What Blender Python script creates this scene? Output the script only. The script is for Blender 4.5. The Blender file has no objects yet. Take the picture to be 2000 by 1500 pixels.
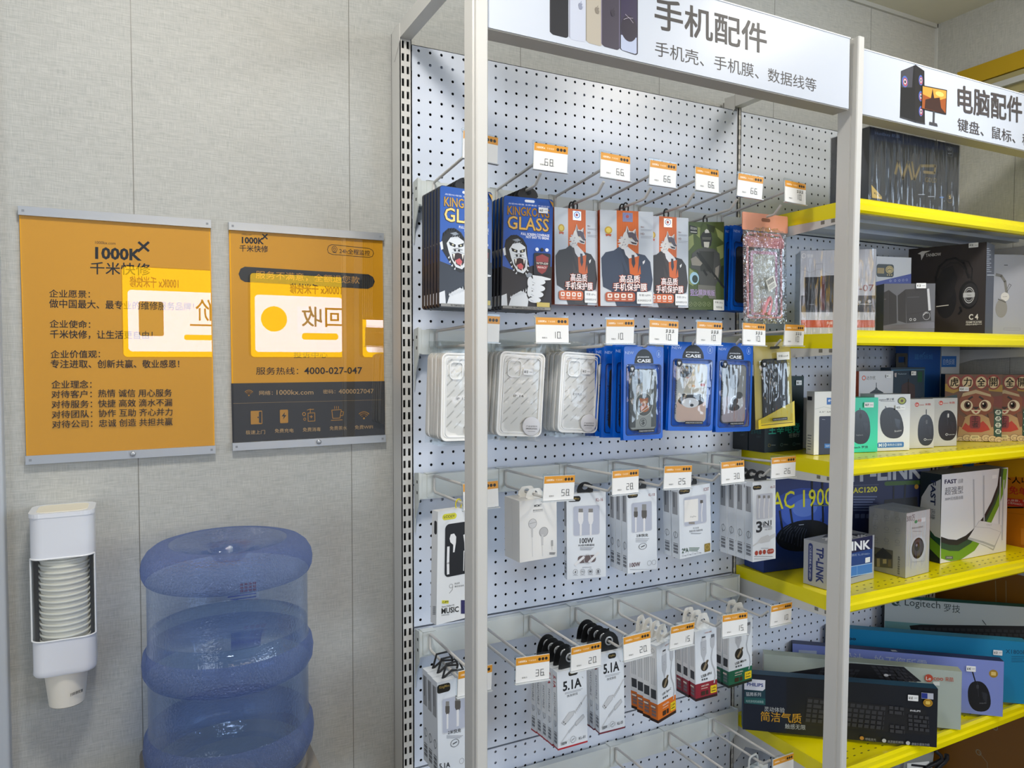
import bpy, math, random
import numpy as np
from mathutils import Matrix, Vector, Euler
random.seed(7)
S = bpy.context.scene
COL = S.collection
# ------------------------------------------------------------------ camera
CAM = (-0.5303, -1.4512, 1.5656)
FPX = 1445.84
YAW, PIT, ROL = 0.4744, -0.0362, 0.0012
_f = Vector((math.sin(YAW)*math.cos(PIT), math.cos(YAW)*math.cos(PIT), math.sin(PIT)))
_r = Vector((math.cos(YAW), -math.sin(YAW), 0)); _u = _r.cross(_f)
RT = math.cos(ROL)*_r + math.sin(ROL)*_u
UP = -math.sin(ROL)*_r + math.cos(ROL)*_u
cd = bpy.data.cameras.new('camera'); cam = bpy.data.objects.new('camera', cd); COL.objects.link(cam)
cd.sensor_width = 36; cd.lens = FPX/2000*36; cd.clip_start = .02
cam.matrix_world = Matrix(((RT.x, UP.x, -_f.x, CAM[0]), (RT.y, UP.y, -_f.y, CAM[1]), (RT.z, UP.z, -_f.z, CAM[2]), (0, 0, 0, 1)))
S.camera = cam
# ------------------------------------------------------------------ world, lights, exposure
w = bpy.data.worlds.new('world'); S.world = w; w.use_nodes = True
w.node_tree.nodes['Background'].inputs[0].default_value = (.86, .9, 1, 1)
w.node_tree.nodes['Background'].inputs[1].default_value = .30
S.view_settings.view_transform = 'Standard'; S.view_settings.look = 'None'
S.view_settings.gamma = 1; S.view_settings.use_curve_mapping = False
S.view_settings.exposure = 0.0
S.cycles.use_denoising = True
S.cycles.max_bounces = 10; S.cycles.transparent_max_bounces = 24; S.cycles.caustics_reflective = False
def area(name, loc, aim, sx, sy, power, col):
    l = bpy.data.lights.new(name, 'AREA'); l.shape = 'RECTANGLE'; l.size = sx; l.size_y = sy; l.energy = power; l.color = col
    o = bpy.data.objects.new(name, l); COL.objects.link(o); o.location = loc
    o.rotation_euler = (Vector(aim)-Vector(loc)).to_track_quat('-Z', 'Y').to_euler(); return o
area('window_daylight', (2.6, -3.4, 1.9), (.4, 0, 1.5), 1.7, 1.5, 46, (.68, .83, 1))
area('door_daylight', (-2.3, -3.0, 1.7), (-.1, 0, 1.5), 1.0, 2.0, 18, (.80, .90, 1))
area('ceiling_light_near_posters', (-.43, -.85, 2.6), (-.2, -.3, 0), .2, .2, 13, (1, .95, .87))
area('ceiling_light_near_shelves', (1.15, -.95, 2.6), (1.1, -.4, 0), .22, .22, 9, (1, .95, .87))

# ------------------------------------------------------------------ pixel <-> world measuring (photo frame 2000 x 1500)
def ray(px, py): return (px-1000)/FPX*RT - (py-750)/FPX*UP + _f
def aty(px, py, y):
    v = ray(px, py); return Vector(CAM) + v*((y-CAM[1])/v.y)
def atx(px, py, x):
    v = ray(px, py); return Vector(CAM) + v*((x-CAM[0])/v.x)
# ------------------------------------------------------------------ materials
def lin(c):
    c /= 255.0
    return c/12.92 if c <= .04045 else ((c+.055)/1.055)**2.4
def rgb(h):
    h = h.lstrip('#'); return tuple(lin(int(h[i:i+2], 16)) for i in (0, 2, 4)) + (1,)
MATS = {}
def P(h, rough=.42, metal=0, spec=.5, emit=0):
    k = (h, rough, metal, spec, emit)
    if k in MATS: return MATS[k]
    m = bpy.data.materials.new('paint_'+h.lstrip('#')); m.use_nodes = True
    b = m.node_tree.nodes['Principled BSDF']
    b.inputs['Base Color'].default_value = rgb(h); b.inputs['Roughness'].default_value = rough
    b.inputs['Metallic'].default_value = metal; b.inputs['Specular IOR Level'].default_value = spec
    if emit:
        b.inputs['Emission Color'].default_value = rgb(h); b.inputs['Emission Strength'].default_value = emit
    MATS[k] = m; return m
def nodes(name):
    m = bpy.data.materials.new(name); m.use_nodes = True; t = m.node_tree
    return m, t, t.nodes, t.links, t.nodes['Principled BSDF']
def paint(name, h, rough, var=.04, bump=.02, scale=300, metal=0):
    "painted or moulded surface with faint mottling and orange-peel bump"
    m, t, n, l, b = nodes(name)
    tc = n.new('ShaderNodeTexCoord'); nz = n.new('ShaderNodeTexNoise'); nz.inputs['Scale'].default_value = 14
    l.new(tc.outputs['Object'], nz.inputs['Vector'])
    hsv = n.new('ShaderNodeHueSaturation'); mr = n.new('ShaderNodeMapRange')
    mr.inputs['To Min'].default_value = 1-var; mr.inputs['To Max'].default_value = 1+var
    l.new(nz.outputs['Fac'], mr.inputs['Value']); l.new(mr.outputs[0], hsv.inputs['Value'])
    hsv.inputs['Color'].default_value = rgb(h); l.new(hsv.outputs[0], b.inputs['Base Color'])
    nb = n.new('ShaderNodeTexNoise'); nb.inputs['Scale'].default_value = scale; l.new(tc.outputs['Object'], nb.inputs['Vector'])
    bp = n.new('ShaderNodeBump'); bp.inputs['Strength'].default_value = bump; bp.inputs['Distance'].default_value = .002
    l.new(nb.outputs['Fac'], bp.inputs['Height']); l.new(bp.outputs[0], b.inputs['Normal'])
    b.inputs['Roughness'].default_value = rough; b.inputs['Metallic'].default_value = metal
    return m
def linen(name, c1, c2):
    m, t, n, l, b = nodes(name)
    tc = n.new('ShaderNodeTexCoord')
    outs = []
    for sc in ((45, 45, 1100), (1100, 1100, 45)):
        mp = n.new('ShaderNodeMapping'); mp.inputs['Scale'].default_value = sc; l.new(tc.outputs['Object'], mp.inputs['Vector'])
        nz = n.new('ShaderNodeTexNoise'); nz.inputs['Scale'].default_value = 1; nz.inputs['Detail'].default_value = 3
        l.new(mp.outputs[0], nz.inputs['Vector']); outs.append(nz.outputs['Fac'])
    ad = n.new('ShaderNodeMath'); ad.operation = 'ADD'; l.new(outs[0], ad.inputs[0]); l.new(outs[1], ad.inputs[1])
    mr = n.new('ShaderNodeMapRange'); mr.inputs['From Min'].default_value = .6; mr.inputs['From Max'].default_value = 1.4
    l.new(ad.outputs[0], mr.inputs['Value'])
    mx = n.new('ShaderNodeMix'); mx.data_type = 'RGBA'; mx.inputs['A'].default_value = rgb(c1); mx.inputs['B'].default_value = rgb(c2)
    l.new(mr.outputs[0], mx.inputs['Factor']); l.new(mx.outputs['Result'], b.inputs['Base Color'])
    bp = n.new('ShaderNodeBump'); bp.inputs['Strength'].default_value = .12; bp.inputs['Distance'].default_value = .001
    l.new(mr.outputs[0], bp.inputs['Height']); l.new(bp.outputs[0], b.inputs['Normal'])
    b.inputs['Roughness'].default_value = .6
    return m
def film(name, tint, base=.06, edge=.5, rough=.08, bump=0, scale=40, color='#ffffff', stretch=(1, 1, 1), ior=None, frost=0, frostcol='#ffffff'):
    "clear thin plastic: see-through, with a glossy coat that strengthens at grazing angles"
    m, t, n, l, b = nodes(name); n.remove(b)
    out = n['Material Output']; tr = n.new('ShaderNodeBsdfTransparent'); tr.inputs[0].default_value = rgb(tint)
    gl = n.new('ShaderNodeBsdfGlossy'); gl.inputs['Roughness'].default_value = rough; gl.inputs[0].default_value = rgb(color)
    mx = n.new('ShaderNodeMixShader')
    if ior:
        lw = n.new('ShaderNodeFresnel'); src = lw.outputs[0]   # same reflectance from either side of the sheet
        ge = n.new('ShaderNodeNewGeometry'); ma = n.new('ShaderNodeMapRange'); ma.inputs['To Min'].default_value = ior; ma.inputs['To Max'].default_value = 1/ior
        l.new(ge.outputs['Backfacing'], ma.inputs['Value']); l.new(ma.outputs[0], lw.inputs[0])
        a, c = base, edge
    else:
        lw = n.new('ShaderNodeLayerWeight'); lw.inputs[0].default_value = .25; src = lw.outputs['Facing']; a, c = base, edge
    mr = n.new('ShaderNodeMapRange'); mr.inputs['To Min'].default_value = a; mr.inputs['To Max'].default_value = c
    l.new(src, mr.inputs['Value']); l.new(mr.outputs[0], mx.inputs[0])
    body = tr.outputs[0]
    if frost:   # embossed skin scatters part of the light
        df = n.new('ShaderNodeBsdfDiffuse'); df.inputs[0].default_value = rgb(frostcol); m2 = n.new('ShaderNodeMixShader'); m2.inputs[0].default_value = frost
        l.new(tr.outputs[0], m2.inputs[1]); l.new(df.outputs[0], m2.inputs[2]); body = m2.outputs[0]
    l.new(body, mx.inputs[1]); l.new(gl.outputs[0], mx.inputs[2]); l.new(mx.outputs[0], out.inputs[0])
    if bump:
        tc = n.new('ShaderNodeTexCoord'); mp = n.new('ShaderNodeMapping'); mp.inputs['Scale'].default_value = stretch
        l.new(tc.outputs['Object'], mp.inputs['Vector'])
        nz = n.new('ShaderNodeTexNoise'); nz.inputs['Scale'].default_value = scale; nz.inputs['Detail'].default_value = 2
        l.new(mp.outputs[0], nz.inputs['Vector']); bp = n.new('ShaderNodeBump'); bp.inputs['Strength'].default_value = bump
        bp.inputs['Distance'].default_value = .01; l.new(nz.outputs['Fac'], bp.inputs['Height'])
        l.new(bp.outputs[0], gl.inputs['Normal'])
        if not ior: l.new(bp.outputs[0], lw.inputs['Normal'])
    return m
WALL = linen('linen_wallpaper', '#9c9e9b', '#c9c9c4')
WHITEM = paint('white_powder_coat', '#dbe3f1', .3, .02, .03)
RAILM = paint('rail_powder_coat', '#d6dcda', .35, .03, .03)
CREAM = paint('cream_powder_coat', '#d4d3cf', .35, .02, .03)
SIGNW = paint('white_sign_face', '#cbd2de', .35, .01, .0)
YEL = paint('yellow_powder_coat', '#f2e206', .22, .03, .03)
GALV = paint('dark_steel', '#2c2c2e', .5)
ROD = paint('grey_white_rod', '#cfcdc9', .3, .03, .02)
CLEAR = film('clear_acrylic', '#f4f8fa', .0, 1, .06, ior=1.45)
CRINK = film('crinkled_bag_film', '#f6f7f7', .10, .75, .12, 1.0, 55)
SOFT = film('thin_bag_film', '#f8f9f9', .02, .35, .14, .35, 24)
POUCHF = film('glossy_pouch_film', '#eef2f4', .035, .5, .07, .9, 30, stretch=(1, 1, .3))
WRAP = film('shrink_wrap', '#f1f2f4', .035, .34, .09, .85, 20, stretch=(2.4, 1, .3))
ACRYL = film('acrylic_cover', '#fbfbfa', .0, 1.5, 0.0, ior=1.5)

# ------------------------------------------------------------------ objects
def tag(o, label=None, cat=None, group=None, kind=None):
    if label: o['label'] = label
    if cat: o['category'] = cat
    if group: o['group'] = group
    if kind: o['kind'] = kind
    return o
def thing(name, label, cat, loc=(0, 0, 0), rot=(0, 0, 0), group=None):
    o = bpy.data.objects.new(name, None); COL.objects.link(o); o.empty_display_size = .03
    o.location = loc; o.rotation_euler = rot
    return tag(o, label, cat, group)
def dup(root, loc, rot, label, group=None):
    r = root.copy(); COL.objects.link(r); r.location = loc; r.rotation_euler = rot; r['label'] = label
    if group: r['group'] = group
    for ch in root.children:
        c = ch.copy(); COL.objects.link(c); c.parent = r
        for g in ch.children:
            d = g.copy(); COL.objects.link(d); d.parent = c
    return r
ORD = ['front', 'second', 'third', 'fourth', 'fifth', 'sixth', 'seventh', 'eighth']
TXT = {}
def glyphs(s, bold):
    k = (s, bold)
    if k not in TXT:
        c = bpy.data.curves.new('t', 'FONT'); c.body = s; c.resolution_u = 2 if len(s) > 3 else 4; c.offset = bold
        o = bpy.data.objects.new('t', c); m = bpy.data.meshes.new_from_object(o)
        v = np.array([(p.co.x, p.co.y) for p in m.vertices]) if len(m.vertices) else np.zeros((1, 2))
        lo, hi = v.min(0), v.max(0)
        TXT[k] = ((v-lo)/np.maximum(hi-lo, 1e-6), [tuple(p.vertices) for p in m.polygons])
        bpy.data.objects.remove(o); bpy.data.curves.remove(c); bpy.data.meshes.remove(m)
    return TXT[k]
class MB:
    def __init__(s): s.v = []; s.f = []; s.m = []; s.mats = []; s.sm = []
    def mi(s, m):
        if isinstance(m, str): m = P(m)
        if m not in s.mats: s.mats.append(m)
        return s.mats.index(m)
    def add(s, vs, fs, mat, smooth=False):
        b = len(s.v); s.v += [tuple(v) for v in vs]; k = s.mi(mat)
        for f in fs: s.f.append(tuple(i+b for i in f)); s.m.append(k); s.sm.append(smooth)
    def box(s, x0, x1, y0, y1, z0, z1, mat, M=None):
        vs = [Vector((x, y, z)) for x in (x0, x1) for y in (y0, y1) for z in (z0, z1)]
        if M: vs = [M @ v for v in vs]
        s.add(vs, [(0, 1, 3, 2), (4, 6, 7, 5), (0, 4, 5, 1), (2, 3, 7, 6), (0, 2, 6, 4), (1, 5, 7, 3)], mat)
    def prism(s, pts, a, b, mat, axis='y', smooth=False, cap=True):
        "2D outline swept along an axis; axis y: pts are (x,z); x: (y,z); z: (x,y)"
        n = len(pts)
        g = {'y': lambda p, t: (p[0], t, p[1]), 'x': lambda p, t: (t, p[0], p[1]), 'z': lambda p, t: (p[0], p[1], t)}[axis]
        vs = [g(p, a) for p in pts] + [g(p, b) for p in pts]
        s.add(vs, [(i, (i+1) % n, n+(i+1) % n, n+i) for i in range(n)], mat, smooth)
        if cap: s.add(vs, [tuple(range(n))[::-1], tuple(range(n, 2*n))], mat)
    def tube(s, pts, r, mat, n=8, cap=True, closed=False):
        pts = [Vector(p) for p in pts]; N = len(pts); vs = []; up = None
        for i, p in enumerate(pts):
            if closed: d = (pts[(i+1) % N]-pts[i-1]).normalized()
            else: d = (pts[min(i+1, N-1)]-pts[max(i-1, 0)]).normalized()
            if up is None: up = Vector((0, 0, 1)) if abs(d.z) < .9 else Vector((1, 0, 0))
            a = d.cross(up).normalized(); up = a.cross(d).normalized()
            rr = r[i] if isinstance(r, (list, tuple)) else r
            vs += [p+rr*(math.cos(2*math.pi*k/n)*a+math.sin(2*math.pi*k/n)*up) for k in range(n)]
        fs = []
        for i in range(N if closed else N-1):
            j = (i+1) % N
            fs += [(i*n+k, i*n+(k+1) % n, j*n+(k+1) % n, j*n+k) for k in range(n)]
        s.add(vs, fs, mat, True)
        if cap and not closed: s.add(vs, [tuple(range(n))[::-1], tuple(range((N-1)*n, N*n))], mat)
    def lathe(s, prof, mat, n=48, c=(0, 0, 0), smooth=True):
        vs = [(c[0]+r*math.cos(2*math.pi*k/n), c[1]+r*math.sin(2*math.pi*k/n), c[2]+z) for r, z in prof for k in range(n)]
        s.add(vs, [(i*n+k, i*n+(k+1) % n, (i+1)*n+(k+1) % n, (i+1)*n+k) for i in range(len(prof)-1) for k in range(n)], mat, smooth)
    def pillow(s, W, H, t, mat, nx=14, nz=22, y=0, cx=0, cz=0, wr=0, flat=.0, seed=1):
        "soft bag: two bulging skins meeting at a thin edge"
        rnd = random.Random(seed); J = {}
        for side in (-1, 1):
            vs = []
            for i in range(nx+1):
                for j in range(nz+1):
                    u = 2*i/nx-1; v = 2*j/nz-1
                    b = max(0, (1-abs(u)**3))**.6*max(0, (1-abs(v)**4))**.6
                    q = (rnd.random()-.5)*wr*(1 if 0 < i < nx and 0 < j < nz else .25)
                    vs.append((cx+u*W/2, y+side*(.0006+t/2*b)+q, cz+v*H/2))
            fs = []
            for i in range(nx):
                for j in range(nz):
                    a = i*(nz+1)+j; fs.append((a, a+nz+1, a+nz+2, a+1) if side < 0 else (a, a+1, a+nz+2, a+nz+1))
            s.add(vs, fs, mat, True)
    def build(s, name, parent=None, label=None):
        me = bpy.data.meshes.new(name); me.from_pydata(s.v, [], s.f)
        for m in s.mats: me.materials.append(m)
        me.polygons.foreach_set('material_index', s.m); me.polygons.foreach_set('use_smooth', s.sm); me.update()
        o = bpy.data.objects.new(name, me); COL.objects.link(o)
        if parent: o.parent = parent
        if label: o['label'] = label
        return o
def rrpts(x0, z0, x1, z1, r, k=5):
    out = []
    for cx, cz, a in ((x1-r, z1-r, 0), (x0+r, z1-r, 90), (x0+r, z0+r, 180), (x1-r, z0+r, 270)):
        for i in range(k+1):
            t = math.radians(a+90*i/k); out.append((cx+r*math.cos(t), cz+r*math.sin(t)))
    return out
class Art:
    "prints flat shapes and lettering on one face of a thing; coordinates are measured in a photo crop (ox, oy, scale)"
    def __init__(s, mb, mw=None, crop=None, O=(0, 0, 0), ex=(1, 0, 0), ez=(0, 0, 1), step=3e-5, e0=1.2e-4, lim=None):
        s.mb = mb; s.O = Vector(O); s.ex = Vector(ex); s.ez = Vector(ez); s.n = s.ex.cross(s.ez); s.k = 0; s.step = step; s.e0 = e0; s.lim = lim
        s.inv = mw.inverted() if mw is not None else None; s.crop = crop
    def loc(s, x, y):
        if s.crop is None: return (x, -y)
        ox, oy, sc = s.crop
        a = s.inv @ Vector(CAM); v = s.inv.to_3x3() @ ray(ox+x/sc, oy+y/sc)
        p = a+v*((s.O-a).dot(s.n)/v.dot(s.n))-s.O
        return (p.dot(s.ex), p.dot(s.ez))
    def _put(s, pts, fs, mat):
        s.k += 1; e = s.e0+s.k*s.step
        if s.lim:   # ink never runs past the edges of its face
            p, q = s.lim; pts = [(min(max(a, -p), p), min(max(b, -q), q)) for a, b in pts]
        s.mb.add([s.O+s.ex*a+s.ez*b+s.n*e for a, b in pts], fs, mat)
    def lp(s, pts, mat): s._put(pts, [tuple(range(len(pts)))], mat)
    def poly(s, pts, mat): s.lp([s.loc(*p) for p in pts], mat)
    def rect(s, x0, y0, x1, y1, mat, r=0):
        a = s.loc(x0, y0); b = s.loc(x1, y0); c = s.loc(x1, y1); d = s.loc(x0, y1)
        if r:
            X0 = (a[0]+d[0])/2; X1 = (b[0]+c[0])/2; Z1 = (a[1]+b[1])/2; Z0 = (c[1]+d[1])/2
            rr = min(abs(X1-X0), abs(Z1-Z0))*r
            s.lp(rrpts(X0, Z0, X1, Z1, rr), mat)
        else: s.lp([a, b, c, d], mat)
    def ell(s, x, y, rx, ry, mat, n=24, ring=0):
        c = s.loc(x, y); a = s.loc(x+rx, y); b = s.loc(x, y+ry)
        ax = math.hypot(a[0]-c[0], a[1]-c[1]); az = math.hypot(b[0]-c[0], b[1]-c[1])
        p = [(c[0]+ax*math.cos(2*math.pi*i/n), c[1]+az*math.sin(2*math.pi*i/n)) for i in range(n)]
        if ring:
            q = [(c[0]+(ax-ring*ax)*math.cos(2*math.pi*i/n), c[1]+(az-ring*az)*math.sin(2*math.pi*i/n)) for i in range(n)]
            s._put(p+q, [(i, (i+1) % n, n+(i+1) % n, n+i) for i in range(n)], mat)
        else: s.lp(p, mat)
    def line(s, pts, wd, mat, closed=False):
        "stroke; wd in crop pixels"
        q = [s.loc(*p) for p in pts]
        a = s.loc(pts[0][0]-wd/2, pts[0][1]-wd/2); b = s.loc(pts[0][0]+wd/2, pts[0][1]+wd/2)
        h = math.hypot(b[0]-a[0], b[1]-a[1])/2.83
        if closed: q.append(q[0])
        V = []; F = []
        for i in range(len(q)-1):
            (x0, z0), (x1, z1) = q[i], q[i+1]; L = math.hypot(x1-x0, z1-z0) or 1e-9; dx, dz = (x1-x0)/L, (z1-z0)/L
            e = h*.5
            k = len(V)
            V += [(x0-dx*e-dz*h, z0-dz*e+dx*h), (x1+dx*e-dz*h, z1+dz*e+dx*h), (x1+dx*e+dz*h, z1+dz*e-dx*h), (x0-dx*e+dz*h, z0-dz*e-dx*h)]
            F.append((k, k+1, k+2, k+3))
        s._put(V, F, mat)
    def text(s, t, xl, yl, xr, yr, h, mat, bold=0):
        "lettering whose ink spans left-middle (xl,yl) to right-middle (xr,yr), h tall, all in crop pixels"
        a = Vector(s.loc(xl, yl)); b = Vector(s.loc(xr, yr)); mx, my = (xl+xr)/2, (yl+yr)/2
        dx, dy = xr-xl, yr-yl; L = math.hypot(dx, dy); nx, ny = (0, 1) if abs(dy) < abs(dx) and dx > 0 else (-dy/L, dx/L)
        c = Vector(s.loc(mx-nx*h/2, my-ny*h/2)); d = Vector(s.loc(mx+nx*h/2, my+ny*h/2))
        e = b-a; up = c-d; o = (a+b)/2-e/2-up/2
        cjk = any(ord(ch) > 0x2e80 for ch in t)
        g, fs = glyphs(t, 0 if cjk else bold)
        d = up.length*bold*.75 if cjk and bold >= .008 else 0   # heavier strokes for ideographs: the same glyph printed with tiny shifts
        for sx, sy in (((-1, -1), (1, -1), (-1, 1), (1, 1), (0, 0)) if d else ((0, 0),)):
            q = o+Vector((sx*d, sy*d)); s._put([tuple(q+e*p[0]+up*p[1]) for p in g], fs, mat)
    def lines(s, x0, y0, x1, y1, n, th, mat):
        "unreadable small print as thin rules"
        for i in range(n):
            y = y0+(y1-y0)*i/max(n-1, 1); s.rect(x0, y-th/2, x1-(x1-x0)*.18*((i*7) % 3)/2, y+th/2, mat)
    def sticker(s, x, y, wd=38, h=22, t='¥10'):
        s.rect(x-wd/2, y-h/2, x+wd/2, y+h/2, '#eceef0', .08)
        s.text(t, x-wd*.42, y, x-wd*.02, y-wd*.01, h*.5, '#222222', .02)
        s.rect(x+wd*.1, y-h*.04, x+wd*.42, y+h*.06, '#9a9aa0')
# ================================================================== the room
WY = .06; RX = 1.756; CZ = 2.62
def struct(mb, name, label=None):
    return tag(mb.build(name), label, None, None, 'structure')
b = MB(); b.box(-2.6, RX+.1, WY, WY+.1, 0, CZ+.1, WALL)
for i in range(-6, 7):
    x = -.5225+.3945*i
    if x < RX: b.box(x-.0007, x+.0007, WY-.0003, WY, 0, CZ, '#7d7c76')
struct(b, 'wall_back')
b = MB(); b.box(RX, RX+.1, -.95, WY, 0, CZ, WALL); b.box(RX-.0003, RX, -.1895, -.188, 0, 2.33, '#7d7c76')
b.box(RX-.004, RX, .052, WY, 0, CZ, '#c9cbc8')
struct(b, 'wall_right')
b = MB(); b.box(-2.6, 4.2, -2.6, WY+.1, CZ, CZ+.1, paint('ceiling_paint', '#d8d6c8', .7)); struct(b, 'ceiling')
b = MB(); b.box(-2.6, 4.2, -4.2, WY+.1, -.1, 0, paint('floor_tile', '#8d8b86', .4)); struct(b, 'floor')
b = MB(); b.prism(rrpts(-.86, WY-.026, -.7245, WY+.02, .005), 0, CZ, paint('grey_door_frame', '#b9bfc6', .35), 'z'); struct(b, 'trim_1')
b = MB(); b.prism([(-.95, 2.398), (-.02, 2.393), (-.02, 2.443), (-.95, 2.45)], RX-.012, RX, paint('ochre_board', '#b59405', .5), 'x'); struct(b, 'trim_2')
b = MB(); b.box(RX-.006, RX, -.95, -.03, 2.33, 2.392, paint('khaki_panel', '#a39a6d', .45))
b.box(RX-.02, RX-.004, -.95, -.12, 2.355, 2.372, paint('grey_trim', '#b9bcbd', .3)); struct(b, 'trim_3')
b = MB(); b.box(-2.6, RX, WY-.008, WY, CZ-.012, CZ, '#b7b8b4'); struct(b, 'trim_4')

# ================================================================== wall posters
ORG = paint('orange_print', '#efa90a', .6, .02, 0); INK = P('#1a1816', .6, 0, .15); DARKP = P('#1f2328', .6, 0, .15)
def poster(name, label, tl, tr, bl, br, art):
    y = WY-.006
    a, b_, c, d = [aty(*p, y) for p in (tl, tr, bl, br)]
    x0 = (a.x+c.x)/2; x1 = (b_.x+d.x)/2; z1 = (a.z+b_.z)/2; z0 = (c.z+d.z)/2
    W, H = x1-x0, z1-z0
    t = thing(name, label, 'poster', ((x0+x1)/2, y, (z0+z1)/2)); t.rotation_euler = (0, (c.x-a.x)/H*-1, 0)
    bpy.context.view_layer.update()
    m = MB(); m.box(-W/2, W/2, 0, .005, -H/2, H/2, ORG)
    art(m, t.matrix_world.copy(), W, H); m.build('printed_sheet', t)
    for s, n in ((1, 'top'), (-1, 'bottom')):
        m = MB(); z = s*(H/2-.006)
        m.prism([(-W/2-.001, z-.0075), (W/2+.001, z-.0075), (W/2+.001, z+.0075), (-W/2-.001, z+.0075)], -.0065, .005, paint('brushed_aluminium', '#c3cad3', .3, .03, .02, 300, .6))
        for sx in (-1, 1): m.box(sx*(W/2-.006)-.002, sx*(W/2-.006)+.002, -.0068, -.006, z-.002, z+.002, '#8b9098')
        o = m.build('rail_strip', t, n+' aluminium clamp strip')
        if s < 0:
            m = MB(); m.lathe([(0, 0), (.0048, 0), (.0048, .003), (0, .003)], P('#b8bcc2', .3, .5), 16)
            k = m.build('screw_cap', o); k.rotation_euler = (math.pi/2, 0, 0); k.location = (.012, -.0065, z+.001)
    m = MB(); m.box(-W/2+.002, W/2-.002, -.0048, -.0042, -H/2+.014, H/2-.014, ACRYL); m.build('acrylic_cover', t, 'clear glossy acrylic cover')
    return t
def logo(A, x0, y0, x1, y1, mat):
    "1000K with a raised cross and four characters below; box in crop pixels"
    w_, h_ = x1-x0, y1-y0; X = lambda u: x0+u*w_; Y = lambda v: y0+v*h_
    A.text('1000kx.com', X(.08), Y(.05), X(.42), Y(.08), h_*.085, mat)
    A.text('1000K', X(.08), Y(.36), X(.86), Y(.42), h_*.36, mat, .035)
    A.line([(X(.81), Y(.05)), (X(.97), Y(.30))], h_*.075, mat); A.line([(X(.97), Y(.05)), (X(.80), Y(.31))], h_*.075, mat)
    A.text('千米快修', X(0), Y(.80), X(1), Y(.85), h_*.36, mat, .012)
def art1(m, mw, W, H):
    A = Art(m, mw, (0, 380, 2.7773))
    logo(A, 490, 250, 815, 435, DARKP)
    for s, xl, yl, xr, yr, h in (('企业愿景：', 267, 536, 488, 541, 42), ('做中国最大、最专业的维修服务品牌！', 267, 590, 1053, 608, 46),
        ('企业使命：', 270, 700, 490, 705, 42), ('千米快修，让生活更自由！', 272, 757, 828, 763, 46), ('企业价值观：', 275, 866, 543, 865, 42),
        ('专注进取、创新共赢、敬业感恩！', 275, 918, 972, 918, 44), ('企业理念：', 280, 1029, 497, 1028, 42),
        ('对待客户：', 280, 1083, 498, 1081, 42), ('热情 诚信 用心服务', 533, 1078, 932, 1075, 42), ('对待服务：', 281, 1138, 500, 1135, 42),
        ('快捷 高效 滴水不漏', 533, 1133, 934, 1127, 42), ('对待团队：', 282, 1193, 501, 1188, 42), ('协作 互助 齐心并力', 535, 1186, 935, 1178, 42),
        ('对待公司：', 284, 1246, 502, 1241, 42), ('忠诚 创造 共担共赢', 537, 1240, 936, 1230, 42)):
        A.text(s, xl, yl, xr, yr, h, INK, .008)
def wifi(A, x, y, r, mat):
    A.ell(x, y, r*.16, r*.16, mat)
    for k in (.45, .75, 1.05): A.line([(x+r*k*math.sin(math.radians(a)), y-r*k*math.cos(math.radians(a))) for a in range(-48, 49, 12)], r*.16, mat)
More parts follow.
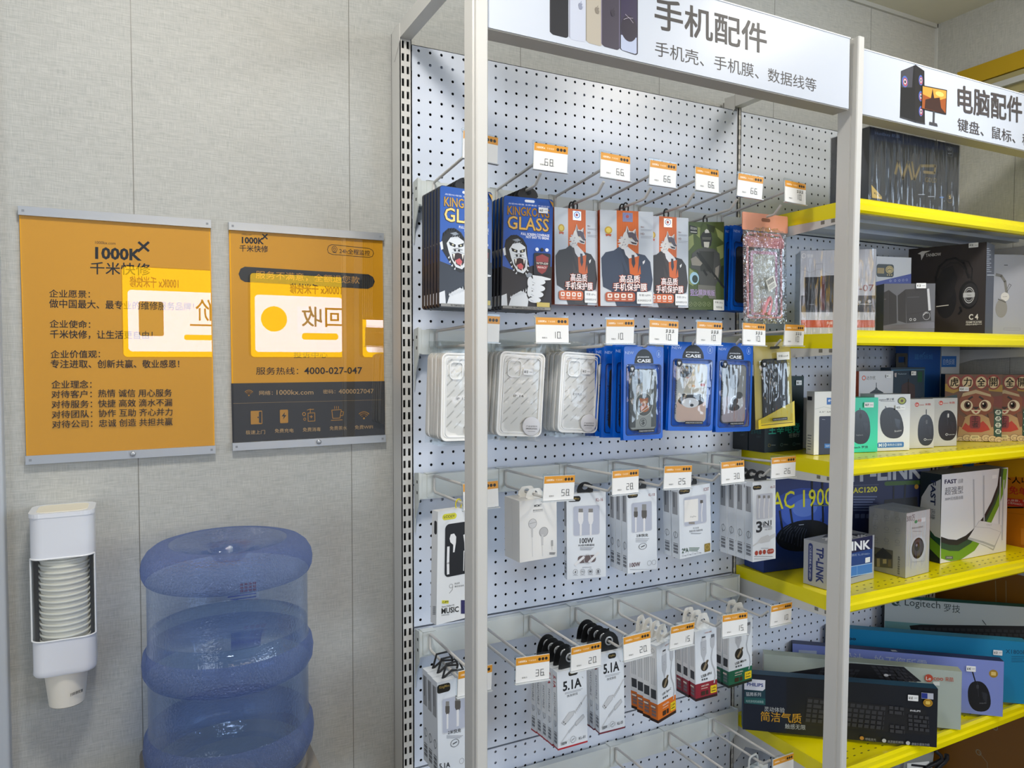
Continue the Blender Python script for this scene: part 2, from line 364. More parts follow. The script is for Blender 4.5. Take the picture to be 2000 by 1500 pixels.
def art2(m, mw, W, H):
    A = Art(m, mw, (430, 420, 3.1235)); G = P('#c98f2a'); GT = P('#d8b27a')
    A.poly([(66, 1027), (1003, 1013), (1005, 1366), (76, 1410)], P('#22262e'))
    logo(A, 118, 112, 292, 225, DARKP)
    o = [A.loc(*p) for p in ((653, 176), (937, 208), (937, 262), (653, 234))]
    A.line([(680, 180), (910, 204), (930, 216), (936, 234), (928, 252), (908, 258), (682, 240), (660, 230), (654, 210), (661, 190)], 3, DARKP, True)
    A.ell(697, 208, 17, 19, DARKP, ring=.14); A.ell(697, 208, 8, 9, DARKP, ring=.3); A.line([(686, 226), (708, 230)], 3, DARKP)
    A.text('24h全程监控', 727, 218, 913, 232, 32, DARKP)
    A.poly([(150, 315), (905, 362), (932, 378), (943, 406), (930, 436), (900, 450), (150, 408), (124, 392), (112, 360), (124, 328)], P('#23282e'))
    A.text('服务不满意，全额退您款', 217, 363, 850, 398, 48, P('#d69f4a'))
    A.rect(470, 560, 640, 720, P('#dba64e'), .04)
    A.text('投诉中心', 447, 853, 655, 853, 38, P('#3f3a36'))
    A.text('服务热线：', 219, 951, 476, 951, 46, INK, .004); A.text('4000-027-047', 512, 950, 866, 948, 42, INK, .012)
    wifi(A, 175, 1100, 30, G); A.text('网络：', 238, 1085, 320, 1084, 27, GT); A.text('1000kx.com', 344, 1082, 568, 1080, 29, GT)
    A.text('密码：', 627, 1077, 702, 1077, 25, GT); A.text('4000027047', 722, 1076, 936, 1074, 28, GT)
    A.line([(80, 1149), (985, 1127)], 2, P('#a58a5c'))
    A.rect(186, 1194, 256, 1276, G, .06); A.poly([(236, 1200), (252, 1198), (252, 1270), (236, 1266)], P('#22262e')); A.ell(231, 1234, 4, 5, P('#22262e'))
    A.rect(364, 1187, 414, 1269, G, .12); A.poly([(394, 1203), (374, 1228), (388, 1228), (382, 1248), (404, 1220), (391, 1220)], P('#22262e'))
    A.ell(511, 1214, 11, 12, G, ring=.35); A.ell(515, 1245, 8, 9, G, ring=.35)
    A.line([(535, 1208), (576, 1206), (577, 1256), (536, 1258)], 4, G, True); A.line([(549, 1206), (549, 1186), (570, 1185)], 4, G); A.line([(530, 1190), (551, 1183)], 4, G)
    A.line([(555, 1222), (555, 1238)], 4, G); A.line([(547, 1230), (563, 1230)], 4, G)
    A.line([(680, 1190), (686, 1240), (730, 1238), (738, 1187)], 4, G, True); A.line([(738, 1198), (752, 1200), (748, 1222), (733, 1224)], 4, G); A.line([(676, 1252), (744, 1249)], 4, G)
    for x in (697, 709, 721): A.line([(x, 1166), (x, 1182)], 3, G)
    wifi(A, 876, 1240, 38, G)
    for s, xl, yl, xr, yr in (('极速上门', 155, 1326, 273, 1323), ('免费充电', 332, 1316, 447, 1313), ('免费消毒', 503, 1309, 612, 1306), ('免费茶水', 667, 1300, 772, 1298), ('免费WIFI', 820, 1295, 930, 1291)):
        A.text(s, xl, yl, xr, yr, 25, GT, .006)
poster('wall_poster', 'larger-text orange company poster in acrylic frame, left of the two on the wall', (37, 405), (410, 432), (52, 907), (420, 882), art1)
poster('wall_poster', 'orange and black service poster in acrylic frame, beside the white rack', (447, 433), (747, 460), (455, 880), (751, 860), art2)

# lit signs across the room, seen mirrored in the acrylic covers
def lit_sign(label, x0, x1, art):
    t = thing('lightbox_sign', label, 'sign', ((x0+x1)/2, -3.0, 1.81), (0, 0, math.pi)); w_ = x1-x0
    m = MB(); m.prism(rrpts(-w_/2, -.25, w_/2, .25, .03), 0, .06, '#6f6f6f'); m.build('case', t)
    m = MB(); A = Art(m)
    YE = P('#f5c400', .4, 0, .5, 5.0); WH = P('#eef0ff', .4, 0, .5, 6.6); DK = P('#7a4a10', .5)
    A.lp(rrpts(-w_/2+.006, -.245, w_/2-.006, .245, .02), YE); A.rect(-w_/2+.03, -.12, w_/2-.03, .215, WH, .06)
    art(A, w_, DK, YE); m.build('lit_face', t, 'glowing yellow and white face'); return t
def sa(A, w_, DK, YE):
    A.text('1000Kx 千米快修', -w_*.05, -.165, w_*.42, -.165, .06, DK, .02)
    A.text('价', -w_*.40, -.02, -w_*.22, -.02, .12, DK, .01); A.rect(w_*.1, -.06, w_*.34, .13, P('#cfb890', .5, 0, .5, .8), .1)
    A.rect(-w_*.42, .12, -w_*.1, .15, YE, .4); A.rect(-w_*.4, .06, -w_*.16, .07, DK)
def sb(A, w_, DK, YE):
    A.text('1000Kx 千米快修', -w_*.44, -.165, w_*.1, -.165, .06, DK, .02)
    A.text('回收', -w_*.46, .0, -w_*.02, .0, .12, DK, .012); A.ell(w_*.26, .02, .075, .075, YE); A.rect(-w_*.4, .1, -w_*.02, .14, YE, .4)
lit_sign('lit yellow and white sign mirrored in the left poster, with the character for price', -.575, -.06, sa)
lit_sign('lit yellow and white sign with a yellow disc, mirrored in the right poster', .085, .66, sb)
lit_sign('lit yellow and white sign cut by the right edge of the right poster reflection', .75, 1.32, lambda A, w_, DK, YE: A.text('上门', -.1, 0, .14, 0, .11, DK, .01))

# ================================================================== display rack, two bays
def peg_mesh(x0, x1, h0, ncol):
    m = MB(); V = []; F = []; R = .0031
    for j in range(12):
        cz = -.01-.025*j; zt = 0 if j == 0 else cz+.0125; zb = -.2988 if j == 11 else cz-.0125
        for i in range(ncol):
            cx = h0+.025*i; xa = x0 if i == 0 else cx-.0125; xb = x1 if i == ncol-1 else cx+.0125
            o = [(xb, cz), (xb, zt), (cx, zt), (xa, zt), (xa, cz), (xa, zb), (cx, zb), (xb, zb)]
            q = [(cx+R*math.cos(math.pi*k/4), cz+R*math.sin(math.pi*k/4)) for k in range(8)]
            k0 = len(V); V += [(a, 0, b_) for a, b_ in o+q]; V += [(a, .0012, b_) for a, b_ in q]
            for k in range(8):
                l = (k+1) % 8
                F.append((k0+k, k0+8+k, k0+8+l, k0+l)); F.append((k0+8+k, k0+16+k, k0+16+l, k0+8+l))
    m.add(V, F, WHITEM)
    m.box(x0, x1, 0, .025, -.0012, 0, WHITEM); m.box(x0, x1, 0, .02, -.2988, -.2976, WHITEM)
    m.box(x0, x1, .006, .007, -.05, -.0115, WHITEM); m.box(x0, x1, .0245, .0255, -.2988, 0, '#0d0d0e')  # backing sheet coloured near black: shade behind the holes painted in
    return m
def panels(t, m):
    o0 = m.build('back_panel', t); o0.location = (0, 0, 2.2)
    for k in range(1, 7):
        o = o0.copy(); COL.objects.link(o); o.location = (0, 0, 2.2-.3*k)
def upright(t, x0, x1):
    m = MB(); w_ = x1-x0; xs = [x0, x0+w_*.16, x0+w_*.36, x0+w_*.58, x0+w_*.8, x1]; y = -.003
    z = 2.235; zs = []
    k = 0
    while 2.2025-.025*k > .1: zs.append((2.2025-.025*k, 2.1875-.025*k)); k += 1
    prev = z
    for a, b_ in zs:
        m.box(x0, x1, y, y+.0018, a, prev, CREAM)
        for i in (0, 2, 4): m.box(xs[i], xs[i+1], y, y+.0018, b_, a, CREAM)
        prev = b_
    m.box(x0, x1, y, y+.0018, 0, prev, CREAM)
    m.box(x0, x0+.0018, y, .055, 0, z, CREAM); m.box(x1-.0018, x1, y, .055, 0, z, CREAM); m.box(x0, x1, .05, .052, 0, z, GALV)
    m.box(x0+.002, x1-.002, .012, .014, 0, z-.01, '#101010')  # near-black strip added inside the tube, painting the dark seen through the slots
    m.build('upright', t)
def post(t, x0, x1, top, dx, lab=None):
    a = [(x0, -.328), (x0, -.359), (x0+.0032, -.3605), (x0+.0032, -.365), (x0, -.3665), (x0, -.3735), (x0+.002, -.3755), (x1-.002, -.3755), (x1, -.3735), (x1, -.328)]
    m = MB(); n = len(a)
    vs = [(x-dx, y, 0) for x, y in a]+[(x, y, top) for x, y in a]
    m.add(vs, [(i, (i+1) % n, n+(i+1) % n, n+i) for i in range(n)]+[tuple(range(n)), tuple(range(n, 2*n))], CREAM)
    m.build('front_post', t, lab)
def arm(t, x0, x1):
    m = MB(); m.box(x0, x1, -.0035, -.3279, 2.207, 2.238, CREAM)
    m.prism([(-.006, 2.2), (-.006, 2.235), (.03, 2.238), (.03, 2.17)], x0-.0018, x0-.0003, CREAM, 'x')
    m.lathe([(0, 0), (.004, 0), (.004, .002), (0, .002)], GALV, 10, (x0+.012, -.02, 2.238)); m.build('top_arm', t)
t1 = thing('pegboard_rack', 'white perforated wall rack with hook rails and a cream front post, left bay', 'display rack', (0, 0, 0))
panels(t1, peg_mesh(-.0145, .8655, 0, 35)); upright(t1, -.041, -.0165)
post(t1, -.041, -.0205, 2.36, .0015); arm(t1, -.041, -.0165)
ROW = {1: 1.918, 2: 1.618, 3: 1.322, 4: .995, 5: .642}
for k, z in ROW.items():
    m = MB(); m.box(-.012, .862, -.0298, -.012, z-.047, z+.003, RAILM)
    for x, sx in ((-.013, 1), (.863, -1)):
        m.prism([(-.0036, z+.004), (-.031, z+.008), (-.031, z-.048), (-.022, z-.066), (-.008, z-.09), (-.0036, z-.12), (-.0036, z+.004)], x-.0011, x+.0011, RAILM, 'x')
        m.box(min(x, x+sx*.0055), max(x, x+sx*.0055), -.0316, -.030, z-.045, z+.006, RAILM)
    for zz in (z-.012, z-.034): m.box(-.0143, -.0138, -.024, -.018, zz-.003, zz+.003, GALV)
    m.build('hook_rail', t1)
t2 = thing('shelving_rack', 'yellow-shelved perforated rack with a cream front post, right bay', 'display rack', (.8915, 0, 0))
def T2(o): o.location = Vector(o.location)-Vector((.8915, 0, 0))
n0 = len(t2.children)
panels(t2, peg_mesh(.8772, 1.672, .8915, 32)); upright(t2, .8665, .8768); upright(t2, 1.676, 1.72)
post(t2, .8415, .8610, 2.243, .0225); arm(t2, .8520, .8768)
DECK = [1.912, 1.62, 1.329, 1.021, .627]
for k, z in enumerate(DECK):
    m = MB(); x0, x1 = .8775, 1.735
    prof = [(-.01, z), (-.318, z), (-.322, z+.005), (-.331, z+.007), (-.338, z+.003), (-.3385, z-.006), (-.343, z-.010), (-.343, z-.022), (-.338, z-.027), (-.325, z-.027), (-.325, z-.004), (-.01, z-.004)]
    m.prism(prof, x0, x1, YEL, 'x')
    e = [(-.005, z), (-.318, z), (-.324, z+.003), (-.328, z-.008), (-.326, z-.026), (-.318, z-.033), (-.30, z-.034), (-.005, z-.030)]
    m.prism(e, x0-.0016, x0+.0004, YEL, 'x')
    for i in range(34):
        for yy in (-.275, -.296):
            xx = x0+.02+.025*i
            m.box(xx-.0035, xx+.0035, yy-.0012, yy+.0012, z, z+.0002, '#3a3404')
    m.box(x0+.002, x1-.002, -.3245, -.012, z-.0062, z-.0042, WHITEM)
    for yy in (-.10, -.2, -.27): m.box(x0+.002, x1-.002, yy-.018, yy+.018, z-.016, z-.006, WHITEM)
    o = m.build('shelf', t2)
    for xb in (x0, x1-.002):
        m = MB(); m.prism([(.01, z-.03), (-.02, z-.03), (-.31, z-.03), (-.318, z-.038), (-.31, z-.047), (-.1, z-.06), (-.045, z-.075), (-.02, z-.115), (-.004, z-.14), (.01, z-.14)], xb-.001, xb+.001, CREAM, 'x')
        for yy in (-.29, -.262): m.box(xb-.0014, xb-.001, yy-.005, yy+.005, z-.043, z-.035, '#77756c')
        m.build('shelf_bracket', o)
for c in t2.children: T2(c)

# header signs
SGD = P('#3b3634', .5); SGT = P('#4a4443', .5)
def header(label, x0, x1, z0, z1, art):
    t = thing('header_sign', label, 'sign', ((x0+x1)/2, -.368, (z0+z1)/2)); W, H = x1-x0, z1-z0
    bpy.context.view_layer.update()
    m = MB(); m.box(-W/2, W/2, .0015, .0394, -H/2, H/2, paint('sign_case_grey', '#b5b1a9', .45)); m.box(-W/2, W/2, -.002, .0016, H/2-.002, H/2, '#f2f4f6'); m.build('sign_case', t)
    m = MB(); m.box(-W/2+.001, W/2-.001, -.0005, .0012, -H/2+.002, H/2-.002, SIGNW)
    art(m, t.matrix_world.copy(), (W/2-.002, H/2-.003)); m.build('printed_face', t); return t
def h1(m, mw, lim):
    A = Art(m, mw, (880, 0, 5.0), (0, -.0005, 0), lim=lim); A2 = Art(m, mw, (1200, 0, 3.75), (0, -.0005, 0), e0=.0001, lim=lim)
    blk = P('#2a2a2e', .4); lil = P('#56506a', .4)
    # five handsets standing edge to edge
    def phone(x0, yb0, x1, yb1, col, edge, scr=None, r=26):
        pts = [(x0, -470+(yb0-290)), (x1, -470+(yb1-290)), (x1, yb1-r*.6), (x1-r*.5, yb1-4), (x1-r, yb1-2), (x0+r, yb0+5), (x0+r*.35, yb0-8), (x0, yb0-r)]
        A.poly([(p[0]-8, p[1]) if p[0] == x0 else p for p in pts], edge); A.poly(pts, col)
        if scr: A.poly([(x0+9, -460), (x1-7, -440), (x1-7, yb1-16), (x1-24, yb1-9), (x0+28, yb0-8), (x0+9, yb0-30)], scr)
    phone(975, 335, 1150, 372, blk, P('#55555c')); phone(1165, 385, 1318, 412, P('#c5cbdb', .35), P('#8c8ea0')); phone(1328, 418, 1480, 452, P('#b5ad9f', .35), P('#8d877b'))
    phone(1478, 452, 1648, 490, P('#453f4c', .35), P('#6b6480')); phone(1652, 490, 1828, 540, blk, P('#6b6480'), P('#3d3650', .3))
    A.poly([(1662, 340), (1816, 370), (1816, 520), (1800, 528), (1675, 490), (1662, 470)], P('#b9c3dc', .3)); A.ell(1742, 280, 78, 128, P('#352f3c', .3))
    A.line([(1690, 190), (1742, 172), (1782, 225)], 3, P('#cfc8d8')); A.line([(1705, 140), (1745, 178), (1780, 180)], 3, P('#cfc8d8'))
    for cx, cy, col in ((1268, 62, P('#8d93a8')), (1430, 104, P('#857d72')), (1585, 130, P('#37313d'))):
        A.ell(cx-7, cy-8, 15, 24, col); A.ell(cx+8, cy-6, 13, 23, col); A.ell(cx-3, cy+8, 16, 24, col); A.ell(cx+7, cy+12, 10, 20, col); A.poly([(cx-2, cy-34), (cx+8, cy-52), (cx+8, cy-40), (cx, cy-30)], col)
        A.ell(cx+21, cy-4, 8, 12, P('#c5cbdb') if col.name.endswith('8d93a8') else P('#b5ad9f') if col.name.endswith('857d72') else P('#453f4c'))
    A2.text('手机配件', 297, 90, 1113, 290, 222, SGD, .022)
    A2.text('手机壳、手机膜、数据线等', 297, 353, 1478, 628, 104, SGD)
def h2(m, mw, lim):
    A = Art(m, mw, (1600, 0, 3.75), (0, -.0005, 0), lim=lim); bk = P('#1f1f22', .35)
    A.poly([(598, 520), (706, 472), (770, 520), (774, 905), (700, 890), (590, 855)], bk); A.poly([(700, 478), (770, 524), (774, 905), (702, 888)], P('#2b2a2d', .3))
    A.poly([(600, 522), (690, 482), (680, 640), (602, 640)], P('#4a4a52', .3))
    for cx, cy, rx, ry in ((627, 598, 22, 42), (743, 588, 15, 38), (742, 705, 15, 38), (743, 815, 15, 38)):
        A.ell(cx, cy, rx, ry, P('#4a6ab8')); A.ell(cx+2, cy+3, rx*.75, ry*.75, P('#b0545e')); A.ell(cx+1, cy+1, rx*.45, ry*.45, P('#dfe2ee')); A.ell(cx+1, cy+1, rx*.28, ry*.28, bk)
    A.line([(592, 858), (700, 892), (772, 908)], 8, P('#3a3a3e'))
    A.poly([(750, 624), (934, 660), (928, 842), (745, 800)], bk); A.poly([(756, 632), (928, 666), (923, 832), (752, 793)], P('#a2531e'))
    A.poly([(756, 632), (928, 666), (927, 720), (860, 740), (756, 690)], P('#e0a040')); A.poly([(770, 795), (775, 730), (815, 720), (828, 650), (840, 720), (880, 715), (890, 790), (923, 832)], P('#3c2018')); A.ell(880, 690, 30, 18, P('#efd070'))
    A.line([(838, 820), (836, 900)], 16, P('#454549')); A.poly([(805, 892), (860, 905), (866, 928), (804, 914)], P('#454549'))
    A.text('电脑配件', 1014, 722, 1482, 810, 190, SGT, .022)
    A.text('键盘、鼠标、移动硬盘等', 1012, 910, 1830, 1098, 90, SGT)
header('white header sign for phone accessories with five pictured phones, over the pegboard', -.0195, .824, 2.088, 2.2375, h1)
header('white header sign for computer accessories with tower and monitor, over the yellow shelves', .8625, 1.735, 2.084, 2.223, h2)

# ================================================================== hooks and price tags
HX = {1: [.019, .161, .304, .420, .533, .655, .788], 2: [.024, .164, .318, .425, .545, .670, .793], 3: [.018, .182, .333, .465, .613, .765],
      4: [.008, .125, .243, .363, .481, .625, .765], 5: [.475, .635, .777]}
RISE = {1: .024, 2: .008, 3: .008, 4: .002, 5: .002}
RN = {1: 'top', 2: 'second', 3: 'third', 4: 'fourth', 5: 'lowest'}
NTH = ['first', 'second', 'third', 'fourth', 'fifth', 'sixth', 'last']
def nth(i, n): return 'last' if i == n-1 else NTH[i]
for r, xs in HX.items():
    h0 = None
    for i, x in enumerate(xs):
        lab = 'cream double-wire peg hook, %s from the left on the %s rail' % (nth(i, len(xs)) if r < 5 else ['leftmost visible', 'middle', 'rightmost'][i], RN[r])
        if h0 is None:
            h0 = thing('peg_hook', lab, 'hook', (x, -.030, ROW[r]), group='wire hooks on the rails')
            m = MB(); m.box(-.014, .014, -.0016, 0, -.043, .0048, RAILM); m.box(-.014, .014, -.0016, .019, .0034, .0048, RAILM); m.box(-.014, .014, .0185, .0195, -.03, .0048, RAILM); m.build('hook_plate', h0)
            d = RISE[r]
            m = MB(); m.tube([(0, -.004, -.004), (0, -.0055, -.0005), (0, -.009, .001), (0, -.12, d*.5), (0, -.226, d)], .0029, ROD); m.tube([(-.022, -.2265, d+.001), (.022, -.2265, d+.001)], .0022, ROD); m.build('upper_rod', h0)
            dl = d*.35
            m = MB(); m.tube([(0, -.004, -.004), (0, -.004, -.026), (0, -.007, -.031), (0, -.012, -.033), (0, -.165, -.033+dl), (0, -.172, -.032+dl), (0, -.192, -.0145+dl)], .0029, ROD); m.build('lower_rod', h0)
        else: dup(h0, (x, -.030, ROW[r]), (0, 0, 0), lab)
SEG = {'0': 'abcdef', '1': 'bc', '2': 'abged', '3': 'abgcd', '5': 'afgcd', '6': 'afgedc', '8': 'abcdefg'}
def digits(A, s, xr, yt, h, mat):
    w_ = h*.5; th = h*.085; x = xr-len(s)*w_*1.75+w_*.75
    for ch in s:
        p = {'a': [(x, yt), (x+w_, yt)], 'b': [(x+w_, yt), (x+w_, yt+h/2)], 'c': [(x+w_, yt+h/2), (x+w_, yt+h)], 'd': [(x, yt+h), (x+w_, yt+h)], 'e': [(x, yt+h/2), (x, yt+h)], 'f': [(x, yt), (x, yt+h/2)], 'g': [(x, yt+h/2), (x+w_, yt+h/2)]}
        for c in SEG[ch]: A.line(p[c], th, mat)
        x += w_*1.75
    A.ell(x-w_*.45, yt+h, th*.7, th*.7, mat, 8)
TW, TH = .068, .046
TAGS = {1: [('', 0), ('68', .004), ('66', .018), ('66', .018), ('66', .018), ('66', .018), ('10', .018, 1)], 2: [('', 0), ('10', .016), ('10', .006), ('10', .016, 1), ('10', .016, 1), ('10', .016, 1), ('10', .016, 1)],
        3: [('', 0), ('58', .022), ('28', .018), ('25', .018), ('30', .018), ('26', .018)], 4: [('', 0), ('36', .022), ('20', .022), ('20', .022), ('15', .022), ('15', .022), ('10', .022)], 5: [None, None, ('', 0)]}
for r, L in TAGS.items():
    for i, tt in enumerate(L):
        if tt is None: continue
        num = ('reading '+tt[0]) if tt[0] else 'half hidden'
        lab = 'orange and white price tag %s, %s from the left on the %s hook row' % (num, nth(i, len(L)), RN[r])
        t = thing('price_tag', lab, 'price tag', (HX[r][i], -.262, ROW[r]+RISE[r]+.013), (math.radians((3, -1, 2, -2)[(i+r) % 4]), math.radians(((0, 2.2, 1.5, -1, 1.2)[(i*3+r) % 5])), math.radians((0, -5, 3, -3, 6, 2)[(i*5+r*2) % 6])), 'electronic price tags on the hook ends')
        m = MB(); m.box(-TW/2, TW/2, 0, .0025, -TH, 0, '#f1f1ef')
        A = Art(m); A.rect(-TW/2, 0, TW/2, .0135, P('#e09a2c', .4))
        A.text('1000Kx', -.029, .0074, -.012, .0070, .0040, P('#fdf3e0'), .02); A.text('千米快修', -.009, .0074, .006, .0074, .0036, P('#fbe6c0'))
        for q in range(3): A.ell(.0135+q*.0068, .0070, .0029, .0029, P('#2a2218'), 12)
        if tt[0]:
            digits(A, tt[0], tt[1], .0265, .0115, P('#3a3a3a')); A.text('零售价', -.022, .0375, -.011, .0375, .003, P('#555555'))
            if len(tt) > 2:
                for q in range(3):
                    x = .004+q*.0075
                    A.line([(x, .018), (x+.005, .0175)], .0007, INK); A.line([(x+.0025, .0165), (x+.002, .023)], .0007, INK); A.line([(x, .0225), (x+.0055, .0215)], .0007, INK); A.line([(x+.004, .019), (x+.001, .0235)], .0007, INK)
        m.build('card', t)
        m = MB(); m.box(-TW/2-.002, TW/2+.0015, -.004, .0035, -TH-.0025, -TH-.001, P('#cfd4d8', .15)); m.box(-TW/2-.002, TW/2+.0015, .0027, .0034, -TH-.001, .004, CLEAR)
        m.tube([(-TW/2-.001, -.001, -.004), (-TW/2-.004, -.001, -.002), (-TW/2-.0045, 0, .002), (-TW/2-.002, .001, .0045), (-.01, .002, .0045)], .0006, CLEAR, 6); m.build('clear_holder', t)
# ================================================================== water dispenser, bottle, cup holder
BOT = film('blue_bottle_plastic', '#dbe6f8', .05, .42, .06, .15, 200, frost=.03, frostcol='#9fb8ea')
BOTT = film('blue_embossed_plastic', '#b3c6ef', .08, .5, .17, 1.0, 300, color='#dfe6fa', frost=.13, frostcol='#8ba4dd')
WAT = film('water_tint', '#ecf3f8', .0, .8, .02, ior=1.33, frost=.07, frostcol='#9cc0ea')
bx, by = -.390, -.142
t = thing('water_bottle', 'large blue water bottle upside down on the dispenser, half full', 'water bottle', (bx, by, .845))
m = MB()
def zz(L): return [(r, z-.845) for r, z in L]
m.lathe(zz([(.0, 1.228), (.024, 1.228), (.029, 1.236), (.034, 1.2445), (.055, 1.249), (.080, 1.2545), (.0875, 1.2585), (.0925, 1.2595)]), BOT, 64)
m.lathe(zz([(.0925, 1.2595), (.104, 1.2595), (.116, 1.256), (.126, 1.248), (.1325, 1.237), (.1345, 1.226), (.1335, 1.214), (.130, 1.206), (.1272, 1.2035)]), BOTT, 64)
m.lathe(zz([(.1272, 1.2035), (.1258, 1.196), (.1258, 1.100), (.1275, 1.094)]), BOT, 64)
m.lathe(zz([(.1275, 1.094), (.1325, 1.086), (.1348, 1.072), (.1335, 1.056), (.1285, 1.047)]), BOTT, 64)
m.lathe(zz([(.1285, 1.047), (.1260, 1.040), (.1260, .966), (.1275, .958)]), BOT, 64)
m.lathe(zz([(.1275, .958), (.133, .948), (.1348, .930), (.1325, .912), (.124, .893)]), BOTT, 64)
m.lathe(zz([(.124, .893), (.105, .873), (.075, .859), (.033, .85), (.028, .845)]), BOT, 64)
m.build('bottle_shell', t)
m = MB(); m.lathe(zz([(0, 1.1165), (.1235, 1.1165), (.1250, 1.1185), (.1250, 1.098), (.1295, 1.085), (.1318, 1.071), (.1305, 1.057), (.1252, 1.045), (.1235, 1.038), (.1235, .968), (.130, .947), (.1315, .930), (.129, .913), (.121, .896), (.1, .876), (.0, .86)]), WAT, 64)
m.build('water', t, 'clear water filling the lower half')
m = MB(); A = Art(m, None, None, (.04, .1262, 1.128-.845), (-1, 0, 0), (0, 0, 1)); RD = P('#b04a48')
for i in range(4):
    for j in range(3): A.rect(-.02+i*.0075, -.018+j*.006, -.014+i*.0075, -.0135+j*.006, RD)
A.lines(-.02, .004, .03, .010, 2, .002, P('#3d54a0')); m.build('printed_mark', t, 'red and blue printed marks on the far side')

t = thing('water_dispenser', 'grey-brown water dispenser top under the blue bottle', 'water dispenser', (-.39, -.13, 0))
GD = paint('dispenser_grey', '#8b847a', .28, .02, .0)
m = MB(); P4 = rrpts(-.139, -.185, .139, .172, .045)
m.prism(P4, 0, .858, GD, 'z'); m.prism([(x*.97, y*.97) for x, y in P4], .858, .866, GD, 'z'); m.build('cabinet', t)
m = MB(); m.lathe([(.118, .866), (.124, .870), (.118, .874), (.105, .872), (.07, .868), (.04, .852), (0, .85)], GD, 48, (0, -.012, 0)); m.build('bottle_seat', t)

cx, cy = -.638, .014
t = thing('cup_dispenser', 'white plastic paper-cup dispenser on the wall above left of the bottle', 'cup dispenser', (cx, cy, 1.035))
CUPW = paint('glossy_white_plastic', '#e6e9f0', .22, .01, 0)
m = MB()
def sect(sx, sy, k=6): return [(x*sx, y*sy) for x, y in rrpts(-.0465, -.044, .0465, .044, .02, k)]
ring = sect(1, 1); n = len(ring); zs = [0, .004, .010, .055, .060, .198, .204, .262, .268]; sc = [.96, 1.0, .985, .99, .99, 1, 1, 1.0, 1.02]
V = [(x*s, y*s, z) for z, s in zip(zs, sc) for x, y in ring]; F = []
win = [i for i, (x, y) in enumerate(ring) if y < -.024 or (y < .0 and abs(x) < .03)]
for k in range(len(zs)-1):
    for i in range(n):
        j = (i+1) % n
        if 4 <= k <= 4 and i in win and j in win: continue
        F.append((k*n+i, k*n+j, (k+1)*n+j, (k+1)*n+i))
m.add(V, F, CUPW, True); m.build('shell', t)
m = MB(); m.prism(sect(1.03, 1.03), .266, .273, CUPW, 'z'); m.prism(sect(.80, .78), .273, .2735, P('#efe9d6', .5), 'z'); m.build('lid', t)
m = MB()
pts = [ring[i] for i in win]
for z in (.0605, .1975): m.tube([(x*1.004, y*1.004, z) for x, y in pts], .0014, P('#f4f6f8', .15), 6)
for e in (0, -1): m.tube([(pts[e][0]*1.004, pts[e][1]*1.004, .0605), (pts[e][0]*1.004, pts[e][1]*1.004, .1975)], .0014, P('#f4f6f8', .15), 6)
V = [(x*.99, y*.99, z) for z in (.06, .198) for x, y in pts]; k = len(pts)
m.add(V, [(i, i+1, k+i+1, k+i) for i in range(k-1)], CLEAR, True); m.build('window', t, 'clear window with a raised rim')
CUP = paint('paper_cup_cream', '#f4efe2', .5, .01, 0)
c0 = None
for i in range(19):
    z = .9735+.0098*i
    lab = 'lowest cream paper cup, sticking out under the white dispenser' if i == 0 else ('topmost cream paper cup in the white dispenser window' if i == 18 else 'cream paper cup, number %d from the bottom of the stack in the dispenser' % (i+1))
    if i < 2:
        c = thing('paper_cup', lab, 'paper cup', (cx, cy-.004, z), group='stacked paper cups')
        m = MB(); m.lathe([(0, .004), (.0262, .004), (.0266, 0), (.0268, .0012), (.0354, .0815), (.0356, .083), (.0375, .084), (.0378, .0865), (.0362, .088), (.0356, .0865), (.0352, .08), (.0263, .0062), (0, .0064)], CUP, 40)
        m.build('cup_body', c)
        if i == 0:
            bpy.context.view_layer.update()
            m = MB(); a = math.radians(-62); tx = Vector((math.cos(a), math.sin(a), 0))
            A = Art(m, c.matrix_world.copy(), (0, 960, 2.778), tx*.0322+Vector((0, 0, .04)), (-tx.y, tx.x, 0), (.08*tx.x, .08*tx.y, 1), e0=.0012)
            A.text('扫码领优惠', 379, 1103, 448, 1076, 17, INK, .01); m.build('printed_text', c)
        else: c0 = c
    else: dup(c0, (cx, cy-.004, z), (0, 0, 0), lab)

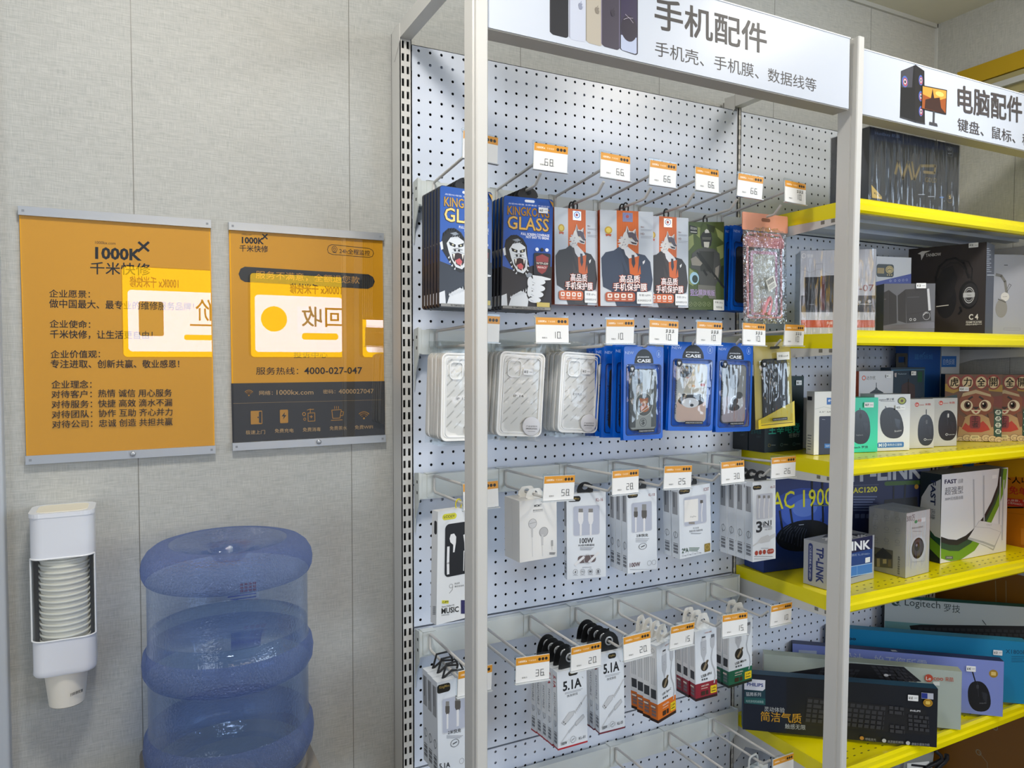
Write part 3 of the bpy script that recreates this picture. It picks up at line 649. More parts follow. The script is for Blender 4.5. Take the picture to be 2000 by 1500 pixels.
# ================================================================== products
FIT = {
'K1': (0.0190, -0.1971, 1.7644, 0.0767, 0.0057, 0.1091, 0.2184, 0.0100), 'K2': (0.1610, -0.1710, 1.7672, -0.1554, 0.0204, 0.1033, 0.2195, 0.0100),
'W1': (0.3040, -0.1218, 1.7758, 0.0318, -0.0095, 0.1084, 0.1998, 0.0110), 'W2': (0.4200, -0.1408, 1.7777, -0.2010, -0.0120, 0.1238, 0.2036, 0.0125),
'W3': (0.5330, -0.1358, 1.7772, -0.1269, -0.0098, 0.1092, 0.2007, 0.0110), 'C1': (0.6550, -0.1265, 1.7756, 0.0454, -0.0171, 0.1118, 0.1980, 0.0100),
'PK': (0.7880, -0.1784, 1.7720, 0.1031, -0.0320, 0.1600, 0.2445, 0.0100),
'P1': (0.0240, -0.1699, 1.4906, 0.0277, 0.0209, 0.0908, 0.1646, 0.0100), 'P2': (0.1640, -0.1374, 1.4911, -0.1097, 0.0568, 0.0975, 0.1690, 0.0100),
'P3': (0.3180, -0.1131, 1.4900, -0.0576, 0.0609, 0.0964, 0.1709, 0.0100), 'B1': (0.4250, -0.1928, 1.4906, -0.0063, 0.0021, 0.1028, 0.1963, 0.0100),
'B2': (0.5450, -0.2054, 1.5025, -0.1628, 0.0311, 0.1108, 0.1921, 0.0100), 'B3': (0.6650, -0.2068, 1.4982, 0.0395, 0.0209, 0.1100, 0.1977, 0.0100),
'G1': (0.7900, -0.2087, 1.5018, -0.1070, -0.0518, 0.1185, 0.1988, 0.0100),
'E1': (0.0180, -0.1712, 1.1738, 0.2054, 0.0201, 0.1055, 0.2111, 0.0200), 'E2': (0.1820, -0.1797, 1.2246, 0.0493, -0.0093, 0.0867, 0.1214, 0.0290),
'KL': (0.3330, -0.1213, 1.1824, -0.2177, -0.0086, 0.0890, 0.1842, 0.0180), 'C2': (0.4650, -0.1424, 1.1841, -0.0329, -0.0191, 0.0783, 0.1822, 0.0210),
'C3': (0.6130, -0.1449, 1.1912, 0.0426, -0.0381, 0.0959, 0.1622, 0.0260), 'C4': (0.7650, -0.2061, 1.1880, -0.0703, -0.0190, 0.0675, 0.1846, 0.0265),
'D1': (0.0080, -0.1722, 0.8659, 0.0564, -0.0118, 0.0770, 0.1829, 0.0240), 'F1': (0.2430, -0.2115, 0.8653, -0.0237, -0.0213, 0.0681, 0.1573, 0.0180),
'F2': (0.3630, -0.1752, 0.8583, -0.0745, -0.0274, 0.0612, 0.1713, 0.0180), 'U1': (0.4810, -0.2096, 0.8734, 0.2563, -0.0453, 0.0634, 0.1687, 0.0200),
'U2': (0.6250, -0.1726, 0.8665, -0.0472, -0.0297, 0.0609, 0.1606, 0.0200), 'U3': (0.7650, -0.1374, 0.8576, 0.0426, 0.0012, 0.0780, 0.1624, 0.0200),
'S1': (0.9556, -0.2400, 1.7190, -0.6813, 0, 0.1660, 0.1980, 0.0700), 'S3': (1.1610, -0.2810, 1.6825, -0.5585, 0, 0.1200, 0.1250, 0.1000),
'S4': (1.3880, -0.2260, 1.7400, -1.2590, 0, 0.1834, 0.2400, 0.0808), 'S5': (1.6000, -0.2600, 1.7330, -0.3500, 0, 0.2000, 0.2260, 0.0800),
'S2': (1.2477, -0.1600, 1.7250, -0.2290, 0, 0.1427, 0.2100, 0.1000), 'TG1': (1.5804, -0.1900, 1.4235, -0.7482, 0, 0.1433, 0.1890, 0.0419),
'TG2': (1.6750, -0.2140, 1.4235, -0.7482, 0, 0.1433, 0.1890, 0.0419), 'DARE': (1.2613, -0.1200, 1.4285, -0.1367, 0, 0.1183, 0.1990, 0.0400),
'DK': (0.9284, -0.1112, 1.4230, 0.0533, 0, 0.1424, 0.1880, 0.0500), 'LC1': (1.2980, -0.2279, 1.3930, -0.2265, 0, 0.0778, 0.1280, 0.0400),
'LC2': (1.3945, -0.2274, 1.3930, -0.2275, 0, 0.0800, 0.1280, 0.0400), 'M10': (1.1789, -0.2284, 1.4005, -0.2136, 0, 0.1089, 0.1430, 0.0500),
'TEAL': (1.0790, -0.2147, 1.3970, -0.2411, 0, 0.0992, 0.1360, 0.0500), 'DRV': (0.9862, -0.2075, 1.4055, -0.1699, 0, 0.1070, 0.1530, 0.0270),
'BLUE': (1.5406, -0.0700, 1.4645, 0, 0, 0.1479, 0.2710, 0.0400), 'GAME': (1.4093, -0.1100, 1.4330, 0, 0, 0.1484, 0.2080, 0.0320),
'AC19': (1.0080, -0.1080, 1.1552, -0.1048, 0, 0.2540, 0.2684, 0.0740), 'AC12': (1.2690, -0.1550, 1.1518, -0.2715, 0, 0.2593, 0.2615, 0.0600),
'SW': (0.9989, -0.2581, 1.0747, 0.0793, 0, 0.1817, 0.1073, 0.0657), 'CAM': (1.2099, -0.2831, 1.1013, 0.0752, 0, 0.1033, 0.1606, 0.0984),
'FAST': (1.5057, -0.2469, 1.1390, -0.0144, 0, 0.2902, 0.2360, 0.0600), 'PHI': (0.9904, -0.2339, 0.7054, -0.6675, 0, 0.4446, 0.1420, 0.0278),
'LEC': (1.1215, -0.1930, 0.7082, -0.7109, 0, 0.4696, 0.1476, 0.0300), 'LAV': (1.2677, -0.1870, 0.7070, -0.7076, 0, 0.5154, 0.1450, 0.0277),
'TEALK': (1.4000, -0.1800, 0.7187, -0.7000, 0, 0.5000, 0.1685, 0.0300), 'LOGI': (1.5810, -0.1610, 0.7462, -0.7000, 0, 0.3900, 0.2235, 0.0300),
'MVP': (1.1475, -0.3000, 2.0025, 0, 0, 0.3350, 0.1810, 0.1050)}
SHELVED = 'S1 S2 S3 S4 S5 TG1 DARE DK LC1 LC2 M10 TEAL DRV BLUE GAME AC19 AC12 SW CAM FAST PHI LEC LAV TEALK LOGI MVP'.split()
def item(key, name, label, cat, group=None):
    x, y, z, yaw, roll, W, H, D = FIT[key]
    if key in SHELVED: z += .0012
    t = thing(name, label, cat, (x, y, z), (0, roll, yaw), group)
    mw = Matrix.LocRotScale(Vector((x, y, z)), Euler((0, roll, yaw)), None)
    return t, mw, W, H, D
def faces(m, mw, W, H, D, crop):
    "art surfaces for front, left side, right side and top of a carton"
    F = Art(m, mw, crop, lim=(W/2, H/2)); L = Art(m, mw, crop, (-W/2, D/2, 0), (0, -1, 0), lim=(D/2, H/2)); R = Art(m, mw, crop, (W/2, D/2, 0), (0, 1, 0), lim=(D/2, H/2)); T = Art(m, mw, crop, (0, D/2, H/2), (1, 0, 0), (0, 1, 0), lim=(W/2, D/2))
    return F, L, R, T
def stack(root, n, dy, dx=0, dyaw=0, dz=0, what='', where='', jig=0):
    L = root.location.copy(); r = root.rotation_euler.copy()
    for k in range(1, n):
        lab = '%s, %s %s' % (what, ORD[k]+' from the front' if k < n-1 or n == 2 else 'rearmost', where)
        if n == 2: lab = '%s, %s %s' % (what, 'rear one', where)
        dup(root, (L.x+dx*k, L.y+dy*k, L.z+dz*k), (0, r.y+jig*((k*5 % 3)-1), r.z+dyaw*k), lab)
def hang_tab(t, W, H, D, mat='#141416', w_=.04, h=.04, hexa=False, lab=None):
    "stand-up hang tab with a slot, on top of a box"
    m = MB(); z0 = H/2-.001; y = D*.45
    if hexa: o = [(-w_/2, z0), (-w_/2, z0+h*.45), (-w_*.28, z0+h), (w_*.28, z0+h), (w_/2, z0+h*.45), (w_/2, z0)]
    else: o = [(w_/2*math.cos(a)*(1 if math.sin(a) > .05 else 1.05), z0+h*max(0, math.sin(a))**.75) for a in [math.pi*(1-i/14) for i in range(15)]]
    R = .0052; zc = z0+h*.52; n = 20
    q = [(R*1.25*math.cos(2*math.pi*i/n), zc+R*math.sin(2*math.pi*i/n)) for i in range(n)]
    # outline resampled by angle so the hole can be bridged
    def hit(a):
        d = (math.cos(a), math.sin(a)); best = None
        for i in range(len(o)):
            p, r_ = o[i], o[(i+1) % len(o)]; ex, ez = r_[0]-p[0], r_[1]-p[1]; den = d[0]*ez-d[1]*ex
            if abs(den) < 1e-12: continue
            s = ((p[0])*ez-(p[1]-zc)*ex)/den; u = ((p[0])*d[1]-(p[1]-zc)*d[0])/den
            if s > 0 and -1e-6 <= u <= 1+1e-6 and (best is None or s < best): best = s
        best = best or R*2
        return (d[0]*best, zc+d[1]*best)
    o2 = [hit(2*math.pi*i/n) for i in range(n)]
    V = [(a, y, b_) for a, b_ in o2+q]+[(a, y+.0012, b_) for a, b_ in o2+q]; F = []
    for i in range(n):
        j = (i+1) % n
        F += [(i, j, n+j, n+i), (2*n+i, 3*n+i, 3*n+j, 2*n+j), (i, 2*n+i, 2*n+j, j), (n+i, n+j, 3*n+j, 3*n+i)]
    m.add(V, F, mat); return m.build('hang_tab', t, lab)
def loop(t, H, D, mat='#151515', s=.01, zup=.012):
    m = MB(); z = H/2
    m.tube([(s*.55*math.cos(a), D*.5, z+zup*.45+zup*.75*math.sin(a)) for a in [2*math.pi*i/14 for i in range(14)]], .0012, P(mat, .5), 6, closed=True); return m.build('hang_loop', t)
def sticker(t, A0args, x, y, wd=40, h=24, s='¥10'):
    m = MB(); A = Art(m, *A0args, e0=.0042); A.sticker(x, y, wd, h, s); return m.build('price_sticker', t)
GOLD = P('#b98a3c', .25, .6); GOLDL = P('#d9b46a', .25, .5)

# ---- row 1: gorilla boxes
def kbox(key, crop, lab, n):
    t, mw, W, H, D = item(key, 'screen_protector_box', lab, 'screen protector box', 'blue screen protector boxes')
    m = MB(); BLU = P('#1553ae', .3); NAV = P('#131a29', .35)
    m.prism(rrpts(-W/2, -H/2, W/2, H/2, .006), 0, D, NAV); A = Art(m, None)
    m2 = lambda u, v: (u*W-W/2, v*H-H/2)
    U = lambda pts: [m2(*p) for p in pts]
    A.lp(rrpts(-W/2+.001, -H/2+.001, W/2-.001, H/2-.001, .005), BLU)
    A.lp([(a, -b_) for a, b_ in U([(.0, .62), (.3, .66), (.6, .60), (1, .60), (1, .985), (.985, 1), (.02, 1), (0, .985)])], NAV)
    tx = lambda s, u0, v, u1, h, c, b=0: A.text(s, u0*W-W/2, v*H-H/2, u1*W-W/2, v*H-H/2, h*H, c, b)
    tx('高铝9D增强 全屏覆盖 不易碎裂', .1, .068, .92, .014, '#dfe6f5'); A.rect(.42*W-W/2, .022*H-H/2, .62*W-W/2, .045*H-H/2, '#e8ecf4', .5)
    tx('KINGKONG', .075, .130, .93, .085, '#2a1c0c', .035); tx('KINGKONG', .085, .128, .92, .078, GOLD, .012)
    tx('GLASS', .075, .235, .93, .125, '#2a1c0c', .04); tx('GLASS', .09, .233, .915, .115, GOLDL, .012)
    tx('FULL SCREEN COVERAGE', .36, .325, .93, .022, '#eef2fa', .02); tx('NOT EASY TO BREAK', .46, .35, .93, .022, '#eef2fa', .02)
    # plain roaring ape: pale face, dark crown, open red mouth
    E_ = lambda u, v, ru, rv, c, **k: A.ell(u*W-W/2, v*H-H/2, ru*W, rv*H, c, **k)
    PL = lambda pts, c: A.lp([(a, -b_) for a, b_ in U(pts)], c)
    PALE = P('#dfe4ea'); BK = P('#11141b'); GY = P('#8d96a2')
    PL([(-.0, .88), (.1, .86), (.12, .97), (0, .97)], PALE); PL([(.14, .97), (.2, .88), (.38, .83), (.55, .86), (.52, .97)], PALE)
    PL([(.03, .47), (.06, .39), (.16, .345), (.28, .34), (.4, .37), (.48, .43), (.5, .53), (.54, .60), (.5, .68), (.4, .705), (.27, .68), (.15, .60), (.05, .53)], BK)
    PL([(.005, .47), (.05, .455), (.07, .52), (.03, .53)], PALE)
    PL([(.13, .47), (.2, .42), (.33, .405), (.45, .44), (.47, .5), (.5, .56), (.49, .64), (.42, .675), (.3, .66), (.22, .60), (.17, .54)], PALE)
    PL([(.19, .385), (.3, .37), (.36, .385), (.28, .40)], GY)
    PL([(.17, .455), (.30, .475), (.29, .497), (.19, .485)], BK); PL([(.34, .475), (.45, .455), (.44, .485), (.35, .497)], BK)
    E_(.245, .478, .017, .007, '#d8d2b0'); E_(.395, .478, .017, .007, '#d8d2b0')
    E_(.285, .522, .022, .010, BK); E_(.36, .522, .022, .010, BK)
    PL([(.23, .555), (.34, .54), (.46, .555), (.455, .62), (.40, .655), (.30, .635), (.24, .595)], P('#2b0d10'))
    PL([(.29, .605), (.37, .585), (.42, .61), (.4, .645), (.33, .635)], P('#cc5a5f'))
    for u, v in ((.265, .556), (.43, .554)): PL([(u-.02, v-.004), (u+.02, v-.004), (u, v+.04)], P('#f0efe6'))
    for u, v in ((.29, .63), (.40, .65)): PL([(u-.014, v+.006), (u+.014, v+.006), (u, v-.028)], P('#f0efe6'))
    # fist
    PL([(.50, .70), (.58, .665), (.72, .68), (.90, .70), (.99, .705), (.985, .725), (.90, .735), (.90, .80), (.87, .87), (.80, .92), (.68, .945), (.56, .925), (.50, .87)], BK)
    for u, v, ru, rv in ((.66, .905, .125, .026), (.69, .855, .145, .030), (.71, .80, .155, .032), (.70, .742, .17, .030), (.56, .75, .055, .05), (.55, .83, .045, .05)): E_(u, v, ru, rv, PALE)
    PL([(.6, .685), (.78, .69), (.98, .708), (.97, .72), (.80, .728), (.62, .72)], PALE); PL([(.47, .69), (.53, .665), (.60, .675), (.58, .70), (.50, .71)], GY)
    for u, v in ((.60, .745), (.58, .80), (.58, .855), (.57, .905)): A.line([((u-.5)*W, (v-.5)*H), ((u+.06-.5)*W, (v+.012-.5)*H)], .0006, GY)
    for k in range(9):
        u = .06+.045*k; v = .40-.055*math.sin(k*.42); PL([(u, v+.012), (u+.022, v-.012), (u+.03, v+.012)], BK)
    for u, v, d_ in ((.18, .58, -1), (.2, .615, -1), (.24, .645, -1), (.29, .67, -1), (.5, .60, 1), (.49, .64, 1), (.46, .67, 1)): PL([(u, v-.008), (u+.035*d_, v+.012), (u, v+.014)], PALE)
    for u in (.22, .26, .3, .34): A.line([((u-.5)*W, (.415-.5)*H), ((u+.03-.5)*W, (.40-.5)*H)], .0007, GY)
    A.line([((.24-.5)*W, (.515-.5)*H), ((.32-.5)*W, (.505-.5)*H), ((.42-.5)*W, (.515-.5)*H)], .0008, BK); A.line([((.22-.5)*W, (.545-.5)*H), ((.34-.5)*W, (.53-.5)*H), ((.47-.5)*W, (.545-.5)*H)], .0007, GY)
    for k in range(7): PL([(.16+.05*k, .90-.012*k+.02*(k > 3)), (.175+.05*k, .875-.012*k), (.19+.05*k, .90-.012*k)], PALE)
    A.rect(.62*W-W/2, .485*H-H/2, .96*W-W/2, .68*H-H/2, '#191f2c', .1)
    PL([(.66, .52), (.79, .495), (.92, .52), (.91, .60), (.86, .65), (.79, .672), (.71, .65), (.67, .60)], P('#8e3b3f')); A.rect(.645*W-W/2, .565*H-H/2, .935*W-W/2, .592*H-H/2, '#1a1c24')
    tx('WTP-039', .67, .578, .91, .02, '#d9cfc6', .02); tx('PRIVACY', .70, .613, .88, .018, '#f0dcd8', .02)
    for u in (.68, .78, .88): E_(u, .455, .035, .016, '#dfe6f2' if u != .78 else BK)
    A.rect(.7*W-W/2, .925*H-H/2, .96*W-W/2, .965*H-H/2, '#c8b668'); A.rect(.02*W-W/2, .967*H-H/2, .98*W-W/2, .992*H-H/2, '#8f8f8c')
    tx('9D TEMPERED GLASS SCREEN PROTECTOR', .2, .98, .86, .015, '#1c1c1c', .02); PL([(.91, .01), (.99, .03), (.99, .075)], GOLD)
    m.build('carton', t); hang_tab(t, W, H, D, '#17181b', .042, .022)
    stack(t, n, .0155, what='blue screen protector box', where=lab.split(', ')[1].replace('front box ', ''))
    return t
kbox('K1', (780, 280, 4.1675), 'blue screen protector box with printed gorilla, front box on the hook beside the left upright', 6)
k2 = kbox('K2', (780, 280, 4.1675), 'blue screen protector box with printed gorilla, front box right of the cream post', 6)
m = MB(); A = Art(m, Matrix.LocRotScale(k2.location, k2.rotation_euler, None), (780, 280, 4.1675), e0=.0045); A.sticker(1165, 549, 76, 45, '¥68'); m.build('price_sticker', k2)

# ---- row 1: wolf boxes and camouflage box
def wolf(key, name_lab, suit, suit2, pill, holo, model, sc, off):
    t, mw, W, H, D = item(key, 'screen_protector_box', name_lab, 'screen protector box', 'wolf screen protector boxes')
    m = MB(); m.box(-W/2, W/2, 0, D, -H/2, H/2, '#c24d17'); A = Art(m)
    X = lambda u: u*W-W/2; Z = lambda v: v*H-H/2
    PL = lambda pts, c: A.lp([(X(a), -Z(b_)) for a, b_ in pts], c if not isinstance(c, str) else P(c))
    A.rect(X(0), Z(0), X(1), Z(1), '#ccd2da')
    PL([(.31, 0), (.72, 0), (.72, .55), (.31, .55)], '#dc6a1d')
    for i in range(9): A.line([(X(.33+.045*i), Z(.01)), (X(.33+.045*i), Z(.5))], .0004, P('#c85c14'))
    tx = lambda s, u0, v, u1, h, c, b=0: A.text(s, X(u0), Z(v), X(u1), Z(v), h*H, c, b)
    A.rect(X(.42), Z(.02), X(.61), Z(.115), holo); A.ell(X(.515), Z(.06), .07*W, .035*H, '#7d7fb8', ring=.25); A.ell(X(.51), Z(.06), .03*W, .016*H, '#b8524e')
    A.ell(X(.155), Z(.21), .07*W, .04*H, '#c9a227'); A.ell(X(.155), Z(.21), .045*W, .026*H, '#e6cf58'); PL([(.1, .25), (.21, .25), (.2, .275), (.155, .265), (.11, .275)], '#c4542a')
    tx('9H', .76, .165, .82, .018, '#8a5a54'); tx('HD', .76, .235, .83, .022, '#8a5a54'); A.lines(X(.76), Z(.19), X(.98), Z(.2), 2, .0006, P('#8f8f96')); A.lines(X(.76), Z(.26), X(.98), Z(.275), 2, .0006, P('#8f8f96'))
    # wolf in a suit
    PL([(.02, .50), (.1, .44), (.25, .42), (.35, .38), (.45, .36), (.58, .52), (.66, .44), (.84, .46), (.94, .53), (.985, .72), (.95, .83), (.8, .86), (.75, 1), (.3, 1), (.2, .84), (.05, .8), (.03, .68)], suit)
    PL([(.35, .38), (.45, .36), (.58, .52), (.66, .44), (.74, .50), (.72, .98), (.46, .98), (.42, .60)], suit2)
    PL([(.42, .365), (.5, .37), (.66, .44), (.70, .47), (.60, .54), (.47, .46)], '#e7e7ea'); PL([(.53, .50), (.73, .47), (.76, .66), (.66, .68), (.55, .66)], '#d2621c')
    PL([(.585, .46), (.635, .46), (.655, .55), (.62, .60), (.585, .55)], '#34323e'); PL([(.30, .40), (.36, .37), (.52, .62), (.50, .66)], suit); PL([(.73, .45), (.80, .46), (.70, .66)], suit); PL([(.79, .53), (.84, .51), (.83, .54), (.80, .56)], '#ececec')
    PL([(.44, .235), (.47, .215), (.5, .155), (.54, .21), (.6, .215), (.66, .185), (.68, .26), (.71, .31), (.685, .36), (.62, .355), (.53, .345), (.47, .39), (.42, .40), (.34, .38), (.38, .34), (.34, .31), (.41, .28)], '#e4e2df')
    for k, (a_, b_) in enumerate(((.40, .275), (.375, .30), (.36, .325), (.365, .355), (.39, .375), (.43, .392))): PL([(a_, b_-.008), (a_-.045, b_+.006), (a_+.01, b_+.014)], '#e4e2df' if k % 2 else '#cfccd0')
    for a_, b_ in ((.46, .29), (.44, .32), (.47, .345), (.51, .36), (.42, .35)): PL([(a_, b_), (a_-.03, b_+.022), (a_+.012, b_+.012)], '#a9a5ac')
    PL([(.5, .165), (.53, .215), (.50, .235)], '#6b5f66'); PL([(.655, .195), (.675, .26), (.64, .235)], '#6b5f66')
    PL([(.5, .225), (.6, .222), (.66, .245), (.70, .31), (.66, .325), (.6, .29), (.53, .28)], '#5a505c'); PL([(.55, .285), (.59, .28), (.58, .295)], '#e8c98a'); PL([(.56, .32), (.68, .335), (.675, .35), (.6, .345)], '#3a333c'); PL([(.68, .30), (.715, .31), (.69, .33)], '#1d191e')
    for s, u0, v, u1, h in (('高品质', .355, .715, .735, .078), ('手机保护膜', .235, .80, .865, .078)):
        tx(s, u0-.01, v, u1+.01, h+.008, '#b34a14', .045); tx(s, u0, v, u1, h, '#ffffff', .012)
    A.rect(X(.085), Z(.855), X(.645), Z(.953), pill, .3)
    for i in range(4): A.rect(X(.125+.127*i), Z(.87), X(.215+.127*i), Z(.915), '#f3e6dd', .25); A.ell(X(.17+.127*i), Z(.892), .022*W, .011*H, pill); A.rect(X(.13+.127*i), Z(.928), X(.21+.127*i), Z(.937), '#f3d6c6')
    A.rect(X(.675), Z(.85), X(.965), Z(.975), '#eef0f0', .08); tx(model, .715, .885, .93, .026, '#2c2c2e'); tx('高清电镀弧边大弧', .69, .94, .95, .022, '#2c2c2e')
    m.build('carton', t); m = MB(); m.tube([(.006*math.cos(a), D*.4, H/2+.007+.011*math.sin(a)) for a in [2*math.pi*i/14 for i in range(14)]], .0017, P('#141416'), 6, closed=True); m.build('hang_ring', t)
    return t
HO = P('#b8c4dd', .2, .6)
w1 = wolf('W1', 'wolf-in-suit screen protector box with black suit, next to the blue gorilla box', '#2b2523', '#3a302c', P('#cf601d'), HO, '苹果16Pro', 0, 0)
stack(w1, 2, .0135, .0, what='wolf screen protector box', where='behind the black-suited one beside the gorilla box')
w2 = wolf('W2', 'wolf-in-suit screen protector box with navy suit, largest in the middle of the three', '#35435a', '#2b374c', P('#b9593a'), P('#9fa3c8', .2, .6), '苹果16PM', 0, 0)
stack(w2, 2, .0145, .001, what='wolf screen protector box', where='behind the navy-suited one in the middle')
w3 = wolf('W3', 'wolf-in-suit screen protector box with black suit, beside the green camouflage box', '#2b2523', '#3a302c', P('#cf601d'), P('#c9c2a8', .2, .6), '苹果15Pro', 0, 0)
t, mw, W, H, D = item('C1', 'screen_protector_box', 'green camouflage screen protector box with printed rifleman', 'screen protector box')
m = MB(); m.box(-W/2, W/2, 0, D, -H/2, H/2, '#39431f'); A = Art(m, mw, (1060, 280, 3.948)); PP = lambda pts, c: A.poly(pts, P(c))
A.rect(1124, 606, 1398, 1284, '#4a5a2a')
for pts in ([(1124, 720), (1160, 700), (1165, 780), (1124, 830)], [(1175, 640), (1215, 650), (1210, 730), (1178, 700)], [(1330, 650), (1392, 690), (1392, 760), (1350, 720)], [(1340, 800), (1392, 780), (1392, 880), (1360, 900)], [(1130, 960), (1180, 1000), (1160, 1100), (1126, 1080)]): PP(pts, '#8b9659')
for pts in ([(1260, 620), (1330, 640), (1320, 690), (1280, 680)], [(1350, 960), (1395, 940), (1395, 1080), (1370, 1100)]): PP(pts, '#2f3a1b')
PP([(1130, 630), (1192, 645), (1192, 702), (1132, 692)], '#1d1f1a'); A.text('黑豹铁甲', 1138, 652, 1186, 662, 22, '#c9c9bd'); A.line([(1140, 682), (1186, 686)], 6, P('#c9c9bd'))
PP([(1215, 720), (1230, 690), (1262, 668), (1298, 690), (1305, 740), (1296, 790), (1262, 812), (1225, 795)], '#2b2d2a'); PP([(1240, 760), (1285, 760), (1280, 800), (1262, 815), (1244, 800)], '#b9b9ae'); PP([(1248, 675), (1260, 660), (1275, 668), (1285, 690), (1250, 692)], '#c9cac2'); PP([(1228, 722), (1296, 724), (1294, 745), (1230, 742)], '#55584f')
PP([(1150, 850), (1195, 815), (1250, 800), (1320, 815), (1362, 850), (1372, 960), (1355, 1045), (1330, 1100), (1210, 1090), (1195, 980), (1140, 960)], '#4b4c48'); PP([(1205, 830), (1320, 835), (1315, 990), (1215, 985)], '#34362f')
PP([(1138, 890), (1180, 870), (1230, 925), (1215, 945), (1150, 940)], '#8f8a7f'); PP([(1330, 960), (1360, 940), (1350, 1050), (1325, 1040)], '#8f8a7f')
A.line([(1190, 845), (1250, 920), (1395, 1110)], 16, P('#22231f')); A.line([(1205, 860), (1295, 985)], 30, P('#262722')); A.line([(1240, 980), (1262, 1015)], 18, P('#1f201d'))
PP([(1195, 1090), (1330, 1100), (1335, 1200), (1280, 1195), (1262, 1150), (1225, 1195), (1190, 1180)], '#6f6f66')
A.ell(1167, 1040, 36, 48, P('#9fc6d8')); A.ell(1172, 1046, 22, 30, P('#2b3a30')); A.text('钢化膜旗舰版', 1134, 1145, 1325, 1155, 46, '#b9a3cf', .01); A.lines(1134, 1172, 1195, 1180, 1, 6, P('#a98fc4'))
for i in range(5): A.ell(1138+35*i, 1240, 14, 17, P('#9aa67a'), ring=.14); A.line([(1133+35*i, 1246), (1144+35*i, 1234)], 3, P('#9aa67a'))
A.rect(1313, 1206, 1395, 1288, '#eceee8', .06); A.text('苹果15Pro', 1325, 1226, 1385, 1229, 16, '#2a2a2a'); A.text('电竞防窥', 1335, 1262, 1380, 1266, 16, '#2a2a2a')
m.build('carton', t); m = MB(); m.tube([(.006*math.cos(a), D*.4, H/2+.007+.011*math.sin(a)) for a in [2*math.pi*i/14 for i in range(14)]], .0017, P('#141416'), 6, closed=True); m.build('hang_ring', t)
PCAMO = t
# ---- row 1 end: blue pouches behind a pink swim pouch
BLP = paint('blue_pouch', '#075cc6', .28, .03, .04); KB = P('#14161a')
def blue_pouch(loc, yaw, roll, W, H, lab, plain=False):
    t = thing('phone_case_pouch', lab, 'phone case pouch', loc, (0, roll, yaw), 'blue protective case pouches')
    m = MB(); m.pillow(W, H, .012, BLP, 10, 14, .006, wr=.0012, seed=int(loc[0]*1e4)); m.build('pouch_back', t)
    m = MB(); o = rrpts(-W/2+.0005, -H/2+.0005, W/2-.0005, H/2-.0005, .005); i_ = rrpts(-W*.43, -H*.44, W*.43, H*.30, .006); n = len(o)
    V = [(x, -.0035, z) for x, z in o+i_]+[(x, -.0028, z) for x, z in o+i_]
    F = []
    for k in range(n):
        j = (k+1) % n; F += [(k, j, n+j, n+k), (2*n+k, 2*n+j, j, k), (n+k, n+j, 3*n+j, 3*n+k)]
    m.add(V, F, BLP)
    A = Art(m, None, None, (0, -.0035, 0))
    A.line([(x, -z) for x, z in rrpts(-W*.435, -H*.445, W*.435, H*.305, .006)], .0014, P('#101c3c'), True)
    A.lp([(W*.24*math.cos(a), H*.315+H*.155*math.sin(a)) for a in [math.pi*k/16 for k in range(17)]], KB)
    A.text('protective', -W*.16, -H*.385, W*.13, -H*.385, H*.022, P('#dfe6f0'), .01); A.text('CASE', -W*.17, -H*.345, W*.17, -H*.345, H*.036, P('#eef2f8'), .03)
    A.text('NEW', -W*.47, -H*.43, -W*.26, -H*.43, H*.03, P('#a9c0ee'), .01); A.ell(W*.37, -H*.42, W*.06, W*.075, P('#9cb8ee'), ring=.12); A.lp([(W*.35, H*.40), (W*.39, H*.40), (W*.38, H*.44), (W*.36, H*.44)], P('#9cb8ee'))
    m.build('pouch_frame', t, 'blue printed frame with black half-round header')
    return t
def case_in(t, W, H, lab, art, back):
    m = MB(); w_, h_ = W*.34, H*.33; cz = -H*.07
    m.prism(rrpts(-w_, cz-h_, w_, cz+h_, .010), -.0020, .004, P(back, .35)); A = Art(m, None, None, (0, -.002, cz))
    art(A, w_, h_); A.lp(rrpts(-w_*.82, h_*.52, -w_*.05, h_*.92, .007), P('#1c1d1f', .3))
    for a, b_ in ((-w_*.6, h_*.8), (-w_*.6, h_*.62), (-w_*.28, h_*.71)): A.ell(a, -b_, .0042, .0042, P('#3b3d42', .15)); A.ell(a, -b_, .0024, .0024, P('#0c0c0e', .1))
    return m.build('phone_case', t, lab)
def front_film(t, W, H, lab='clear wrinkled front film'):
    m = MB(); V = []; F = []; nx, nz = 14, 22; rnd = random.Random(int(W*1e5))
    for i in range(nx+1):
        for j in range(nz+1):
            u = 2*i/nx-1; v = 2*j/nz-1; bul = (1-u**2)**.5*(1-v**4)**.5 if abs(u) < 1 and abs(v) < 1 else 0
            V.append((u*W*.43, -.0042-.0045*bul-(rnd.random()*.0008 if bul else 0), -H*.07+v*H*.37))
    for i in range(nx):
        for j in range(nz): a = i*(nz+1)+j; F.append((a, a+nz+1, a+nz+2, a+1))
    m.add(V, F, POUCHF, True); A = Art(m, None, None, (0, -.0088, 0), e0=.0006)
    A.ell(-W*.33, -H*.26, W*.065, W*.075, KB); A.ell(-W*.345, -H*.265, W*.02, W*.02, P('#e8e8ea')); A.ell(-W*.318, -H*.265, W*.02, W*.02, P('#e8e8ea')); A.lp([(-W*.362, H*.26), (-W*.30, H*.26), (-W*.332, H*.235)], P('#e8e8ea'))
    A.rect(-W*.16, H*.385, W*.24, H*.42, KB); A.text('MOBILE PHONE ACCESSORIES', -W*.14, H*.403, W*.22, H*.403, H*.012, P('#cfcfcf'))
    m.build('front_film', t, lab)
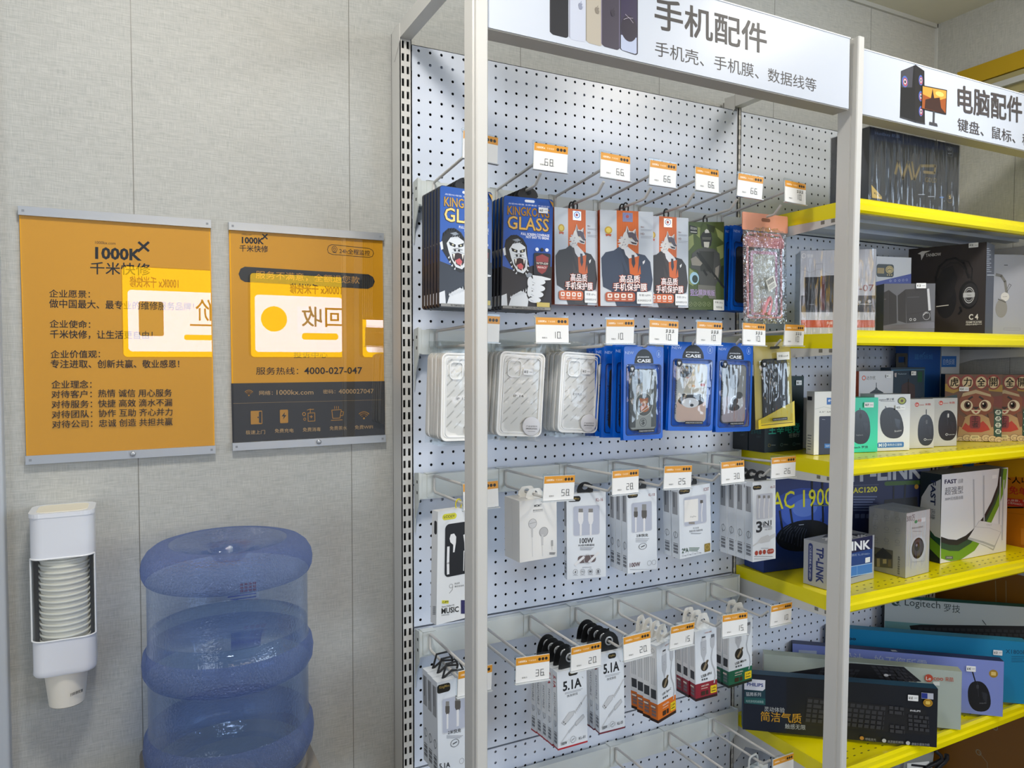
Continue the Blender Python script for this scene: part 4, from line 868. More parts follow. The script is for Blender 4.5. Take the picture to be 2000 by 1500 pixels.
def side_text(t, W, H):
    m = MB(); A = Art(m, None, None, (-W*.385, -.0089, -H*.12), (0, 0, -1), (1, 0, 0)); A.text('protection Case', -H*.19, 0, H*.19, 0, W*.075, P('#101420'), .006); m.build('side_lettering', t)
x, y, z, yaw, roll, W, H, D = FIT['B1']
for k in range(4):
    lab = 'blue phone case pouch, %s behind the pink waterproof pouch' % ['frontmost of the four', 'second of the four', 'third of the four', 'rearmost of the four'][k]
    if k == 0: bp0 = blue_pouch((.776, -.128, 1.775), .10, .02, .108, .20, lab); case_in(bp0, .108, .20, 'dark phone case', lambda A, w_, h_: None, '#23262b')
    else: dup(bp0, (.771-.004*k, -.128+.018*k, 1.775+.001*k), (0, .02, .10+.02*k), lab)
t, mw, W, H, D = item('PK', 'waterproof_phone_pouch', 'pink waterproof phone pouch in a crinkled clear bag under a peach header card', 'phone pouch')
W = .152
PINK = P('#e79ba4', .3); PK2 = P('#d9a3c4', .3); PEA = paint('peach_card', '#e8a288', .4)
m = MB(); m.prism(rrpts(-W*.53, H/2-.036, W*.53, H/2+.004, .003), -.001, .0012, PEA); m.prism(rrpts(-W*.1, H/2-.014, W*.1, H/2-.006, .004), -.0016, -.0009, P('#8a5a4a')); m.build('header_card', t, 'peach paper header card')
m = MB(); cz = -.028
def frame(m, x0, z0, x1, z1, wd, y, r, mat):
    o = rrpts(x0, z0, x1, z1, r); i_ = rrpts(x0+wd, z0+wd, x1-wd, z1-wd, max(r-wd, .001)); n = len(o); V = [(a, y, b_) for a, b_ in o+i_]+[(a, y+.003, b_) for a, b_ in o+i_]; F = []
    for k in range(n):
        j = (k+1) % n; F += [(k, j, n+j, n+k), (2*n+k, 3*n+k, 3*n+j, 2*n+j), (k, 2*n+k, 2*n+j, j), (n+k, n+j, 3*n+j, 3*n+k)]
    m.add(V, F, mat)
frame(m, -W*.40, -H*.47, W*.42, H*.34, .0045, .003, .008, PINK); frame(m, -W*.30, -H*.44, W*.32, H*.17, .007, .005, .006, PK2)
m.prism(rrpts(-W*.42, H*.20, W*.44, H*.30, .006), -.001, .008, PINK); m.prism(rrpts(-W*.22, H*.295, W*.12, H*.325, .008), .001, .006, PINK)
A = Art(m, None, None, (0, -.001, 0)); A.line([(-W*.2, -H*.25), (-W*.02, -H*.25)], .001, P('#b46a76')); A.rect(W*.18, -H*.27, W*.32, -H*.225, P('#c9707c'), .3); A.rect(W*.2, -H*.26, W*.3, -H*.235, PINK, .3)
m.prism([(-W*.3, -H*.43), (W*.32, -H*.43), (W*.32, H*.17), (-W*.3, H*.17)], .006, .0068, P('#d3d8d4', .3))
m.build('pouch', t, 'pink sealed pouch frame with clamp bar')
m = MB(); m.tube([(-.01, -.002, -H*.42), (-.006, -.003, -H*.36), (.002, -.004, -H*.30), (.01, -.003, -H*.27), (.016, -.002, -H*.31), (.012, -.002, -H*.38), (.004, -.002, -H*.44)], .004, PINK); m.tube([(-.014, -.001, -H*.44), (-.01, -.001, -H*.36), (-.004, -.001, -H*.32)], .004, PINK); m.build('lanyard', t, 'folded pink lanyard')
m = MB(); A = Art(m, None, None, (0, -.009, 0)); c, s_ = math.cos(.42), math.sin(.42)
def rp(a, b_): return (.008+a*c-b_*s_, -.034+a*s_+b_*c)
A.lp([rp(a, b_) for a, b_ in ((-.016, -.014), (.016, -.014), (.016, .014), (-.016, .014))], P('#e9ebe6'))
for i in range(9): A.lp([rp(-.013+.0028*i, .001), rp(-.0118+.0028*i+(.0006 if i % 2 else 0), .001), rp(-.0118+.0028*i+(.0006 if i % 2 else 0), .011), rp(-.013+.0028*i, .011)], KB)
for i in range(3): A.lp([rp(-.012, -.004-.003*i), rp(.010, -.004-.003*i), rp(.010, -.003-.003*i), rp(-.012, -.003-.003*i)], P('#777777'))
m.build('barcode_label', t, 'white barcode label')
m = MB(); m.pillow(W*1.02, H*.94, .016, CRINK, 16, 30, .003, 0.002, -H*.05, .0022, seed=5); m.build('clear_bag', t, 'crinkled clear bag')
# ---- row 2: boxed clear cases
TRAY = P('#ecebe7', .3)
def clam(key, lab, model, n, where, dirx):
    t, mw, W, H, D = item(key, 'phone_case_package', lab, 'phone case package', 'clear phone case packages')
    def tray(full):
        m = MB(); m.prism(rrpts(-W/2, -H/2, W/2, H/2, .012), .0, .010, TRAY)
        for k, (g, yy) in enumerate(((0, -.0022), (.006, -.0012))): frame(m, -W/2+g, -H/2+g, W/2-g, H/2-g, .0028, yy, .012-g*.6, P('#f7f7f5', .15))
        A = Art(m)
        if full:
            GR = P('#9c9c98')
            for i in range(4):
                for j in range(7):
                    a, b_ = -W*.40+i*W*.21+(j % 2)*.004, -H*.40+j*H*.118
                    A.text('WANGXIANKU', a, b_+.008, a+.014, b_-.006, .0027, GR)
            A.text(model, -W*.16, H*.02, W*.06, H*.02, H*.028, P('#3a3a3a'))
        return m.build('tray', t, 'white tray with rounded rim')
    tray(True)
    m = MB(); frame(m, -W*.32, H*.20, -W*.02, H*.40, .0016, -.0026, .008, P('#f4f5f5', .1)); frame(m, -W*.40, -H*.46, W*.42, H*.44, .0016, -.0022, .01, P('#f2f3f3', .1)); m.build('clear_case', t, 'clear phone case with camera cut-out')
    m = MB(); m.lathe([(0, 0), (.0195, 0), (.0195, .0016), (.018, .002), (0, .002)], P('#d9d9dd', .35), 40); o = m.build('round_label', t, 'round pale grey card with small lettering')
    o.rotation_euler = (math.pi/2, 0, 0); o.location = (W*.26, -.0028, -H*.375)
    m = MB(); A = Art(m); A.text('产品说明书', .012, .0, .036, .0, .0034, P('#777777')); A.text('SPECIFICATION', .012, .005, .036, .005, .0026, P('#444444'), .02); A.lines(.016, .010, .032, .010, 1, .0006, P('#888888'))
    q = m.build('label_lettering', o); q.rotation_euler = (-math.pi/2, 0, 0); q.location = (-.024, -.0, .0026)
    m = MB(); A = Art(m, e0=.003); A.sticker(W*.13, -H*.27, .021, .012); m.build('price_sticker', t)
    m = MB(); m.pillow(W*1.05, H*1.2, .013, SOFT, 14, 24, .005, 0, .006, .0014, seed=int(W*1e5)); m.build('clear_bag', t, 'crinkled clear bag')
    stack(t, n, .0165, dirx, .01, 0, 'boxed clear phone case', where, .02)
    return t
clam('P1', 'boxed clear phone case in a white tray, front one beside the left upright', 'IP 13', 5, 'on the hook beside the left upright', .0)
clam('P2', 'clear phone case in white tray marked IP 14, front one right of the post', 'IP 14', 4, 'behind the tray marked IP 14', -.002)
clam('P3', 'clear phone case in white tray marked IP 15 PLUS, beside the blue pouches', 'IP 15 PLUS', 4, 'behind the tray marked IP 15 PLUS', -.001)
# ---- row 2: blue pouches with printed cases
def note(A, w_, h_):
    A.lp(rrpts(-w_*.95, -h_*.96, w_*.95, h_*.96, .008), P('#9fa09a', .4)); A.lp([(-w_*.95, -h_*.9), (-w_*.55, -h_*.9), (-w_*.5, h_*.9), (-w_*.95, h_*.9)], P('#4d4e4c')); A.lp([(w_*.6, -h_*.9), (w_*.95, -h_*.9), (w_*.95, h_*.9), (w_*.62, h_*.9)], P('#55564f'))
    A.text('100', w_*.5, -h_*.7, w_*.93, -h_*.7, h_*.18, P('#b7b8b0'), .01); A.text('$', -w_*.12, h_*.74, w_*.12, h_*.74, h_*.18, P('#3c3d3a'), .02); A.ell(0, h_*.74, w_*.26, w_*.26, P('#4d4e4c'), ring=.12)
    A.ell(w_*.05, h_*.16, w_*.66, w_*.72, P('#565650')); A.ell(w_*.05, h_*.16, w_*.66, w_*.72, P('#c9c9c0'), ring=.05)
    B = P('#b8672c'); A.ell(w_*.1, h_*.28, w_*.34, h_*.13, B); A.ell(w_*.06, h_*.06, w_*.3, h_*.10, B); A.ell(-w_*.2, -h_*.01, w_*.1, h_*.045, B); A.ell(w_*.28, -h_*.02, w_*.09, h_*.04, B); A.ell(w_*.1, h_*.08, w_*.15, h_*.045, P('#e0b184')); A.line([(-w_*.2, h_*.42), (w_*.5, h_*.22)], .0016, P('#e6d6c6'))
def panda1(A, w_, h_):
    A.lp(rrpts(-w_*.95, -h_*.96, w_*.95, h_*.96, .008), P('#d8d6d2', .4)); A.lp(rrpts(-w_*.95, -h_*.96, w_*.95, -h_*.25, .008), P('#d9b7a6'))
    A.lp([(w_*.05, h_*.7), (w_*.75, h_*.0), (-w_*.55, 0)], P('#cfc5b3'))
    A.ell(0, h_*.26, w_*.86, h_*.20, P('#1d1e20')); A.ell(-w_*.05, h_*.34, w_*.56, h_*.17, P('#e9e7ea')); A.ell(w_*.05, h_*.42, w_*.12, h_*.05, P('#1d1e20')); A.ell(-w_*.5, h_*.08, w_*.14, h_*.05, P('#1d1e20')); A.ell(w_*.5, h_*.08, w_*.14, h_*.05, P('#1d1e20'))
    A.ell(w_*.72, -h_*.28, w_*.16, h_*.05, P('#c6493b')); A.ell(-w_*.3, -h_*.55, w_*.14, h_*.06, P('#c6604e')); A.ell(w_*.12, -h_*.22, w_*.12, h_*.055, P('#d79a58')); A.ell(w_*.1, -h_*.16, w_*.1, h_*.05, P('#eee7d8')); A.line([(w_*.45, -h_*.35), (w_*.7, -h_*.42)], .0014, P('#3d6a3a'))
def panda2(A, w_, h_):
    A.lp(rrpts(-w_*.95, -h_*.96, w_*.95, h_*.96, .008), P('#8d8d8d', .4)); A.lp(rrpts(-w_*.95, -h_*.96, w_*.95, -h_*.1, .008), P('#a89aa0'))
    A.ell(w_*.25, h_*.30, w_*.55, h_*.26, P('#d0cfd2')); A.ell(w_*.1, h_*.24, w_*.26, h_*.13, P('#26272a')); A.ell(w_*.42, h_*.05, w_*.3, h_*.12, P('#33353a')); A.ell(0, h_*.46, w_*.5, h_*.12, P('#2b2c30')); A.ell(0, -h_*.4, w_*.4, h_*.25, P('#4c4d50'))
x, y, z, yaw, roll, W, H, D = FIT['B1']
p = blue_pouch((x, y, z), yaw, roll, W, H, 'blue protective case pouch holding a banknote-print phone case with a brown bear'); case_in(p, W, H, 'grey banknote-print phone case', note, '#3a3a38'); side_text(p, W, H); front_film(p, W, H)
for k in range(1, 5):
    lab = 'blue protective case pouch, %s behind the banknote-print case' % ['nearest', 'second', 'third', 'rearmost'][k-1]
    if k == 1: p2 = blue_pouch((x-.006, y+.022, z+.003), -.10, .02, W, H, lab); case_in(p2, W, H, 'dark phone case', lambda A, w_, h_: None, '#2b2d31'); side_text(p2, W, H)
    else: dup(p2, (x-.006-.004*k, y+.022*k+.004, z+.002*(k % 2)), (0, .012*(k % 3), -.12-.03*k), lab)
x, y, z, yaw, roll, W, H, D = FIT['B2']
p = blue_pouch((x, y, z), yaw, roll, W, H, 'blue protective case pouch holding a pale phone case with a printed panda'); case_in(p, W, H, 'pale panda-print phone case', panda1, '#c9c4bd'); side_text(p, W, H); front_film(p, W, H)
p2 = blue_pouch((x+.004, y+.022, z), yaw+.06, roll-.01, W, H, 'blue protective case pouch just behind the pale panda-print case'); case_in(p2, W, H, 'dark phone case', lambda A, w_, h_: None, '#2b2d31')
x, y, z, yaw, roll, W, H, D = FIT['B3']
p = blue_pouch((x, y, z), yaw, roll, W, H, 'blue protective case pouch holding a grey phone case, left of the gold pouch'); case_in(p, W, H, 'grey panda-print phone case', panda2, '#5b5c5f'); side_text(p, W, H); front_film(p, W, H)
p2 = blue_pouch((x+.002, y+.022, z+.002), yaw-.05, roll, W, H, 'blue protective case pouch just behind the grey case beside the gold pouch'); case_in(p2, W, H, 'dark phone case', lambda A, w_, h_: None, '#2b2d31')
def gold_pouch(lab, loc, rot, W, H):
    t = thing('phone_case_pouch', lab, 'phone case pouch', loc, rot)
    GP = paint('gold_pouch', '#b6a85e', .3, .04, .05)
    m = MB(); m.pillow(W, H, .010, GP, 10, 14, .006, wr=.001, seed=9); m.build('pouch_back', t, 'olive-gold foil back')
    m = MB(); cz = -.012; m.prism(rrpts(-W*.34, cz-H*.37, W*.33, cz+H*.37, .008), -.002, .004, P('#26282c', .45)); A = Art(m, None, None, (0, -.002, cz))
    for b_ in (.27, .19, .07): A.ell(0, -H*b_, .0047 if b_ > .1 else .0062, .0047 if b_ > .1 else .0062, P('#8f9195', .3))
    for a in (-.0115, .0095): A.rect(a, -H*.24, a+.003, -H*.2, P('#8f9195', .3), .4)
    A.line([(-W*.1, -H*.1), (-W*.1, H*.36)], .0006, P('#1b1c20')); A.line([(W*.1, -H*.1), (W*.1, H*.36)], .0006, P('#1b1c20'))
    m.build('phone_case', t, 'black phone case with camera holes')
    m = MB(); A = Art(m, None, None, (0, -.0035, 0)); A.lp([(-W*.49, -H*.49), (W*.49, -H*.49), (W*.49, -H*.20), (-W*.49, -H*.39)], P('#e8cc08', .3)); A.lines(-W*.42, H*.45, W*.44, H*.44, 1, .0022, P('#8a7a10')); m.build('yellow_corner', t, 'bright yellow slanted bottom')
    m = MB(); A = Art(m, None, None, (0, -.0068, 0)); A.rect(W*.02, -H*.38, W*.36, -H*.29, P('#eceeea'), .05); A.text('荣耀mate8', W*.06, -H*.335, W*.32, -H*.335, H*.026, P('#3a3a3a')); m.build('name_label', t, 'white name label')
    m = MB(); m.prism(rrpts(-W*.13, H*.42, W*.13, H*.45, .003), -.0035, -.003, P('#2c2a1c')); m.build('hang_slot', t)
    front_film(t, W, H*.98); return t
x, y, z, yaw, roll, W, H, D = FIT['G1']; gold_pouch('gold and yellow pouch with a black phone case, rightmost on the second rail', (x, y, z), (0, roll, yaw), W*.9, H)

# ---- row 3
t, mw, W, H, D = item('E1', 'earphone_box', 'white earphone box with black window, hanging left of the cream post', 'earphone box')
m = MB(); m.box(-W/2, W/2, 0, D, -H/2, H/2, '#e3e6e8'); F, L, R, T = faces(m, mw, W, H, D, (780, 860, 4.167))
F.rect(350, 595, 466, 645, P('#d8d43a'), .5); F.text('LCCCY', 362, 624, 452, 614, 20, P('#222222'), .02)
F.rect(362, 668, 690, 1090, P('#d3d7da'), .12); F.rect(370, 662, 690, 1085, P('#17181c'), .1)
WH = P('#e9eaec', .3)
F.poly([(408, 800), (418, 765), (445, 758), (462, 785), (460, 830), (448, 910), (436, 912), (438, 850), (415, 830)], WH); F.poly([(520, 770), (545, 755), (560, 800), (545, 900), (530, 910), (528, 830)], WH); F.line([(398, 870), (395, 1000), (396, 1085)], 20, WH); F.line([(525, 900), (522, 1060)], 6, WH)
F.ell(420, 1185, 15, 17, P('#9a9a9a'), ring=.2); F.line([(434, 1190), (430, 1215), (406, 1245)], 4, P('#9a9a9a')); F.text('高品质', 448, 1166, 490, 1160, 14, P('#666666')); F.text('重低音音质', 448, 1190, 525, 1180, 14, P('#666666'))
F.rect(345, 1302, 400, 1328, P('#d8d43a')); F.text('C-899', 350, 1318, 398, 1312, 16, P('#333333'), .02); F.text('MUSIC', 342, 1390, 482, 1372, 46, P('#222222'), .02); F.text('Stereo Rubber Oil', 344, 1355, 445, 1338, 14, P('#333333')); F.text('EARPHONES', 342, 1424, 405, 1416, 10, P('#777777')); F.rect(500, 1300, 560, 1410, P('#2d2a5c'))
L.rect(284, 655, 306, 765, P('#2b2b2e'), .4)
for i in range(8): L.rect(272, 1350+i*9, 296, 1354+i*9, P('#777777'))
m.build('carton', t); loop(t, H, D, '#d9c91c', .012, .014)
t, mw, W, H, D = item('E2', 'earphone_box', 'small white earphone box with two printed earbuds, front one on its hook', 'earphone box')
m = MB(); m.box(-W/2, W/2, 0, D, -H/2, H/2, '#e9e8e5'); F, L, R, T = faces(m, mw, W, H, D, (780, 860, 4.167)); GY = P('#8f8f90'); LG = P('#c9c9ca')
F.text('MEMT', 1097, 534, 1157, 528, 20, P('#3a3a3a'), .01); F.text('重低音线控耳机', 1087, 572, 1168, 564, 15, P('#555555')); F.line([(1088, 585), (1168, 577)], 1.5, GY)
F.ell(1084, 678, 34, 40, GY); F.ell(1084, 678, 31, 37, P('#d2d2d3', .3)); F.line([(1058, 680), (1112, 665)], 3, GY); F.poly([(1072, 710), (1088, 710), (1087, 790), (1075, 790)], LG); F.line([(1081, 795), (1084, 945)], 6, P('#d8d8d8'))
F.ell(1174, 745, 36, 40, GY); F.ell(1174, 745, 32, 36, P('#b9b9ba')); F.poly([(1155, 765), (1172, 765), (1170, 855), (1157, 855)], LG); F.line([(1163, 860), (1165, 940)], 6, P('#d8d8d8')); F.rect(1234, 812, 1250, 860, P('#a8a8a8'), .2); F.line([(1242, 860), (1242, 890)], 3, LG)
F.lines(1220, 915, 1268, 925, 2, 7, P('#777777')); m.build('carton', t); hang_tab(t, W, H, D, '#eceae4', .042, .02, True)
stack(t, 2, .031, -.001, .02, 0, 'small white earphone box', 'behind the one with printed earbuds')
def cablebox(key, crop, lab, group, n=1, dy=.022, tab='#17181a', tabh=.024, bar='', body='#e1e7ee', art=None, where='', dyaw=0, dx=0, tw=.038):
    t, mw, W, H, D = item(key, 'cable_box', lab, 'cable box', group)
    m = MB(); m.box(-W/2, W/2, 0, D, -H/2, H/2, body); F, L, R, T = faces(m, mw, W, H, D, crop)
    S_ = Art(m, None, None, (-W/2, D/2, 0), (0, -1, 0), e0=.0002); g = P('#9ea1a6')
    S_.rect(-D*.36, -H*.44, D*.3, -H*.12, g); S_.rect(-D*.2, -H*.43, -D*.05, -H*.22, P('#6b6e74')); S_.ell(0, H*.17, D*.28, H*.045, P('#55585e'), ring=.12); S_.line([(0, H*.12), (-D*.1, H*.23)], .0009, P('#44474d'))
    for i in range(7): S_.rect(-D*.3, H*.29+i*H*.022, D*.28, H*.29+i*H*.022+H*.009*(1+i % 2), P('#6f7278'))
    art(m, F, L, R, T, W, H, D)
    m.build('carton', t)
    if tab: hang_tab(t, W, H, D, tab, tw, tabh)
    if n > 1: stack(t, n, dy, dx, dyaw, 0, lab.split(', ')[0].replace('box with', 'box like the one with'), where)
    return t
def badge(F, x0, y0, x1, y1):
    F.rect(x0, y0, x1, y1, P('#1b1912'), .45); F.text('KingMou', x0+(x1-x0)*.15, (y0+y1)/2, x1-(x1-x0)*.12, (y0+y1)/2-2, (y1-y0)*.45, P('#a88f4c'), .01)
WIN = P('#b9bfcf', .2); PLG = P('#e6e7ea', .3); MET = P('#9c9a96', .3, .5); DKG = P('#5a5652', .4)
def usb(F, x, y, w_, h1, h2, tip, boot, tail):
    F.rect(x-w_*.42, y, x+w_*.42, y+h1, tip); F.poly([(x-w_/2, y+h1), (x+w_/2, y+h1), (x+w_/2, y+h1+h2*.7), (x+w_*.3, y+h1+h2), (x-w_*.3, y+h1+h2), (x-w_/2, y+h1+h2*.7)], boot); F.line([(x, y+h1+h2), (x, tail)], w_*.38, PLG)
def a_kl16(m, F, L, R, T, W, H, D):
    badge(F, 1370, 455, 1475, 500); F.text('KL-16', 1600, 484, 1656, 480, 28, P('#8f4a4e'), .01); F.rect(1412, 528, 1632, 775, P('#d7dae0'), .08); F.rect(1416, 532, 1628, 771, WIN, .08)
    for x in (1476, 1557): usb(F, x, 556, 42, 30, 95, MET, PLG, 770)
    F.text('100W', 1468, 818, 1578, 812, 44, P('#3c3f46'), .02); F.text('PD快充数据线', 1458, 855, 1587, 850, 18, P('#3c3f46'), .01); F.lines(1470, 872, 1580, 890, 3, 4, P('#9a9da4'))
    F.rect(1452, 935, 1598, 995, P('#6b5f60'), .4); F.line([(1430, 1012), (1500, 950)], 20, PLG); F.line([(1545, 990), (1618, 915)], 20, PLG); F.ell(1530, 965, 30, 42, P('#c9ccd2'), ring=.12); F.text('支持苹果100W快充', 1488, 1033, 1562, 1030, 10, P('#8a8d94'))
    for i, x in enumerate((1432, 1491, 1554, 1617)): F.ell(x, 1070-i*2, 19, 22, P('#6b6e74'), ring=.1); F.lines(x-20, 1098-i*3, x+20, 1098-i*3, 1, 3, P('#9a9da4'))
    F.poly([(1436, 1056), (1426, 1074), (1432, 1074), (1428, 1086), (1440, 1068), (1434, 1068)], P('#333333')); F.text('PD', 1480, 1068, 1502, 1067, 14, P('#55585e')); F.rect(1544, 1058, 1564, 1074, P('#6b6e74'), .2); F.rect(1610, 1052, 1624, 1078, P('#6b6e74'), .2)
cablebox('KL', (780, 860, 4.167), 'white boxed charging cable with two pale plugs and 100W print', None, art=a_kl16)
def a_kl11(m, F, L, R, T, W, H, D):
    badge(F, 190, 428, 274, 468); F.text('KL-11B', 362, 444, 412, 440, 22, P('#8f4a4e'), .01); F.rect(220, 500, 390, 746, P('#cfd3da'), .08); F.rect(224, 504, 386, 742, WIN, .08)
    usb(F, 257, 545, 32, 34, 50, MET, DKG, 742); usb(F, 325, 520, 42, 50, 68, MET, DKG, 742)
    F.text('2米快充', 262, 776, 356, 770, 26, P('#33363c'), .015); F.lines(255, 800, 365, 825, 3, 4, P('#9a9da4')); F.ell(313, 862, 33, 26, P('#7a7d84'), ring=.15); F.line([(300, 868), (328, 855)], 7, P('#55585e'))
    F.text('100W', 208, 1016, 292, 1006, 36, P('#5a2f36'), .012); F.ell(366, 998, 17, 20, P('#7a7d84'), ring=.1); F.ell(404, 992, 17, 20, P('#7a7d84'), ring=.1); F.lines(208, 1050, 420, 1030, 1, 4, P('#8a8d94'))
cablebox('C2', (1180, 860, 4.167), 'white fast-charge cable box, front one left of the charger box on the third rail', 'white dark-plug cable boxes on the third rail', 3, .0235, art=a_kl11, where='left of the charger box')
def a_2a(m, F, L, R, T, W, H, D):
    badge(F, 608, 394, 698, 435); F.text('KC03T', 810, 400, 853, 394, 26, P('#8f4a4e'), .01); F.rect(644, 448, 834, 690, P('#cfd3da'), .08); F.rect(650, 454, 830, 684, WIN, .08)
    F.poly([(652, 488), (764, 474), (764, 654), (652, 668)], P('#eceae6', .35)); F.text('KingMou', 700, 624, 748, 619, 16, P('#777777')); F.rect(688, 664, 736, 682, P('#8f8a84')); F.rect(780, 486, 803, 512, DKG); F.line([(798, 512), (792, 590), (795, 660)], 8, PLG)
    F.text('3C认证', 722, 714, 770, 710, 14, P('#55585e')); F.text('智能识别 快速充电', 692, 742, 800, 728, 18, P('#55585e')); F.lines(705, 755, 790, 760, 2, 3, P('#9a9da4'))
    F.text('2*A', 632, 900, 685, 890, 40, P('#2c4a38'), .02); F.lines(690, 875, 775, 898, 3, 8, P('#8a9a90')); F.rect(815, 838, 862, 905, P('#8f7a34'), .1); F.ell(838, 868, 17, 20, P('#c9b064'), ring=.15)
    for i in range(4): F.ell(640+40*i, 938-8*i, 7, 8, P('#8a8d94'), ring=.2); F.lines(652+40*i, 938-8*i, 668+40*i, 936-8*i, 1, 6, P('#9a9da4'))
cablebox('C3', (1180, 860, 4.167), 'white boxed wall charger with cable in a clear window', 'white charger boxes', 2, .03, art=a_2a, where='behind the window one')
def a_3in1(m, F, L, R, T, W, H, D):
    badge(F, 1210, 366, 1280, 402); F.text('KL-25', 1355, 382, 1390, 376, 20, P('#8f4a4e'), .01); F.rect(1236, 432, 1373, 640, P('#cfd3da'), .08); F.rect(1240, 436, 1369, 636, P('#c6cad6', .2), .08)
    for x in (1262, 1302, 1340): F.rect(x-11, 448, x+9, 472, MET); F.line([(x+4, 472), (x-3, 560), (x-2, 630)], 7, PLG)
    F.text('3', 1236, 708, 1285, 700, 92, P('#2c2e33'), .03); F.text('iN1', 1290, 682, 1360, 668, 40, P('#2c2e33'), .02); F.lines(1290, 705, 1365, 695, 2, 6, P('#8a8d94')); F.text('一拖三数据线', 1300, 728, 1365, 718, 14, P('#777a80'))
    F.poly([(1245, 830), (1275, 790), (1330, 768), (1362, 790), (1345, 822), (1275, 836)], P('#cbcdd0')); F.line([(1205, 860), (1255, 828)], 10, P('#cbcdd0')); F.line([(1345, 795), (1396, 768)], 26, P('#cbcdd0')); F.lines(1275, 878, 1335, 870, 1, 4, P('#9a9da4'))
    RD = P('#a8402f')
    for x, y in ((1238, 917), (1270, 912), (1302, 908)): F.ell(x, y, 13, 19, RD)
    F.rect(1324, 882, 1380, 922, RD, .5); F.text('≤120W', 1330, 904, 1375, 898, 14, P('#e8c9c0')); F.lines(1218, 965, 1385, 945, 2, 4, P('#8a8d94'))
cablebox('C4', (1180, 860, 4.167), 'white three-in-one cable box, front one at the right end of the third rail', 'white three-in-one cable boxes', 4, .0275, art=a_3in1, where='at the third rail right end')
# ---- row 4
def a_2m(m, F, L, R, T, W, H, D):
    F.rect(320, 676, 432, 750, P('#1b1912'), .3); F.text('KingMou', 340, 712, 425, 690, 30, P('#a88f4c'), .01); F.rect(360, 770, 640, 1070, P('#cfd3da'), .06); F.rect(366, 776, 636, 1060, WIN, .06)
    usb(F, 408, 825, 36, 40, 70, MET, DKG, 1055); usb(F, 495, 775, 48, 45, 80, MET, DKG, 1030)
    F.text('2米快充', 412, 1090, 522, 1068, 34, P('#33363c'), .015); F.lines(400, 1115, 540, 1135, 3, 4, P('#9a9da4')); F.ell(470, 1178, 36, 34, P('#7a7d84'), ring=.15); F.line([(455, 1186), (486, 1168)], 8, P('#55585e')); F.ell(528, 1330, 19, 24, P('#7a7d84'), ring=.1)
    F.text('5.1A', 338, 1376, 430, 1360, 44, P('#22252b'), .02)
def wire_hang(t, W, H, D):
    m = MB(); z = H/2-.001; y = D*.5; K = P('#16171a', .5); pts = [(-.022, y, z), (-.013, y, z+.027), (.013, y, z+.027), (.022, y, z+.008), (.020, y, z)]
    m.tube(pts, .0021, K, 6); m.tube([(-.022, y, z), (-.002, y, z+.012), (.02, y, z+.008)], .0021, K, 6); return m.build('wire_hanger', t, 'black bent hanger')
t = cablebox('D1', (780, 1180, 4.348), 'white boxed fast-charge cable with two dark plugs, front one left of the cream post', 'white dark-plug cable boxes left of the post', 1, art=a_2m, tab=None)
wire_hang(t, .077, .1829, .024); stack(t, 3, .0255, 0, .01, 0, 'white fast-charge cable box', 'in the stack left of the cream post')
